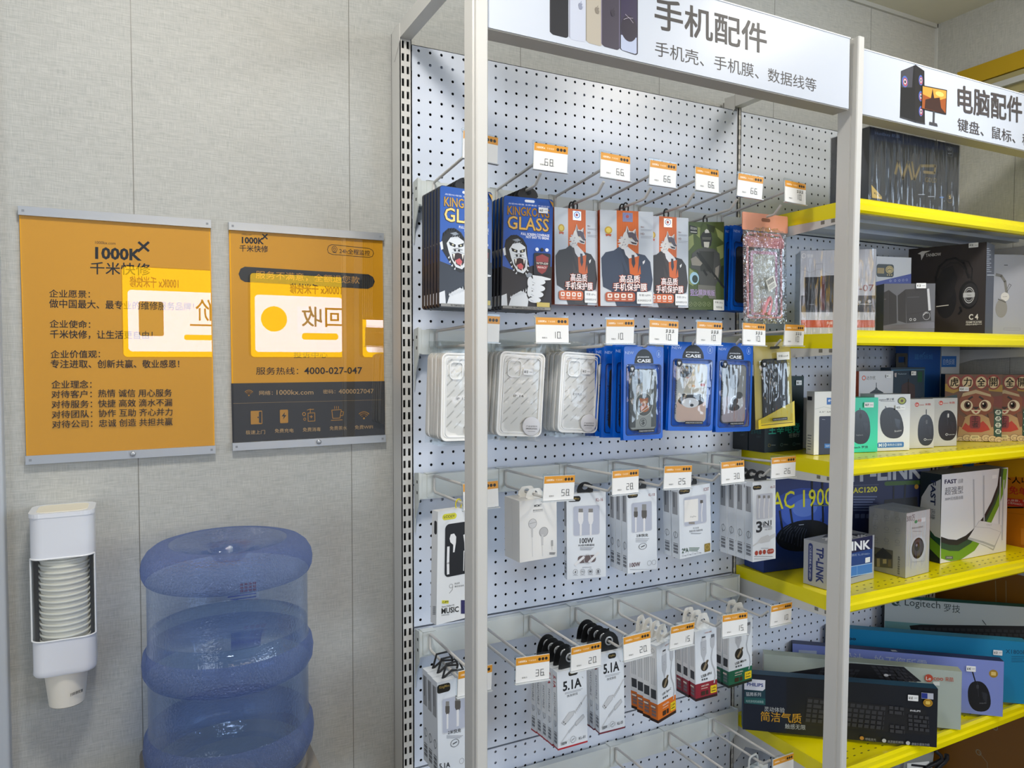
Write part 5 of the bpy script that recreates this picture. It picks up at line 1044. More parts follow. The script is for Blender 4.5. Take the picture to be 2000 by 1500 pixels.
def a_51(code, red, crop):
    def f(m, F, L, R, T, W, H, D):
        A = Art(m); X = lambda u: (u-.5)*W; Z = lambda v: (v-.5)*H
        A.rect(X(.38), Z(.02), X(.70), Z(.085), P('#1b1912'), .45); A.text('KingMou', X(.43), Z(.052), X(.66), Z(.052), H*.03, P('#a88f4c'), .01)
        A.text('5.1A', X(.19), Z(.20), X(.82), Z(.195), H*.125, P('#1b1d22'), .03); A.line([(X(.84), Z(.13)), (X(.88), Z(.15))], .0007, P('#444444')); A.lines(X(.25), Z(.285), X(.85), Z(.30), 2, .0008, P('#8a8d94'))
        A.text('快充快线', X(.32), Z(.335), X(.68), Z(.33), H*.034, P('#3c3f45'))
        G1 = P('#c9ccd0'); G2 = P('#8f9298')
        A.lp([(X(.12), -Z(.66)), (X(.38), -Z(.55)), (X(.56), -Z(.545)), (X(.52), -Z(.60)), (X(.22), -Z(.70))], G1); A.line([(X(.12), Z(.66)), (X(.38), Z(.55)), (X(.56), Z(.545)), (X(.52), Z(.60)), (X(.22), Z(.70))], .0006, G2, True); A.line([(X(.56), Z(.57)), (X(.80), Z(.47)), (X(.98), Z(.38))], .003, G1)
        for i in range(6): A.line([(X(.58+.04*i), Z(.545-.018*i)), (X(.61+.04*i), Z(.585-.018*i))], .0006, G2)
        A.ell(X(.2), Z(.655), .0011, .0014, P('#333333')); A.ell(X(.25), Z(.68), .0011, .0014, P('#333333'))
        A.lp([(X(.58), -Z(.70)), (X(.86), -Z(.62)), (X(.90), -Z(.66)), (X(.62), -Z(.745))], G1); A.line([(X(.58), Z(.70)), (X(.86), Z(.62)), (X(.90), Z(.66)), (X(.62), Z(.745))], .0006, G2, True); A.line([(X(.58), Z(.72)), (X(.35), Z(.80)), (X(.08), Z(.92))], .0016, G1)
        for i in range(6): A.line([(X(.36+.04*i), Z(.775-.012*i)), (X(.38+.04*i), Z(.815-.014*i))], .0006, G2)
        A.text('100W', X(.10), Z(.93), X(.30), Z(.925), H*.04, P('#22252b'), .015); A.ell(X(.50), Z(.91), W*.09, W*.1, P('#66696f'), ring=.1); A.line([(X(.46), Z(.92)), (X(.54), Z(.90))], .001, P('#55585e')); A.text(code, X(.70), Z(.92), X(.92), Z(.915), H*.036, P('#3c3f45'), .01); A.line([(X(.62), Z(.89)), (X(.62), Z(.94))], .0005, P('#aaaaaa')); A.line([(X(.36), Z(.89)), (X(.36), Z(.95))], .0005, P('#aaaaaa'))
        m.box(-W/2-.0002, W/2+.0002, -.0003, D+.0002, -H/2-.0004, -H/2+.003, red)
        S_ = Art(m, None, None, (-W/2, D/2, 0), (0, 0, -1), (0, -1, 0) if False else (0, -1, 0), e0=.0006)
        S_ = Art(m, None, None, (-W/2, D/2, 0), (0, -1, 0), (0, 0, 1), e0=.0006); S_.rect(-D*.44, -H*.46, D*.44, H*.14, P('#e6e9ec'))
        V_ = Art(m, None, None, (-W/2, D/2, 0), (0, 0, -1), (0, -1, 0), e0=.0012)
        V_.text('5.1A', -H*.44, 0, -H*.28, 0, D*.55, P(red), .02); V_.text('FASTCABLE', -H*.22, 0, H*.08, 0, D*.36, P('#8a8d94'))
    return f
def fbox(key, crop, code, red, lab, group, n, where, dx, dyaw):
    t = cablebox(key, crop, lab, group, 1, art=a_51(code, red, crop), tab='#121315', tabh=.042, tw=.050)
    m = MB(); W, H, D = FIT[key][5:]; m.lathe([(.0066, 0), (.0095, 0), (.0095, .0012), (.0066, .0012)], P('#bfc3c8', .25, .4), 20, (0, 0, 0)); o = m.build('eyelet', t); o.rotation_euler = (math.pi/2, 0, 0); o.location = (0, D*.45-.0002, H/2+.021)
    stack(t, n, .0205, dx, dyaw, 0, 'tall white cable box', where, .012)
fbox('F1', (780, 1180, 4.348), 'KL-01', '#b02a35', 'tall white fast-charge box with bright red base, front of the left stack', 'tall white cable boxes with black tabs', 5, 'of the left black-tabbed stack', -.0015, .03)
fbox('F2', (780, 1180, 4.348), 'KL-03', '#7a2f3c', 'tall white fast-charge box with dark red base, front of the right stack', 'tall white cable boxes with black tabs', 5, 'of the right black-tabbed stack', -.001, .02)
def a_usb(name, code, col, dk):
    def f(m, F, L, R, T, W, H, D):
        A = Art(m, e0=.0004); X = lambda u: (u-.5)*W; Z = lambda v: (v-.5)*H
        m.box(-W/2-.0002, W/2+.0002, -.0003, D+.0002, -H/2-.0003, -H/2+H*.24, col); m.box(-W/2-.0004, W/2+.0004, -.0005, D+.0004, -H/2-.0005, -H/2+H*.035, '#2a1410' if dk is None else dk)
        A.text('WEKOME', X(.45), Z(.05), X(.78), Z(.045), H*.018, P('#b07a70'), .01)
        G = P('#b9bdc4', .35); Gd = P('#8d9198')
        A.rect(X(.30), Z(.09), X(.50), Z(.16), P('#d0d3d8')); A.rect(X(.32), Z(.095), X(.48), Z(.115), P('#3a3c40')); A.lp([(X(.26), -Z(.16)), (X(.52), -Z(.15)), (X(.52), -Z(.34)), (X(.45), -Z(.40)), (X(.40), -Z(.47)), (X(.34), -Z(.40)), (X(.27), -Z(.35))], G); A.ell(X(.39), Z(.27), W*.06, W*.06, Gd, ring=.15)
        A.rect(X(.74), Z(.09), X(.90), Z(.14), P('#6a6d73')); A.lp([(X(.70), -Z(.14)), (X(.92), -Z(.13)), (X(.90), -Z(.25)), (X(.84), -Z(.30)), (X(.76), -Z(.29)), (X(.71), -Z(.25))], G)
        A.line([(X(.80), Z(.30)), (X(.74), Z(.42)), (X(.78), Z(.52)), (X(.88), Z(.60)), (X(.92), Z(.70)), (X(.86), Z(.80))], .0032, G)
        A.ell(X(.42), Z(.53), W*.17, W*.17, P('#26241f')); A.line([(X(.38), Z(.57)), (X(.55), Z(.46))], .006, P('#8a7b62')); A.line([(X(.52), Z(.49)), (X(.58), Z(.45))], .004, P('#4a3f30'))
        A.text(name, X(.26), Z(.665), X(.74), Z(.645), H*.04, P('#222428'), .012)
        for i in range(3): A.rect(X(.28+.1*i), Z(.70), X(.35+.1*i), Z(.725), P('#55585e'), .2)
        A.text(code, X(.25), Z(.805), X(.60), Z(.80), H*.022, P('#f0e6dc'), .02); A.lines(X(.25), Z(.84), X(.55), Z(.84), 1, .0012, P('#e6d2c2')); A.rect(X(.25), Z(.88), X(.43), Z(.94), P('#3a2618'), .1); A.rect(X(.47), Z(.88), X(.58), Z(.94), P('#3a2618'), .1)
        A.rect(X(.68), Z(.83), X(.97), Z(.94), P('#e8c81e'), .1); A.text('2.4A', X(.72), Z(.87), X(.93), Z(.865), H*.03, P('#3a2a08'), .02); A.lines(X(.72), Z(.91), X(.92), Z(.915), 1, .002, P('#3a2a08'))
        S_ = Art(m, None, None, (-W/2, D/2, 0), (0, -1, 0), (0, 0, 1), e0=.0006); S_.rect(-D*.47, -H*.48, D*.47, H*.24, P('#e4e5e6')); S_.ell(0, -H*.42, D*.22, D*.22, P('#8a8d94'), ring=.15)
        for i in range(3): S_.line([(-D*.25+i*D*.22, -H*.33), (-D*.25+i*D*.22, H*.02)], .0012, P('#9a9da2'))
        S_.rect(-D*.35, H*.08, D*.35, H*.2, P('#3a3c40')); S_.rect(-D*.38, H*.30, D*.2, H*.32, P('#f0e0d0'))
    return f
def ubox(key, name, code, col, dk, lab, n, where, jig):
    t = cablebox(key, (1200, 1140, 4), lab, 'wired cable boxes with white tabs', 1, art=a_usb(name, code, col, dk), tab=None)
    W, H, D = FIT[key][5:]; hang_tab(t, W, H, D, '#e8e6e0', .038, .036, True); stack(t, n, .0225, -.001, .03, 0, lab.split(' with ')[0], where, jig)
ubox('U1', 'USB Type-C', 'WDC-092a', '#d9701c', '#2c150c', 'orange-based white cable box with USB Type-C print, front one', 4, 'of the orange-based stack', .03)
ubox('U2', 'USB iPH', 'WDC-092i', '#8e1f30', '#2a0d0e', 'red-based white cable box with USB iPH print, front one', 3, 'of the red-based stack', .02)
ubox('U3', 'USB Micro', 'WDC-092m', '#156248', '#0c1c16', 'green-based white cable box with USB Micro print, front one', 2, 'of the green-based pair', .02)
# ---- row 5
b5 = thing('cable_box', 'white cable box with clear hanger, on the lowest rail near the yellow shelf', 'cable box', (.777, -.185, .502), (0, -.02, .15))
m = MB(); m.box(-.042, .042, 0, .022, -.085, .085, '#dfe2e4'); m.build('carton', b5)
m = MB(); m.tube([(-.018, .011, .084), (-.015, .011, .110), (-.010, .011, .116), (.010, .011, .116), (.015, .011, .110), (.018, .011, .084)], .0026, P('#d5d9da', .2), 6); m.box(-.016, .016, .0105, .0115, .084, .098, CLEAR); m.build('clear_hanger', b5, 'clear plastic hanger')
b6 = thing('cable_box', 'white cable box with black bent hanger, low on the middle lowest-rail hook', 'cable box', (.635, -.205, .478), (0, .01, .05))
m = MB(); m.box(-.036, .036, 0, .022, -.09, .09, '#dfe2e4'); m.build('carton', b6); wire_hang(b6, .07, .205, .022)
# ================================================================== goods on the yellow shelves
def carton(key, name, lab, cat, crop, body, art, group=None, side=None, top=None):
    t, mw, W, H, D = item(key, name, lab, cat, group)
    m = MB(); m.box(-W/2, W/2, 0, D, -H/2, H/2, body); F, L, R, T = faces(m, mw, W, H, D, crop)
    e = .0001
    if side: L.lp([(-D/2, -H/2), (D/2, -H/2), (D/2, H/2), (-D/2, H/2)], P(side) if isinstance(side, str) else side); R.lp([(-D/2, -H/2), (D/2, -H/2), (D/2, H/2), (-D/2, H/2)], P(side) if isinstance(side, str) else side)
    if top: T.lp([(-W/2, -D/2), (W/2, -D/2), (W/2, D/2), (-W/2, D/2)], P(top) if isinstance(top, str) else top)
    art(F, L, R, T, W, H, D); m.build('carton', t); return t, mw, W, H, D
def wrap(t, W, H, D, g=.0016):
    m = MB(); m.box(-W/2-g, W/2+g, -g, D+g, -H/2, H/2+g, WRAP); m.build('shrink_wrap', t, 'clear wrinkled shrink wrap')
def sticker_on(t, mw, crop, x, y, wd, h, s='¥10'):
    m = MB(); A = Art(m, mw, crop, e0=.0032); A.sticker(x, y, wd, h, s); m.build('price_sticker', t, 'small white price sticker')
C1_ = (1520, 360, 4.1667); C2_ = (1540, 660, 4.348); C3_ = (1420, 860, 3.448); C4_ = (1420, 1140, 3.448)
# ---- top shelf
def a_mvp(F, L, R, T, W, H, D):
    g = P('#8f7c50', .3, .5); F.poly([(505, 70), (1352, 268), (1352, 340), (505, 210)], P('#15233f'))
    F.text('HunEkey 航嘉', 545, 150, 785, 185, 40, P('#5b6f96'), .02)
    F.line([(742, 545), (772, 425), (815, 590), (868, 435), (905, 600)], 26, g); F.line([(905, 435), (930, 605), (985, 470), (1135, 470), (1125, 540), (1020, 530)], 22, g)
    F.text('GOLD', 1035, 605, 1142, 612, 48, g); F.rect(1238, 282, 1306, 380, P('#4d5560'), .2); F.rect(1244, 288, 1300, 374, P('#1a1e28'), .2); F.text('80', 1252, 305, 1292, 308, 30, P('#8f949c')); F.rect(1255, 345, 1292, 352, P('#8f949c'))
    F.poly([(508, 655), (608, 770), (610, 795), (515, 782)], P('#d9b85c')); F.text('K750', 535, 735, 600, 770, 22, P('#2b2413'), .02)
    F.ell(1274, 790, 30, 44, P('#7a6a48'), ring=.1); F.text('5', 1262, 776, 1286, 778, 32, P('#c2a868'), .03); F.lines(965, 750, 1030, 755, 1, 8, P('#9aa0ac')); F.lines(1060, 770, 1120, 775, 1, 8, P('#9aa0ac')); F.lines(1172, 778, 1215, 782, 1, 10, P('#3d6fb5'))
    for x, y, s in ((510, 390, 45), (1195, 520, 36)): F.line([(x-s, y+s*.6), (x, y-s), (x+s*.8, y+s*.8)], 6, P('#0c0e12'), True)
    L.ell(0, 0, .001, .001, P('#888888'))
t, mw, W, H, D = carton('MVP', 'power_supply_box', 'dark navy power supply box in shrink wrap, alone on the top yellow shelf', 'power supply box', (1600, 230, 5), '#1c2027', a_mvp, side='#15171b')
wrap(t, W, H, D)
# ---- second shelf
def a_s1(F, L, R, T, W, H, D):
    F.ell(208, 582, 18, 20, P('#ffffff'), ring=.2); F.text('宇丰', 235, 584, 285, 584, 30, P('#f4f4f4'), .02)
    F.line([(300, 740), (302, 650), (360, 645), (365, 740)], 2, P('#9a9aa2')); F.line([(190, 690), (260, 720), (330, 690), (420, 730), (560, 690), (700, 770), (780, 700)], 2, P('#a9a9b2'))
    F.rect(186, 905, 803, 1040, P('#4a4d55')); F.rect(213, 755, 345, 1025, P('#212228'), .03); F.rect(345, 745, 380, 1025, P('#57262c')); F.rect(380, 740, 560, 1025, P('#2c2f35'), .03); F.ell(455, 880, 30, 36, P('#3a4046')); F.lines(255, 978, 295, 978, 1, 5, P('#8f8f95'))
    F.text('V-07', 600, 845, 778, 842, 54, P('#9a5f62'), .0); F.rect(186, 1105, 806, 1165, P('#cf5a32')); F.text('多媒体音箱', 392, 1128, 520, 1128, 26, P('#f3e2da'), .01)
    F.ell(660, 958, 12, 12, P('#c9cbd0')); F.ell(740, 952, 14, 14, P('#c9cbd0')); F.lines(640, 975, 760, 975, 1, 5, P('#c9cbd0'))
t, mw, W, H, D = carton('S1', 'speaker_box', 'white wrapped speaker box with orange base, at the left end of the second yellow shelf', 'speaker box', C1_, '#c9ccd6', a_s1, side='#a9b6ba')
wrap(t, W, H, D)
def a_s2(F, L, R, T, W, H, D):
    F.rect(800, 650, 940, 755, P('#23271f'), .2); F.rect(806, 680, 862, 725, P('#b59a55'), .1)
    for i in range(5): F.line([(808, 686+8*i), (860, 684+8*i)], 2, P('#4a4326'))
    F.ell(905, 695, 32, 32, P('#c2ab66')); F.ell(905, 695, 25, 25, P('#2a2c24'), ring=.12); F.line([(888, 700), (905, 690), (922, 698)], 5, P('#4a4326'))
    for x in (888, 905, 922): F.ell(x, 738, 5, 6, P('#c2ab66'))
    F.poly([(700, 815), (1082, 728), (1082, 1120), (700, 1120)], P('#2b3a96'))
    for x in (912, 950, 985, 1015, 1045): F.ell(x, 786-(x-912)*.06, 8, 9, P('#c9cfe8'), ring=.2)
carton('S2', 'radio_box', 'white and blue radio box behind the black speakers box', 'radio box', C1_, '#cfd0d4', a_s2)
def a_s3(F, L, R, T, W, H, D):
    F.poly([(690, 880), (900, 860), (960, 905), (965, 1130), (690, 1150)], P('#25262a')); F.poly([(900, 870), (962, 910), (965, 1128), (900, 1140)], P('#17181b')); F.poly([(690, 885), (892, 865), (895, 1140), (690, 1150)], P('#1e1f23'))
    F.poly([(972, 905), (1035, 855), (1040, 1130), (975, 1110)], P('#18191c')); F.poly([(1035, 855), (1215, 845), (1245, 1110), (1045, 1130)], P('#222327')); F.poly([(1210, 850), (1228, 848), (1242, 1025), (1222, 1028)], P('#b9bcc2', .25)); F.line([(1050, 920), (1145, 916)], 4, P('#4a4c52')); F.line([(1045, 1060), (1240, 1030)], 4, P('#101114'))
    F.ell(1205, 1070, 30, 34, P('#8f9299', .25)); F.ell(1205, 1070, 26, 30, P('#1b1c20')); F.line([(1180, 1065), (1200, 1045), (1215, 1048)], 4, P('#c9ccd2'))
    for x in (1077, 1110): F.ell(x, 1100, 10, 11, P('#c9ccd2'), ring=.3)
    F.lines(820, 935, 875, 930, 1, 5, P('#5a5c62'))
    F.poly([(690, 1150), (1270, 1120), (1272, 1172), (690, 1180)], P('#303238', .15))
t, mw, W, H, D = carton('S3', 'speaker_box', 'dark grey box printed with two black speakers, in front of the headset box', 'speaker box', C1_, '#5d5f66', a_s3, top='#4a4c54')
sticker_on(t, mw, C1_, 1158, 826, 80, 42, '¥120')
def a_s4(F, L, R, T, W, H, D):
    F.poly([(1135, 565), (1170, 545), (1240, 540), (1195, 560), (1165, 618), (1160, 572)], P('#c9c6c4')); F.text('TANBOW', 1200, 578, 1325, 568, 26, P('#c2bfbe'), .02)
    bk = P('#131113', .3)
    F.line([(1285, 900), (1282, 760), (1310, 670), (1370, 615), (1440, 600), (1510, 640), (1550, 760)], 16, bk); F.line([(1330, 690), (1400, 640), (1470, 640), (1530, 700), (1580, 780)], 10, P('#1f1c1e', .3)); F.line([(1480, 615), (1550, 630), (1580, 690), (1572, 780)], 8, bk)
    F.ell(1365, 940, 85, 150, P('#171518', .35)); F.poly([(1280, 800), (1340, 690), (1420, 660), (1460, 760), (1420, 900), (1330, 1000)], P('#1b181b', .4))
    F.ell(1550, 900, 80, 115, bk); F.ell(1560, 900, 66, 96, P('#242226')); F.ell(1553, 902, 46, 70, P('#3a383c')); F.ell(1553, 902, 44, 66, P('#c9cbd0'), ring=.1); F.ell(1553, 902, 34, 50, P('#a9abb2'), ring=.12); F.rect(1505, 880, 1600, 920, P('#c2c4c9'), .2); F.text('Tanbow', 1535, 902, 1572, 900, 12, P('#444444'))
    F.line([(1480, 1000), (1490, 1030), (1470, 1055)], 16, bk); F.line([(1288, 995), (1385, 983)], 7, P('#c9c6c4'))
    F.text('C 4', 1552, 1080, 1628, 1078, 46, P('#d6d3d1'), .03); F.line([(1528, 1114), (1658, 1112)], 2, P('#d6d3d1')); F.text('GAME PLAYER', 1528, 1124, 1658, 1122, 13, P('#d6d3d1'), .02); F.text('HIGH-END+++', 1528, 1142, 1658, 1138, 12, P('#d6d3d1'), .02)
    for i in range(12): R.rect(1695, 520+i*17, 1715+(i*13 % 25), 526+i*17, P('#9fa6b5'))
    for i in range(4): R.rect(1697, 735, 1755, 742, P('#b9c0cc'))
t, mw, W, H, D = carton('S4', 'headset_box', 'tall black headset box printed C 4, turned towards the left', 'headset box', C1_, '#2b2424', a_s4, side='#4b5262')
sticker_on(t, mw, C1_, 1592, 496, 78, 38, '¥150')
def a_s5(F, L, R, T, W, H, D):
    F.lines(1838, 658, 1868, 658, 1, 8, P('#5a5c62')); g = P('#77756f'); F.line([(1775, 735), (1815, 745), (1845, 790), (1858, 880)], 22, g); F.line([(1862, 850), (1880, 810), (1896, 820), (1850, 890)], 4, P('#55544f')); F.ell(1845, 915, 34, 36, P('#d6d3cd')); F.text('Koniyes', 1828, 916, 1862, 912, 10, P('#333333')); F.ell(1815, 1010, 48, 75, P('#8f8c85')); F.line([(1790, 935), (1850, 960)], 8, P('#5a5852')); F.rect(1832, 1168, 1970, 1188, P('#8a8c94'), .4); F.rect(1835, 1171, 1967, 1185, P('#a3a5ae'), .4)
t, mw, W, H, D = carton('S5', 'headphone_box', 'grey headphone box with printed grey headphones, right of the black headset box', 'headphone box', C1_, '#a3a5ae', a_s5, top='#7a7c84')
# ---- third shelf
def a_dk(F, L, R, T, W, H, D):
    A = (1140, 600, 4.545); F2 = Art(F.mb, F.inv.inverted(), A, e0=.0006, lim=F.lim); g = P('#2f9a88')
    F2.rect(1620, 610, 1952, 700, P('#17343c')); F2.text('主宰电竞', 1640, 1085, 1915, 1068, 88, g, .02); F2.text('任我行', 1820, 1140, 1912, 1132, 36, P('#aeb8b8')); F2.ell(1870, 930, 55, 80, P('#0c1114'))
    for x, c in ((1645, '#8a7a3a'), (1755, '#6a8a8a'), (1865, '#6a8a8a')): F2.ell(x, 1226-(x-1645)*.05, 12, 14, P(c), ring=.2); F2.lines(x+18, 1224-(x-1645)*.05, x+55, 1222-(x-1645)*.05, 1, 9, P('#5a6466'))
    S_ = Art(F.mb, None, None, (-W/2, D/2, 0), (0, -1, 0), e0=.0006); S_.text('主宰电竞', -D*.35, H*.24, D*.3, H*.23, H*.06, P('#1f5f5a'), .02); S_.text('任我行', 0, H*.30, D*.3, H*.29, H*.03, P('#4a5a5c'))
t, mw, W, H, D = carton('DK', 'mouse_box', 'dark teal gaming box with green lettering, front one at the third shelf left end', 'gaming accessory box', C2_, '#12242c', a_dk, 'dark teal gaming boxes', side='#0d171d')
sticker_on(t, mw, C2_, 80, 380, 48, 40, '¥68'); stack(t, 2, .0525, -.003, 0, 0, 'dark teal gaming box', 'behind the front one at the third shelf left end')
t = thing('accessory_box', 'narrow white box with red blocks, behind the white drive box', 'accessory box', (1.0480, -.115, 1.4015), (0, 0, .0)); m = MB(); m.box(-.03, .03, 0, .05, -.071, .06, '#d9d6d2'); A = Art(m); A.rect(-.03, -.048, .02, -.032, '#b8323a'); A.rect(-.03, .045, .02, .058, '#b8323a'); m.build('carton', t)
t = thing('mouse_blister_pack', 'clear hanging blister pack with green card printed M171', 'mouse pack', (1.0830, -.150, 1.4075), (0, .02, -.15)); TE = P('#1f9a86')
m = MB(); m.prism(rrpts(-.038, -.076, .038, .045, .008), .0, .002, TE); A = Art(m, e0=.0004); A.text('M171', -.034, -.034, -.006, -.034, .011, P('#0d4a44'), .01); m.build('card', t, 'green card')
m = MB(); frame(m, -.036, .02, .036, .074, .003, -.001, .015, P('#c9d2d2', .12)); m.prism(rrpts(-.014, .046, .014, .056, .004), -.0015, .001, P('#b9c4c4', .2)); m.build('hang_tab', t, 'clear hang tab')
def a_drv(F, L, R, T, W, H, D):
    F.rect(325, 508, 400, 566, P('#2a6ab8')); F.text('goodisk', 335, 530, 470, 530, 24, P('#e6eef8'), .02); F.line([(225, 605), (300, 585), (370, 600)], 2, P('#a9b4b4')); F.text('2.5" SATA III', 260, 628, 440, 628, 12, P('#444444')); F.rect(258, 662, 530, 990, P('#1e2440'), .03); F.line([(285, 692), (310, 694)], 3, P('#8f95a8')); F.rect(305, 898, 400, 936, P('#2a6ab8')); F.text('2.5寸固态', 315, 916, 398, 916, 18, P('#e6eef8'), .01)
    S_ = Art(F.mb, None, None, (-W/2, D/2, 0), (0, -1, 0), e0=.0006); S_.rect(-D*.4, -H*.42, D*.2, -H*.36, '#22242c'); S_.lines(-D*.3, H*.2, D*.2, H*.42, 6, .002, P('#6a6e78'))
carton('DRV', 'drive_box', 'white solid-state drive box with navy drive picture, half behind the right post', 'drive box', C2_, '#e6e6e4', a_drv, side='#b9bab8')
BKM = P('#1d1e24', .25)
def mouse(F, x0, y0, x1, y1, col=BKM, wire=None, lean=0):
    w_ = x1-x0; h_ = y1-y0; pts = []
    for k in range(28):
        a = 2*math.pi*k/28; c, s = math.cos(a), math.sin(a); e = .84
        px = abs(c)**e*(1 if c > 0 else -1); py = abs(s)**e*(1 if s > 0 else -1)
        pts.append((x0+w_/2+px*w_/2*(1-.08*(-py))+lean*py, y0+h_/2+py*h_/2))
    F.poly(pts, col); F.line([(x0+w_/2-lean*.8, y0+6), (x0+w_/2-lean*.2, y0+h_*.5)], 2, P('#3a3c44')); F.rect(x0+w_*.44-lean*.7, y0+h_*.12, x0+w_*.56-lean*.7, y0+h_*.25, P('#34363e'), .4)
    F.poly([(x0+w_*.62, y0+h_*.35), (x0+w_*.88, y0+h_*.4), (x0+w_*.85, y0+h_*.72), (x0+w_*.68, y0+h_*.6)], P('#2a2c34', .2))
    if wire: F.line([(x0+w_/2-lean, y0), (x0+w_/2-lean+wire, y0-h_*.2)], 7, BKM)
def a_teal(F, L, R, T, W, H, D):
    mouse(F, 530, 610, 694, 902); F.line([(607, 612), (607, 596)], 8, BKM); F.text('logitech', 575, 826, 632, 826, 15, P('#8f929c')); F.text('logitech 罗技', 520, 932, 675, 927, 25, P('#123a36'), .01)
t, mw, W, H, D = carton('TEAL', 'mouse_box', 'bright turquoise mouse box right of the right post', 'mouse box', C2_, '#2fd0ac', a_teal, 'boxed mice on the third shelf'); sticker_on(t, mw, C2_, 676, 568, 80, 44, '¥69')
def a_m10(F, L, R, T, W, H, D):
    F.text('oaston博士顿', 768, 524, 896, 520, 22, P('#3a3c42'), .01); F.lines(780, 538, 900, 536, 1, 4, P('#8a8c92')); F.ell(963, 534, 37, 32, P('#4a4a1c')); F.ell(963, 534, 28, 25, P('#a9b03e')); F.ell(963, 534, 12, 12, P('#5a3a1c')); mouse(F, 778, 590, 972, 854, P('#211f20', .35), None, 18); F.line([(830, 598), (822, 582)], 7, BKM); F.text('Boaston', 900, 792, 958, 784, 16, P('#b9babd'), .01)
    F.rect(755, 886, 978, 930, P('#2a6fb5'), .25); F.text('M10', 765, 912, 832, 908, 30, P('#e9f1fa'), .02); F.text('商务办公鼠标', 838, 908, 962, 904, 22, P('#d9e6f4'), .01)
t, mw, W, H, D = carton('M10', 'mouse_box', 'white mouse box printed M10 with a blue band, right of the turquoise one', 'mouse box', C2_, '#dddfe3', a_m10, 'boxed mice on the third shelf', top='#9fa3ac'); sticker_on(t, mw, C2_, 942, 590, 82, 38, '¥35')
def lec(F, x, y, x0, y0, x1, y1, wire):
    F.ell(x, y, 18, 19, P('#c9402c')); F.text('Le', x-11, y, x+10, y, 18, P('#f3e6e0'), .02); F.text('coo 来酷', x+22, y+1, x+118, y-3, 18, P('#c2503e'), .01); mouse(F, x0, y0, x1, y1, BKM)
    if wire: F.line([((x0+x1)/2+5, y0), ((x0+x1)/2+5, y0-42)], 7, BKM); F.rect((x0+x1)/2, y0+45, (x0+x1)/2+14, y0+80, P('#5a5c64'), .2)
    else: F.rect((x0+x1)/2, y0+28, (x0+x1)/2+12, y0+62, P('#c9cacd'), .4)
    F.ell(x0+(x1-x0)*.45, y1-52, 10, 10, P('#d6d7da'), ring=.3); F.text('Lecoo', x0+(x1-x0)*.55, y1-52, x0+(x1-x0)*.88, y1-54, 10, P('#d6d7da'))
carton('LC1', 'mouse_box', 'pale grey mouse box with wired black mouse, beside the M10 box', 'mouse box', C2_, '#c6c5c3', lambda F, L, R, T, W, H, D: lec(F, 1090, 566, 1098, 650, 1232, 915, True), 'boxed mice on the third shelf', side='#a3a29f')
carton('LC2', 'mouse_box', 'pale grey mouse box with wireless black mouse, beside the first tiger box', 'mouse box', C2_, '#bfbebc', lambda F, L, R, T, W, H, D: lec(F, 1294, 552, 1272, 614, 1428, 872, False), 'boxed mice on the third shelf', side='#a3a29f')
def a_dare(F, L, R, T, W, H, D):
    F.ell(640, 340, 17, 20, P('#d9542c'), ring=.35); F.text('达尔优', 662, 340, 738, 338, 32, P('#33343a')); F.poly([(690, 465), (745, 430), (805, 462), (805, 500), (688, 500)], P('#2a3238')); F.line([(746, 430), (746, 382)], 5, BKM); F.poly([(735, 430), (745, 415), (757, 430), (755, 450), (738, 450)], P('#3c464c'))
t, mw, W, H, D = carton('DARE', 'mouse_box', 'white mouse box with orange side, standing behind the M10 box', 'mouse box', C2_, '#d3d4d8', a_dare, 'boxed mice on the third shelf', side='#c4501f'); sticker_on(t, mw, C2_, 842, 324, 40, 26, '¥9')
def a_game(F, L, R, T, W, H, D):
    F.poly([(900, 300), (918, 296), (915, 335), (902, 330)], P('#b9b0b0')); F.text('Mechanical', 930, 306, 1000, 304, 12, P('#9fb4c4')); F.rect(1096, 288, 1135, 375, P('#0d4a34'), .05); F.poly([(960, 400), (1015, 370), (1072, 400), (1075, 520), (955, 520)], P('#41353c')); F.line([(1016, 380), (1018, 500)], 12, P('#241f26')); F.line([(1018, 375), (1018, 350)], 6, BKM); F.line([(875, 275), (1155, 268), (1160, 500)], 7, P('#3a6a8a'))
t, mw, W, H, D = carton('GAME', 'mouse_blister_pack', 'dark blue gaming mouse pack with black hang tab, before the tall blue box', 'mouse pack', C2_, '#22384c', a_game); m = MB(); frame(m, -.047, H/2-.002, .002, H/2+.040, .010, .004, .004, KB); m.box(-.047, .002, .005, .006, H/2-.002, H/2+.014, KB); m.build('hang_tab', t); sticker_on(t, mw, C2_, 1054, 300, 42, 34, '¥99')
def a_blue(F, L, R, T, W, H, D):
    F.text('蓝色妖姬', 1070, 160, 1226, 160, 42, P('#3a78b8'), .0); F.line([(1140, 145), (1148, 130), (1158, 122)], 4, P('#4a8ac9'))
carton('BLUE', 'accessory_box', 'tall deep blue box at the back of the third yellow shelf', 'accessory box', C2_, '#0d4a94', a_blue)
t = thing('accessory_box', 'white box with blue label, at the back right of the third shelf', 'accessory box', (1.664, -.070, 1.4655)); m = MB(); m.box(-.044, .044, 0, .04, -.135, .135, '#c9d2da'); A = Art(m); A.rect(-.044, -.105, .028, -.072, P('#2a6fc4')); A.text('白色妖姬', -.036, -.088, .02, -.088, .018, P('#bcd4f0')); m.build('carton', t)
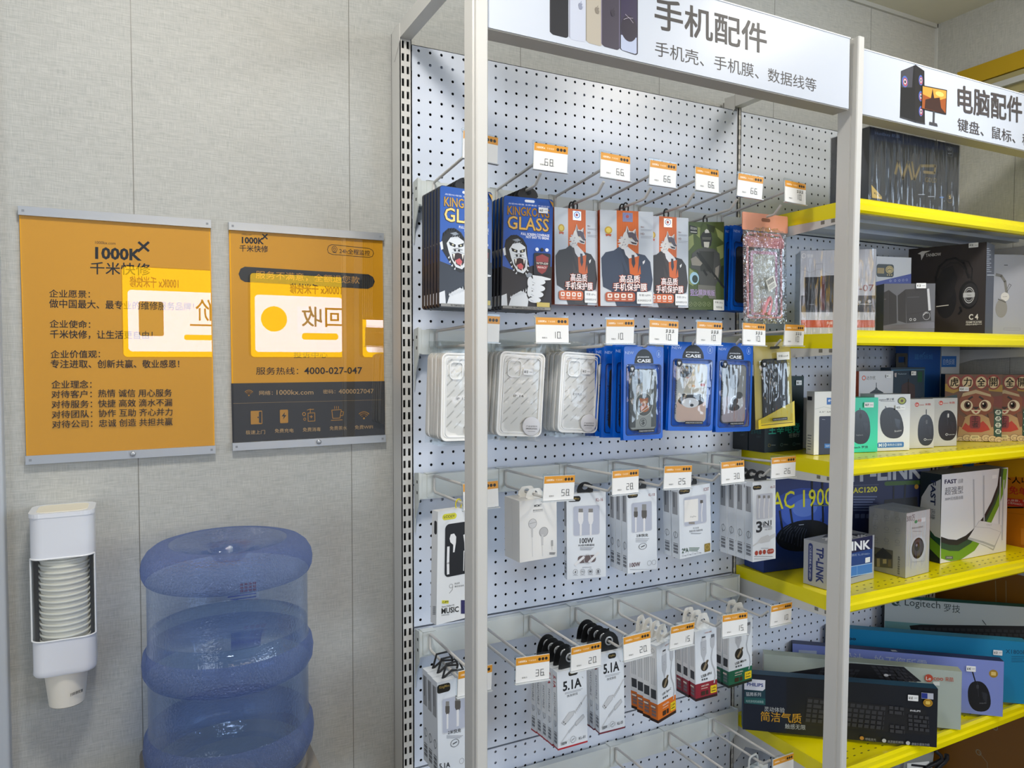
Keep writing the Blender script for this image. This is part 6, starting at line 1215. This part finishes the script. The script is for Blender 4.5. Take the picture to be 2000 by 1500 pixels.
def tiger(F, dx=0):
    X = lambda x: x+dx
    PL = lambda pts, c: F.poly([(x+dx, y) for x, y in pts], P(c) if isinstance(c, str) else c)
    F.rect(X(1330), 310, X(1820), 900, P('#6b4a38'))
    PL([(1330, 390), (1440, 380), (1470, 440), (1400, 470), (1330, 450)], '#a8862e'); PL([(1700, 390), (1820, 400), (1820, 460), (1700, 450)], '#a8862e'); PL([(1330, 500), (1430, 480), (1440, 560), (1330, 620)], '#34505a'); PL([(1720, 500), (1820, 490), (1820, 600), (1740, 580)], '#7a3a32')
    for cx, s in ((1408, '虎'), (1520, '力'), (1636, '全'), (1740, '開')):
        F.ell(X(cx), 375, 62, 64, P('#8a352c')); F.ell(X(cx), 378, 46, 50, P('#d9c29a')); F.text(s, X(cx-34), 376, X(cx+34), 374, 72, INK, .02)
    PL([(1450, 520), (1500, 450), (1590, 430), (1700, 450), (1745, 520), (1730, 620), (1660, 660), (1590, 668), (1510, 655), (1455, 610)], '#8a4a30'); PL([(1470, 500), (1590, 470), (1720, 500), (1715, 480), (1590, 440), (1480, 470)], '#c2ab86')
    for k in (-1, 1): F.ell(X(1590+k*78), 575, 52, 48, P('#e6d6b8')); F.ell(X(1590+k*70), 570, 30, 34, P('#5a2f1c')); F.ell(X(1590+k*70), 570, 17, 21, INK); F.ell(X(1590+k*62), 558, 7, 8, P('#f4efe4')); F.line([(X(1560 if k < 0 else 1620), 500), (X(1590+k*60), 520)], 16, P('#2a1a14'))
    PL([(1560, 585), (1620, 585), (1590, 612)], '#2a1a14'); PL([(1545, 610), (1635, 610), (1615, 640), (1590, 650), (1565, 640)], '#e6d6b8'); PL([(1570, 620), (1612, 620), (1590, 640)], '#a83a34')
    PL([(1460, 690), (1540, 650), (1640, 650), (1720, 690), (1760, 850), (1430, 850)], '#b89468'); PL([(1440, 640), (1500, 680), (1470, 760), (1420, 740)], '#7a4a30'); PL([(1690, 640), (1740, 640), (1770, 740), (1720, 760)], '#7a4a30')
    PL([(1470, 770), (1500, 720), (1530, 745), (1560, 700), (1600, 740), (1650, 705), (1690, 745), (1710, 780), (1640, 800), (1520, 800)], '#b8392a'); F.rect(X(1538), 660, X(1628), 770, P('#8a2f34'), .25); F.text('王', X(1555), 690, X(1610), 688, 44, P('#3a1416'), .02); F.text('者', X(1555), 738, X(1610), 736, 44, P('#3a1416'), .02)
    F.rect(X(1742), 605, X(1820), 898, P('#234a3c'), .1)
    for i, s in enumerate('虎虎生威'): F.ell(X(1778), 632+54*i, 27, 23, P('#d9e0d4'), 6); F.text(s, X(1762), 632+54*i, X(1794), 631+54*i, 30, INK, .02)
    for i in range(9): F.ell(X(1350+54*i), 872-(i*17 % 26), 40, 30, P('#d6bd92')); F.ell(X(1350+54*i), 872-(i*17 % 26), 40, 30, P('#5a4030'), ring=.1); F.ell(X(1352+54*i), 876-(i*17 % 26), 20, 15, P('#5a4030'), ring=.16)
    F.rect(X(1540), 825, X(1620), 860, P('#e0d0a0'), .4); F.text('福禄天佑', X(1555), 843, X(1606), 840, 18, P('#4a3420'))
t, mw, W, H, D = carton('TG1', 'gift_box', 'patterned red-brown box with big-eyed tiger face, nearer of the two on the third shelf', 'gift box', C2_, '#3a2c24', lambda F, L, R, T, W, H, D: tiger(F), 'tiger pattern boxes', side='#16342c'); sticker_on(t, mw, C2_, 1488, 434, 82, 36, '¥260')
TG1 = t
t2g = dup(TG1, FIT['TG2'][:3], (0, 0, FIT['TG2'][3]), 'patterned red-brown box with big-eyed tiger face, at the right edge of the photo')
# ---- fourth shelf
def a_ac19(F, L, R, T, W, H, D):
    A = Art(F.mb, F.inv.inverted(), (1380, 950, 6.25), e0=.0004, lim=F.lim); cy = P('#14306e')
    A.ell(1150, 350, 400, 330, P('#24439a', .3)); A.ell(1180, 300, 260, 210, P('#3a5cb8', .3)); A.ell(1200, 260, 150, 110, P('#5a7acc', .3)); BKR = P('#12161f', .25)
    A.ell(1190, 600, 330, 190, BKR); 
    for i in range(9): A.line([(880+i*38, 640+i*14), (920+i*34, 540+i*8), (1010+i*26, 470+i*6)], 4, P('#3a4254'))
    A.line([(1125, 470), (1185, 464)], 5, P('#a9b4c9'))
    for a, b_ in (((890, 300), (940, 640)), ((1020, 280), (1090, 740)), ((1285, -60), (1290, 430)), ((1410, -60), (1420, 430))): A.line([a, b_], 24, BKR)
    A.text('AC 1900', 790, 180, 1530, 120, 215, P('#d9d514', .3), .008)
    A.lines(1300, 232, 1520, 222, 1, 12, P('#5a6a3a'))
    A.rect(475, 905, 500, 1010, P('#b9a83a'))
    B = Art(F.mb, F.inv.inverted(), (1420, 860, 3.448), e0=.0008, lim=F.lim); B.poly([(130, 255), (135, 195), (200, 160), (280, 155), (330, 180), (335, 230), (330, 262)], P('#14161d', .4)); B.text('TP-LINK', 170, 196, 300, 188, 26, P('#b9bec9'), .02)
t, mw, W, H, D = carton('AC19', 'router_box', 'large blue router box with yellow AC 1900 lettering, behind the right post', 'router box', C3_, '#0f2a6a', a_ac19, side='#1c3a80', top='#14203f')
def a_ac12(F, L, R, T, W, H, D):
    F.text('TP-LINK', 800, 220, 1320, 195, 125, P('#aab0bd'), .03); F.rect(1060, 272, 1365, 300, P('#3a5a24'), .5); F.text('AC1200', 848, 338, 1012, 328, 38, P('#c9c42c'), .03); F.line([(830, 305), (1020, 298)], 2, P('#6a7288')); F.lines(850, 380, 1010, 470, 6, 7, P('#5f6c90')); F.ell(1275, 312, 14, 16, P('#a9812c')); F.line([(1190, 480), (1200, 300)], 12, P('#10131c')); F.line([(1120, 440), (1122, 310)], 10, P('#10131c')); F.poly([(1060, 400), (1280, 380), (1290, 520), (1040, 540)], P('#10131c'))
    for i in range(3): F.rect(860+38*i, 495, 890+38*i, 525, P('#4a567c'), .2)
carton('AC12', 'router_box', 'dark blue router box with large silver lettering, behind the white camera box', 'router box', C3_, '#14204a', a_ac12, side='#0d1630', top='#1c2440')
def a_sw(F, L, R, T, W, H, D):
    F.rect(700, 665, 978, 925, P('#123f86'), .06); F.rect(700, 665, 978, 760, P('#0d1c48'), .06); F.text('TP-LINK', 685, 730, 965, 700, 62, P('#eef2f8'), .03); F.text('5口百兆交换机 TL-SF1005+', 760, 782, 962, 762, 16, P('#9fb2d2')); F.poly([(790, 860), (975, 828), (978, 890), (790, 925)], P('#3a7ac9')); F.line([(790, 858), (975, 826)], 3, P('#a9c9ee')); F.line([(790, 925), (978, 890)], 3, P('#a9c9ee')); F.line([(875, 845), (875, 908)], 2, P('#8fb8e6')); F.rect(930, 788, 962, 822, P('#e6e9ee'), .06)
    V_ = Art(F.mb, None, None, (-W/2, D/2, 0), (0, 0, -1), (0, -1, 0), e0=.0006); nv = P('#23306e')
    V_.text('TP-LINK', -H*.40, -D*.18, H*.40, -D*.18, D*.30, nv, .03); V_.rect(-H*.44, D*.12, H*.42, D*.30, nv, .5); V_.text('5口百兆交换机 TL-SF1005+', -H*.38, D*.21, H*.37, D*.21, D*.10, P('#c9cede'), .01)
    T.rect(640, 655, 965, 625, P('#2c2c34')); T.text('TP-LINK', 640, 668, 960, 640, 20, P('#cfcfd2'), .04)
carton('SW', 'network_switch_box', 'small grey and blue network switch box, low in front by the right post', 'network switch box', C3_, '#a9abb0', a_sw, side='#a9abb0', top='#8f9196')
def a_cam(F, L, R, T, W, H, D):
    F.text('300万', 1210, 530, 1265, 520, 42, P('#1c2a4a'), .0); F.ell(1272, 548, 10, 11, P('#3a9a6a')); F.text('和目', 1285, 542, 1308, 538, 16, P('#c2563e')); F.rect(1308, 520, 1335, 548, P('#eef0f2'), .1); F.text('智能云台摄像机', 1245, 592, 1322, 580, 12, P('#7a7c80')); F.lines(1250, 612, 1310, 605, 1, 4, P('#a9abb0'))
    F.poly([(1238, 800), (1262, 790), (1318, 785), (1335, 800), (1322, 860), (1290, 872), (1240, 870)], P('#d3d6da', .25)); F.ell(1284, 730, 54, 88, P('#dfe2e6', .2)); F.ell(1284, 726, 40, 70, P('#24242a', .15)); F.ell(1284, 722, 32, 56, P('#4a4850', .2)); F.ell(1280, 716, 17, 30, P('#18181c', .1)); F.ell(1276, 706, 6, 9, P('#8f8a9a')); F.line([(1240, 820), (1328, 812)], 3, P('#b4b8bd'))
    for r in range(3):
        for c in range(3): L.ell(1000+74*c, 508+78*r+c*9, 16, 12, P('#8a8c8e'), ring=.14); L.lines(985+74*c, 532+78*r+c*9, 1018+74*c, 533+78*r+c*9, 1, 4, P('#a3a5a6'))
    L.poly([(990, 718), (1118, 742), (1116, 862), (995, 850)], P('#6a665c')); L.poly([(995, 770), (1050, 722), (1112, 775), (1110, 800), (1000, 790)], P('#3a3a40')); L.rect(1010, 795, 1030, 850, P('#c9b88a')); L.rect(1050, 800, 1075, 830, P('#d6c38f')); L.rect(1085, 805, 1105, 850, P('#8a7a5a'))
    V_ = Art(F.mb, None, None, (-W/2, D/2, 0), (0, -1, 0), e0=.0006)
    for i, s in enumerate('支持多种录像存储'): V_.text(s, D*.30, H*(.20+i*.036), D*.36, H*(.20+i*.036), H*.028, P('#55585c'), .01)
t, mw, W, H, D = carton('CAM', 'camera_box', 'white wrapped box with printed round security camera, centre of the fourth shelf', 'camera box', C3_, '#cfd1d2', a_cam, side='#b5b4b0', top='#b9bcbe'); wrap(t, W, H, D, .001)
def a_fast(F, L, R, T, W, H, D):
    gr = P('#6a9a2a'); dg = P('#1e4a3a'); bk = P('#14202a'); A = Art(F.mb, F.inv.inverted(), (1840, 820, 5), e0=.0003, lim=F.lim)
    cur = [(-12, 1140), (60, 1165), (140, 1172), (230, 1130), (300, 1070), (400, 950), (480, 800), (540, 640), (560, 470)]
    A.poly(cur+[(640, 470), (600, 640), (520, 850), (430, 1000), (330, 1120), (220, 1250), (120, 1350), (60, 1368), (-12, 1365)], P('#e4e6ea'))
    def band(o0, o1, mat):
        nrm = [(0, 1), (.1, 1), (.2, 1), (.5, .85), (.7, .7), (.8, .6), (.9, .4), (1, .25), (1, .1)]
        sc = [1, 1, .95, .8, .62, .45, .4, .35, .35]
        a = [(x+n[0]*o0*s, y+n[1]*o0*s) for (x, y), n, s in zip(cur, nrm, sc)]; b_ = [(x+n[0]*o1*s, y+n[1]*o1*s) for (x, y), n, s in zip(cur, nrm, sc)]
        A.poly(a+b_[::-1], mat)
    band(0, 62, bk); band(55, 120, dg); band(115, 215, gr)
    A.text('FAST', 24, 605, 142, 598, 42, P('#1c2a52'), .03); A.text('迅捷', 154, 600, 204, 592, 42, P('#8f949c')); A.text('超强型', 26, 700, 204, 680, 76, P('#6a6f7a')); A.text('300M无线路由器', 26, 775, 204, 755, 34, P('#8a8f98')); A.rect(488, 538, 532, 572, P('#eef0f4'), .08)
    W1 = P('#b9bec6', .3); W2_ = P('#d6d9df', .3)
    for a, b_ in (((308, 585), (316, 1060)), ((406, 548), (408, 985)), ((568, 560), (556, 1020)), ((602, 590), (585, 1170))): A.line([a, b_], 13, W1)
    A.poly([(360, 985), (420, 992), (575, 1030), (572, 1100), (500, 1275), (440, 1240), (330, 1195), (246, 1165), (275, 1120)], P('#a3a8b0', .3)); A.poly([(365, 985), (570, 1020), (574, 1085), (495, 1260), (420, 1225), (250, 1160), (320, 1050)], W2_); A.line([(255, 1155), (400, 1195), (505, 1235)], 14, P('#aab0b8')); A.line([(330, 1045), (460, 1055), (570, 1095)], 3, P('#b4b9c2')); A.text('FAST', 432, 1024, 485, 1028, 14, P('#9aa0aa'))
    A.rect(30, 1330, 104, 1360, P('#5a6066')); A.text('FW323R', 42, 1346, 92, 1344, 14, P('#c9ccd2'))
    L.poly([(1440, 262), (1360, 300), (1310, 380), (1298, 470), (1330, 570), (1390, 640), (1442, 665)], P('#d0d3d9')); L.poly([(1365, 600), (1400, 645), (1442, 662), (1442, 715), (1366, 640)], dg); L.poly([(1366, 650), (1442, 715), (1442, 800), (1366, 730)], gr)
    V_ = Art(F.mb, None, None, (-W/2, D/2, 0), (0, 0, -1), (0, -1, 0), e0=.0008); V_.text('FAST', -H*.42, -D*.12, -H*.14, -D*.12, D*.24, P('#1c2a52'), .03); V_.text('迅捷', -H*.10, -D*.12, H*.02, -D*.12, D*.24, P('#5f6570'))
carton('FAST', 'router_box', 'white router box with green and black curve, on the right of the fourth shelf', 'router box', C3_, '#dde0e6', a_fast, side='#16242c', top='#6f7268')
# ---- fifth shelf: keyboard boxes fanned out
KEYM = P('#26272b', .35); KEYT = P('#3a3b40', .35)
def keys(A, o, eu, ev, nu, nv, mat=KEYT, gap=.14):
    for j in range(int(nv)):
        u = 0
        while u < nu-.3:
            w_ = 1 if (u*7+j*3) % 5 > 0 or j in (0, ) else 1.6
            w_ = min(w_, nu-u); a = [(u+gap, j+gap), (u+w_-gap, j+gap), (u+w_-gap, j+1-gap), (u+gap, j+1-gap)]
            A.poly([(o[0]+eu[0]*p+ev[0]*q, o[1]+eu[1]*p+ev[1]*q) for p, q in a], mat); u += w_
def a_phi(F, L, R, T, W, H, D):
    F.rect(90, 612, 400, 1000, P('#101a2c')); F.poly([(116, 640), (258, 652), (258, 818), (116, 805)], P('#173c4a')); F.poly([(116, 638), (258, 650), (256, 708), (240, 722), (116, 712)], P('#dfe2ee')); F.text('PHILIPS', 134, 676, 244, 684, 24, P('#1c3a8a'), .03)
    F.text('猛腾系列', 128, 743, 228, 746, 26, P('#c9cfd6'), .01); F.poly([(116, 762), (258, 774), (258, 816), (116, 805)], P('#1f5a5c')); F.text('电竞游戏机械键盘', 128, 790, 246, 796, 18, P('#a9c4c4'))
    F.text('灵动体验', 250, 843, 388, 852, 34, P('#c2c6c9')); F.text('简洁气质', 226, 892, 500, 908, 66, P('#cf9a2c'), .01); F.text('触感无限', 390, 958, 528, 968, 34, P('#b9bec2'))
    F.poly([(540, 760), (1340, 850), (1365, 1020), (515, 950)], P('#1a1b1f')); keys(F, (540, 770), (41, 4.3), (-4, 32), 13, 5.6, KEYT); keys(F, (1085, 815), (36, 4), (0, 30), 3, 2.6, KEYT); keys(F, (1212, 872), (37, 4), (1, 28), 4, 4.6, KEYT); keys(F, (1090, 940), (36, 4), (0, 30), 3, 2, KEYT)
    F.text('PHILIPS', 1230, 850, 1300, 854, 12, P('#c9ccd2'), .03)
    for x, y, s in ((905, 1035, '呼吸发光'), (1055, 1052, '高灵敏机械轴'), (1215, 1068, '便捷多媒体功能')): F.ell(x, y, 14, 13, P('#c28a3a' if x < 1000 else '#b9bcc2')); F.text(s, x+24, y+6, x+24+(72 if x < 1000 else 105 if x < 1100 else 122), y+12, 18, P('#9a9da2'))
    F.ell(1349, 798, 32, 26, P('#c9982c', .3, .4)); F.ell(1349, 798, 24, 19, P('#8f6a1c'), ring=.2); F.rect(1334, 786, 1364, 808, P('#e0bf5a'), .1); F.poly([(1305, 728), (1386, 735), (1386, 775), (1305, 768)], P('#b9bcc9')); F.poly([(1306, 730), (1346, 734), (1346, 770), (1306, 766)], P('#23358a'))
t, mw, W, H, D = carton('PHI', 'keyboard_box', 'black keyboard box with orange lettering, frontmost of the fanned keyboard boxes', 'keyboard box', C4_, '#10151f', a_phi, 'keyboard boxes on the lowest shelf', side='#12405c', top='#163c50'); sticker_on(t, mw, C4_, 1250, 766, 70, 40, '¥160')
def a_lec(F, L, R, T, W, H, D):
    F.poly([(400, 600), (830, 535), (1190, 560), (1310, 660), (660, 640)], P('#1f2026')); keys(F, (640, 560), (44, 3), (-14, 20), 6, 5, P('#36373e')); keys(F, (960, 548), (40, 3), (16, 22), 5, 5, P('#36373e')); keys(F, (1100, 560), (30, 3), (24, 24), 3, 4, P('#36373e'))
    F.ell(1070, 614, 16, 9, P('#d9dade')); F.text('Lecoo', 1078, 612, 1102, 612, 10, P('#d9dade'))
    F.ell(1357, 634, 28, 26, P('#b8452e')); F.text('Le', 1338, 635, 1372, 637, 24, P('#e6d6cc'), .02); F.text('coo', 1388, 638, 1454, 642, 20, P('#b8553e'), .01); F.text('来酷', 1466, 640, 1524, 644, 30, P('#b8553e')); F.rect(1385, 658, 1430, 684, P('#d6dad6'))
carton('LEC', 'keyboard_box', 'pale grey-green keyboard box with red disc logo, second of the fanned keyboard boxes', 'keyboard box', C4_, '#aab5ae', a_lec, 'keyboard boxes on the lowest shelf', side='#d6cfc0', top='#a3ab98')
def a_lav(F, L, R, T, W, H, D):
    F.text('设计，始于您所需', 780, 492, 1345, 548, 66, P('#b9c2d6')); mouse(F, 1622, 656, 1772, 862, P('#16171d', .3), None, 14); F.line([(1672, 660), (1652, 590)], 8, BKM); F.ell(1794, 606, 30, 27, P('#b9923a', .3, .4)); F.rect(1778, 594, 1810, 618, P('#dcc070'), .1); F.text('PHILIPS', 1700, 806, 1745, 803, 9, P('#6a6c74')); F.poly([(482, 446), (603, 452), (603, 476), (482, 470)], P('#b4bfd9'))
    T.poly([(1100, 446), (1135, 448), (1150, 458), (1112, 456)], P('#c2c2c4'))
t, mw, W, H, D = carton('LAV', 'keyboard_box', 'lavender keyboard and mouse box with navy top, third of the fanned keyboard boxes', 'keyboard box', C4_, '#7d8ccf', a_lav, 'keyboard boxes on the lowest shelf', side='#141a3a', top='#232c52'); sticker_on(t, mw, C4_, 1640, 570, 64, 38, '¥140')
def a_tk(F, L, R, T, W, H, D):
    F.text('rapoo', 760, 372, 868, 377, 24, P('#0a2c44'), .03); F.text('X1800Pro', 1876, 455, 2050, 466, 28, P('#0a3c58')); F.lines(1915, 490, 2010, 525, 4, 3, P('#0a4c6a'))
    T.poly([(1397, 364), (1540, 374), (1540, 386), (1400, 378)], P('#c9cfd2')); T.poly([(1560, 374), (1600, 376), (1612, 388), (1570, 386)], P('#c9cfd2'))
t, mw, W, H, D = carton('TEALK', 'keyboard_box', 'bright blue-teal keyboard box, fourth of the fanned keyboard boxes', 'keyboard box', C4_, '#0f80b0', a_tk, 'keyboard boxes on the lowest shelf', side='#0a4c6a', top='#1280a0'); sticker_on(t, mw, C4_, 1820, 462, 62, 34, '¥120')
def a_lg(F, L, R, T, W, H, D):
    F.poly([(1062, 250), (2120, 330), (2120, 420), (1062, 380)], P('#6a9a9c')); F.ell(1135, 124, 30, 26, P('#22423c')); F.ell(1146, 122, 22, 18, P('#aebcbc')); F.ell(1149, 124, 10, 12, P('#22423c')); F.line([(1155, 142), (1168, 150)], 4, P('#22423c')); F.line([(1155, 108), (1166, 100)], 4, P('#22423c'))
    F.text('Logitech', 1197, 130, 1435, 152, 62, P('#2c3a3c')); F.text('罗技', 1460, 160, 1570, 172, 54, P('#2c3a3c')); F.poly([(1228, 282), (1300, 275), (2130, 290), (2140, 420), (1250, 345)], P('#16181c')); keys(F, (1280, 290), (41, 1), (3, 27), 22, 3, P('#2c2e33')); F.line([(1742, 276), (1718, 244)], 4, BKM)
carton('LOGI', 'keyboard_box', 'white and green keyboard box with printed black keyboard, rearmost of the fanned keyboard boxes', 'keyboard box', C4_, '#b4c0c2', a_lg, 'keyboard boxes on the lowest shelf', side='#0d1a1a', top='#176a5e')
# ---- below the lowest visible shelf
def pouch(name, lab, loc, rot, W, H, mat, top=None, group=None):
    t = thing(name, lab, 'accessory pack', loc, rot, group); m = MB(); m.pillow(W, H, .022, mat, 10, 12, 0, wr=.003, seed=int(abs(loc[0])*1e4)); m.build('bag', t)
    return t
t = pouch('accessory_bag', 'dark green dome-topped bag beneath the lowest yellow shelf, left end', (.942, -.12, .455), (0, .05, .1), .11, .20, paint('dark_green_bag', '#0c3a22', .35)); m = MB(); m.box(-.04, .04, -.013, -.0115, -.03, .03, '#1d5a38'); m.build('label', t)
t = pouch('accessory_bag', 'olive translucent bag beneath the lowest yellow shelf, right of the green one', (.985, -.16, .455), (0, -.12, .0), .12, .21, paint('olive_bag', '#4a4a30', .2)); m = MB(); m.box(-.03, .045, -.013, -.0115, -.04, .01, '#6f6c50'); m.build('label', t)
t = pouch('accessory_bag', 'silver and black foil bag beneath the shelf, right of the right post', (1.15, -.24, .475), (0, .1, -.45), .10, .19, paint('silver_bag', '#8d9094', .15, .3, .6, 60, .6)); m = MB(); m.box(-.048, -.02, -.014, -.012, -.09, .09, '#16171a'); m.build('black_stripe', t)
t = thing('cable_pack', 'grey pack with white label and coiled black cable, under the black keyboard box', 'accessory pack', (1.235, -.26, .475), (0, .1, -.5)); m = MB(); m.prism(rrpts(-.05, -.1, .05, .1, .02), 0, .02, P('#8a8c88', .3)); m.build('card', t)
m = MB(); A = Art(m, None, None, (0, 0, 0), e0=.0012); A.lp([(-.01, .0), (.045, .012), (.04, .06), (-.015, .048)], P('#e4e4e0')); A.lines(-.004, -.045, .034, -.045, 1, .006, KB); A.rect(.0, -.034, .02, -.016, KB); m.build('label', t, 'white printed label')
m = MB(); m.tube([(.05+.02*math.sin(a*.9), -.004-.004*k, .09-.01*a) for k in range(1) for a in range(0, 20)], .005, KB, 6); m.tube([(.075+.012*math.sin(a*.8+1), .004, .08-.01*a) for a in range(0, 18)], .006, KB, 6); m.build('cable', t, 'black cable')

# ================================================================== posters on the right wall
def wallposter(lab, y0, y1, z0, z1, mat, art):
    t = thing('wall_poster', lab, 'poster', (RX-.003, (y0+y1)/2, (z0+z1)/2), (0, 0, -math.pi/2)); W, H = y1-y0, z1-z0
    mw = Matrix.LocRotScale(t.location, t.rotation_euler, None); m = MB(); m.box(-W/2, W/2, 0, .002, -H/2, H/2, mat); art(m, mw, W, H); m.build('printed_sheet', t)
def pa(m, mw, W, H):
    A = Art(m, mw, (1840, 820, 5), lim=(W/2, H/2)); rd = P('#c4302a')
    A.rect(118, 380, 820, 560, P('#d9a010')); A.rect(200, 380, 312, 455, P('#3a78c4')); A.text('高价', 238, 405, 370, 410, 40, P('#e6eef8'), .01); A.text('1000K', 356, 420, 432, 420, 26, INK, .03); A.line([(425, 408), (440, 425)], 5, INK)
    A.text('个人收款', 590, 582, 960, 600, 70, INK, .01); A.text('全免单', 560, 675, 840, 700, 78, rd, .015); A.poly([(560, 755), (900, 790), (900, 860), (560, 830)], rd); A.text('个人收款，可享受', 600, 782, 900, 800, 24, P('#f0dccf')); A.text('上周内500元！', 640, 808, 790, 828, 22, P('#f0dccf')); A.lines(640, 856, 800, 880, 1, 14, INK); A.line([(640, 905), (800, 925)], 2, P('#8a4a10')); A.rect(770, 1060, 830, 1220, P('#d98a2c'))
wallposter('orange promotion poster on the right wall, behind the white router box', -.93, -.028, .985, 1.345, paint('orange_poster', '#cf7a14', .35), pa)
def pb(m, mw, W, H):
    A = Art(m, mw, (1420, 1140, 3.448), lim=(W/2, H/2)); g = P('#9a8a6a')
    for p in ([(1808, -20), (1812, 130)], [(1878, -20), (1880, 130)], [(1806, 968), (1848, 950), (1866, 930), (1866, 860)], [(1694, 1132), (1752, 1205), (1758, 1300)]): A.line(p, 5, g)
    for x, y in ((1806, 968), (1694, 1136)): A.ell(x, y, 18, 20, g, ring=.35)
wallposter('dark orange poster with thin circuit lines on the right wall, behind the keyboard boxes', -.93, .052, .12, .935, paint('brown_orange_poster', '#8a5a10', .35), pb)
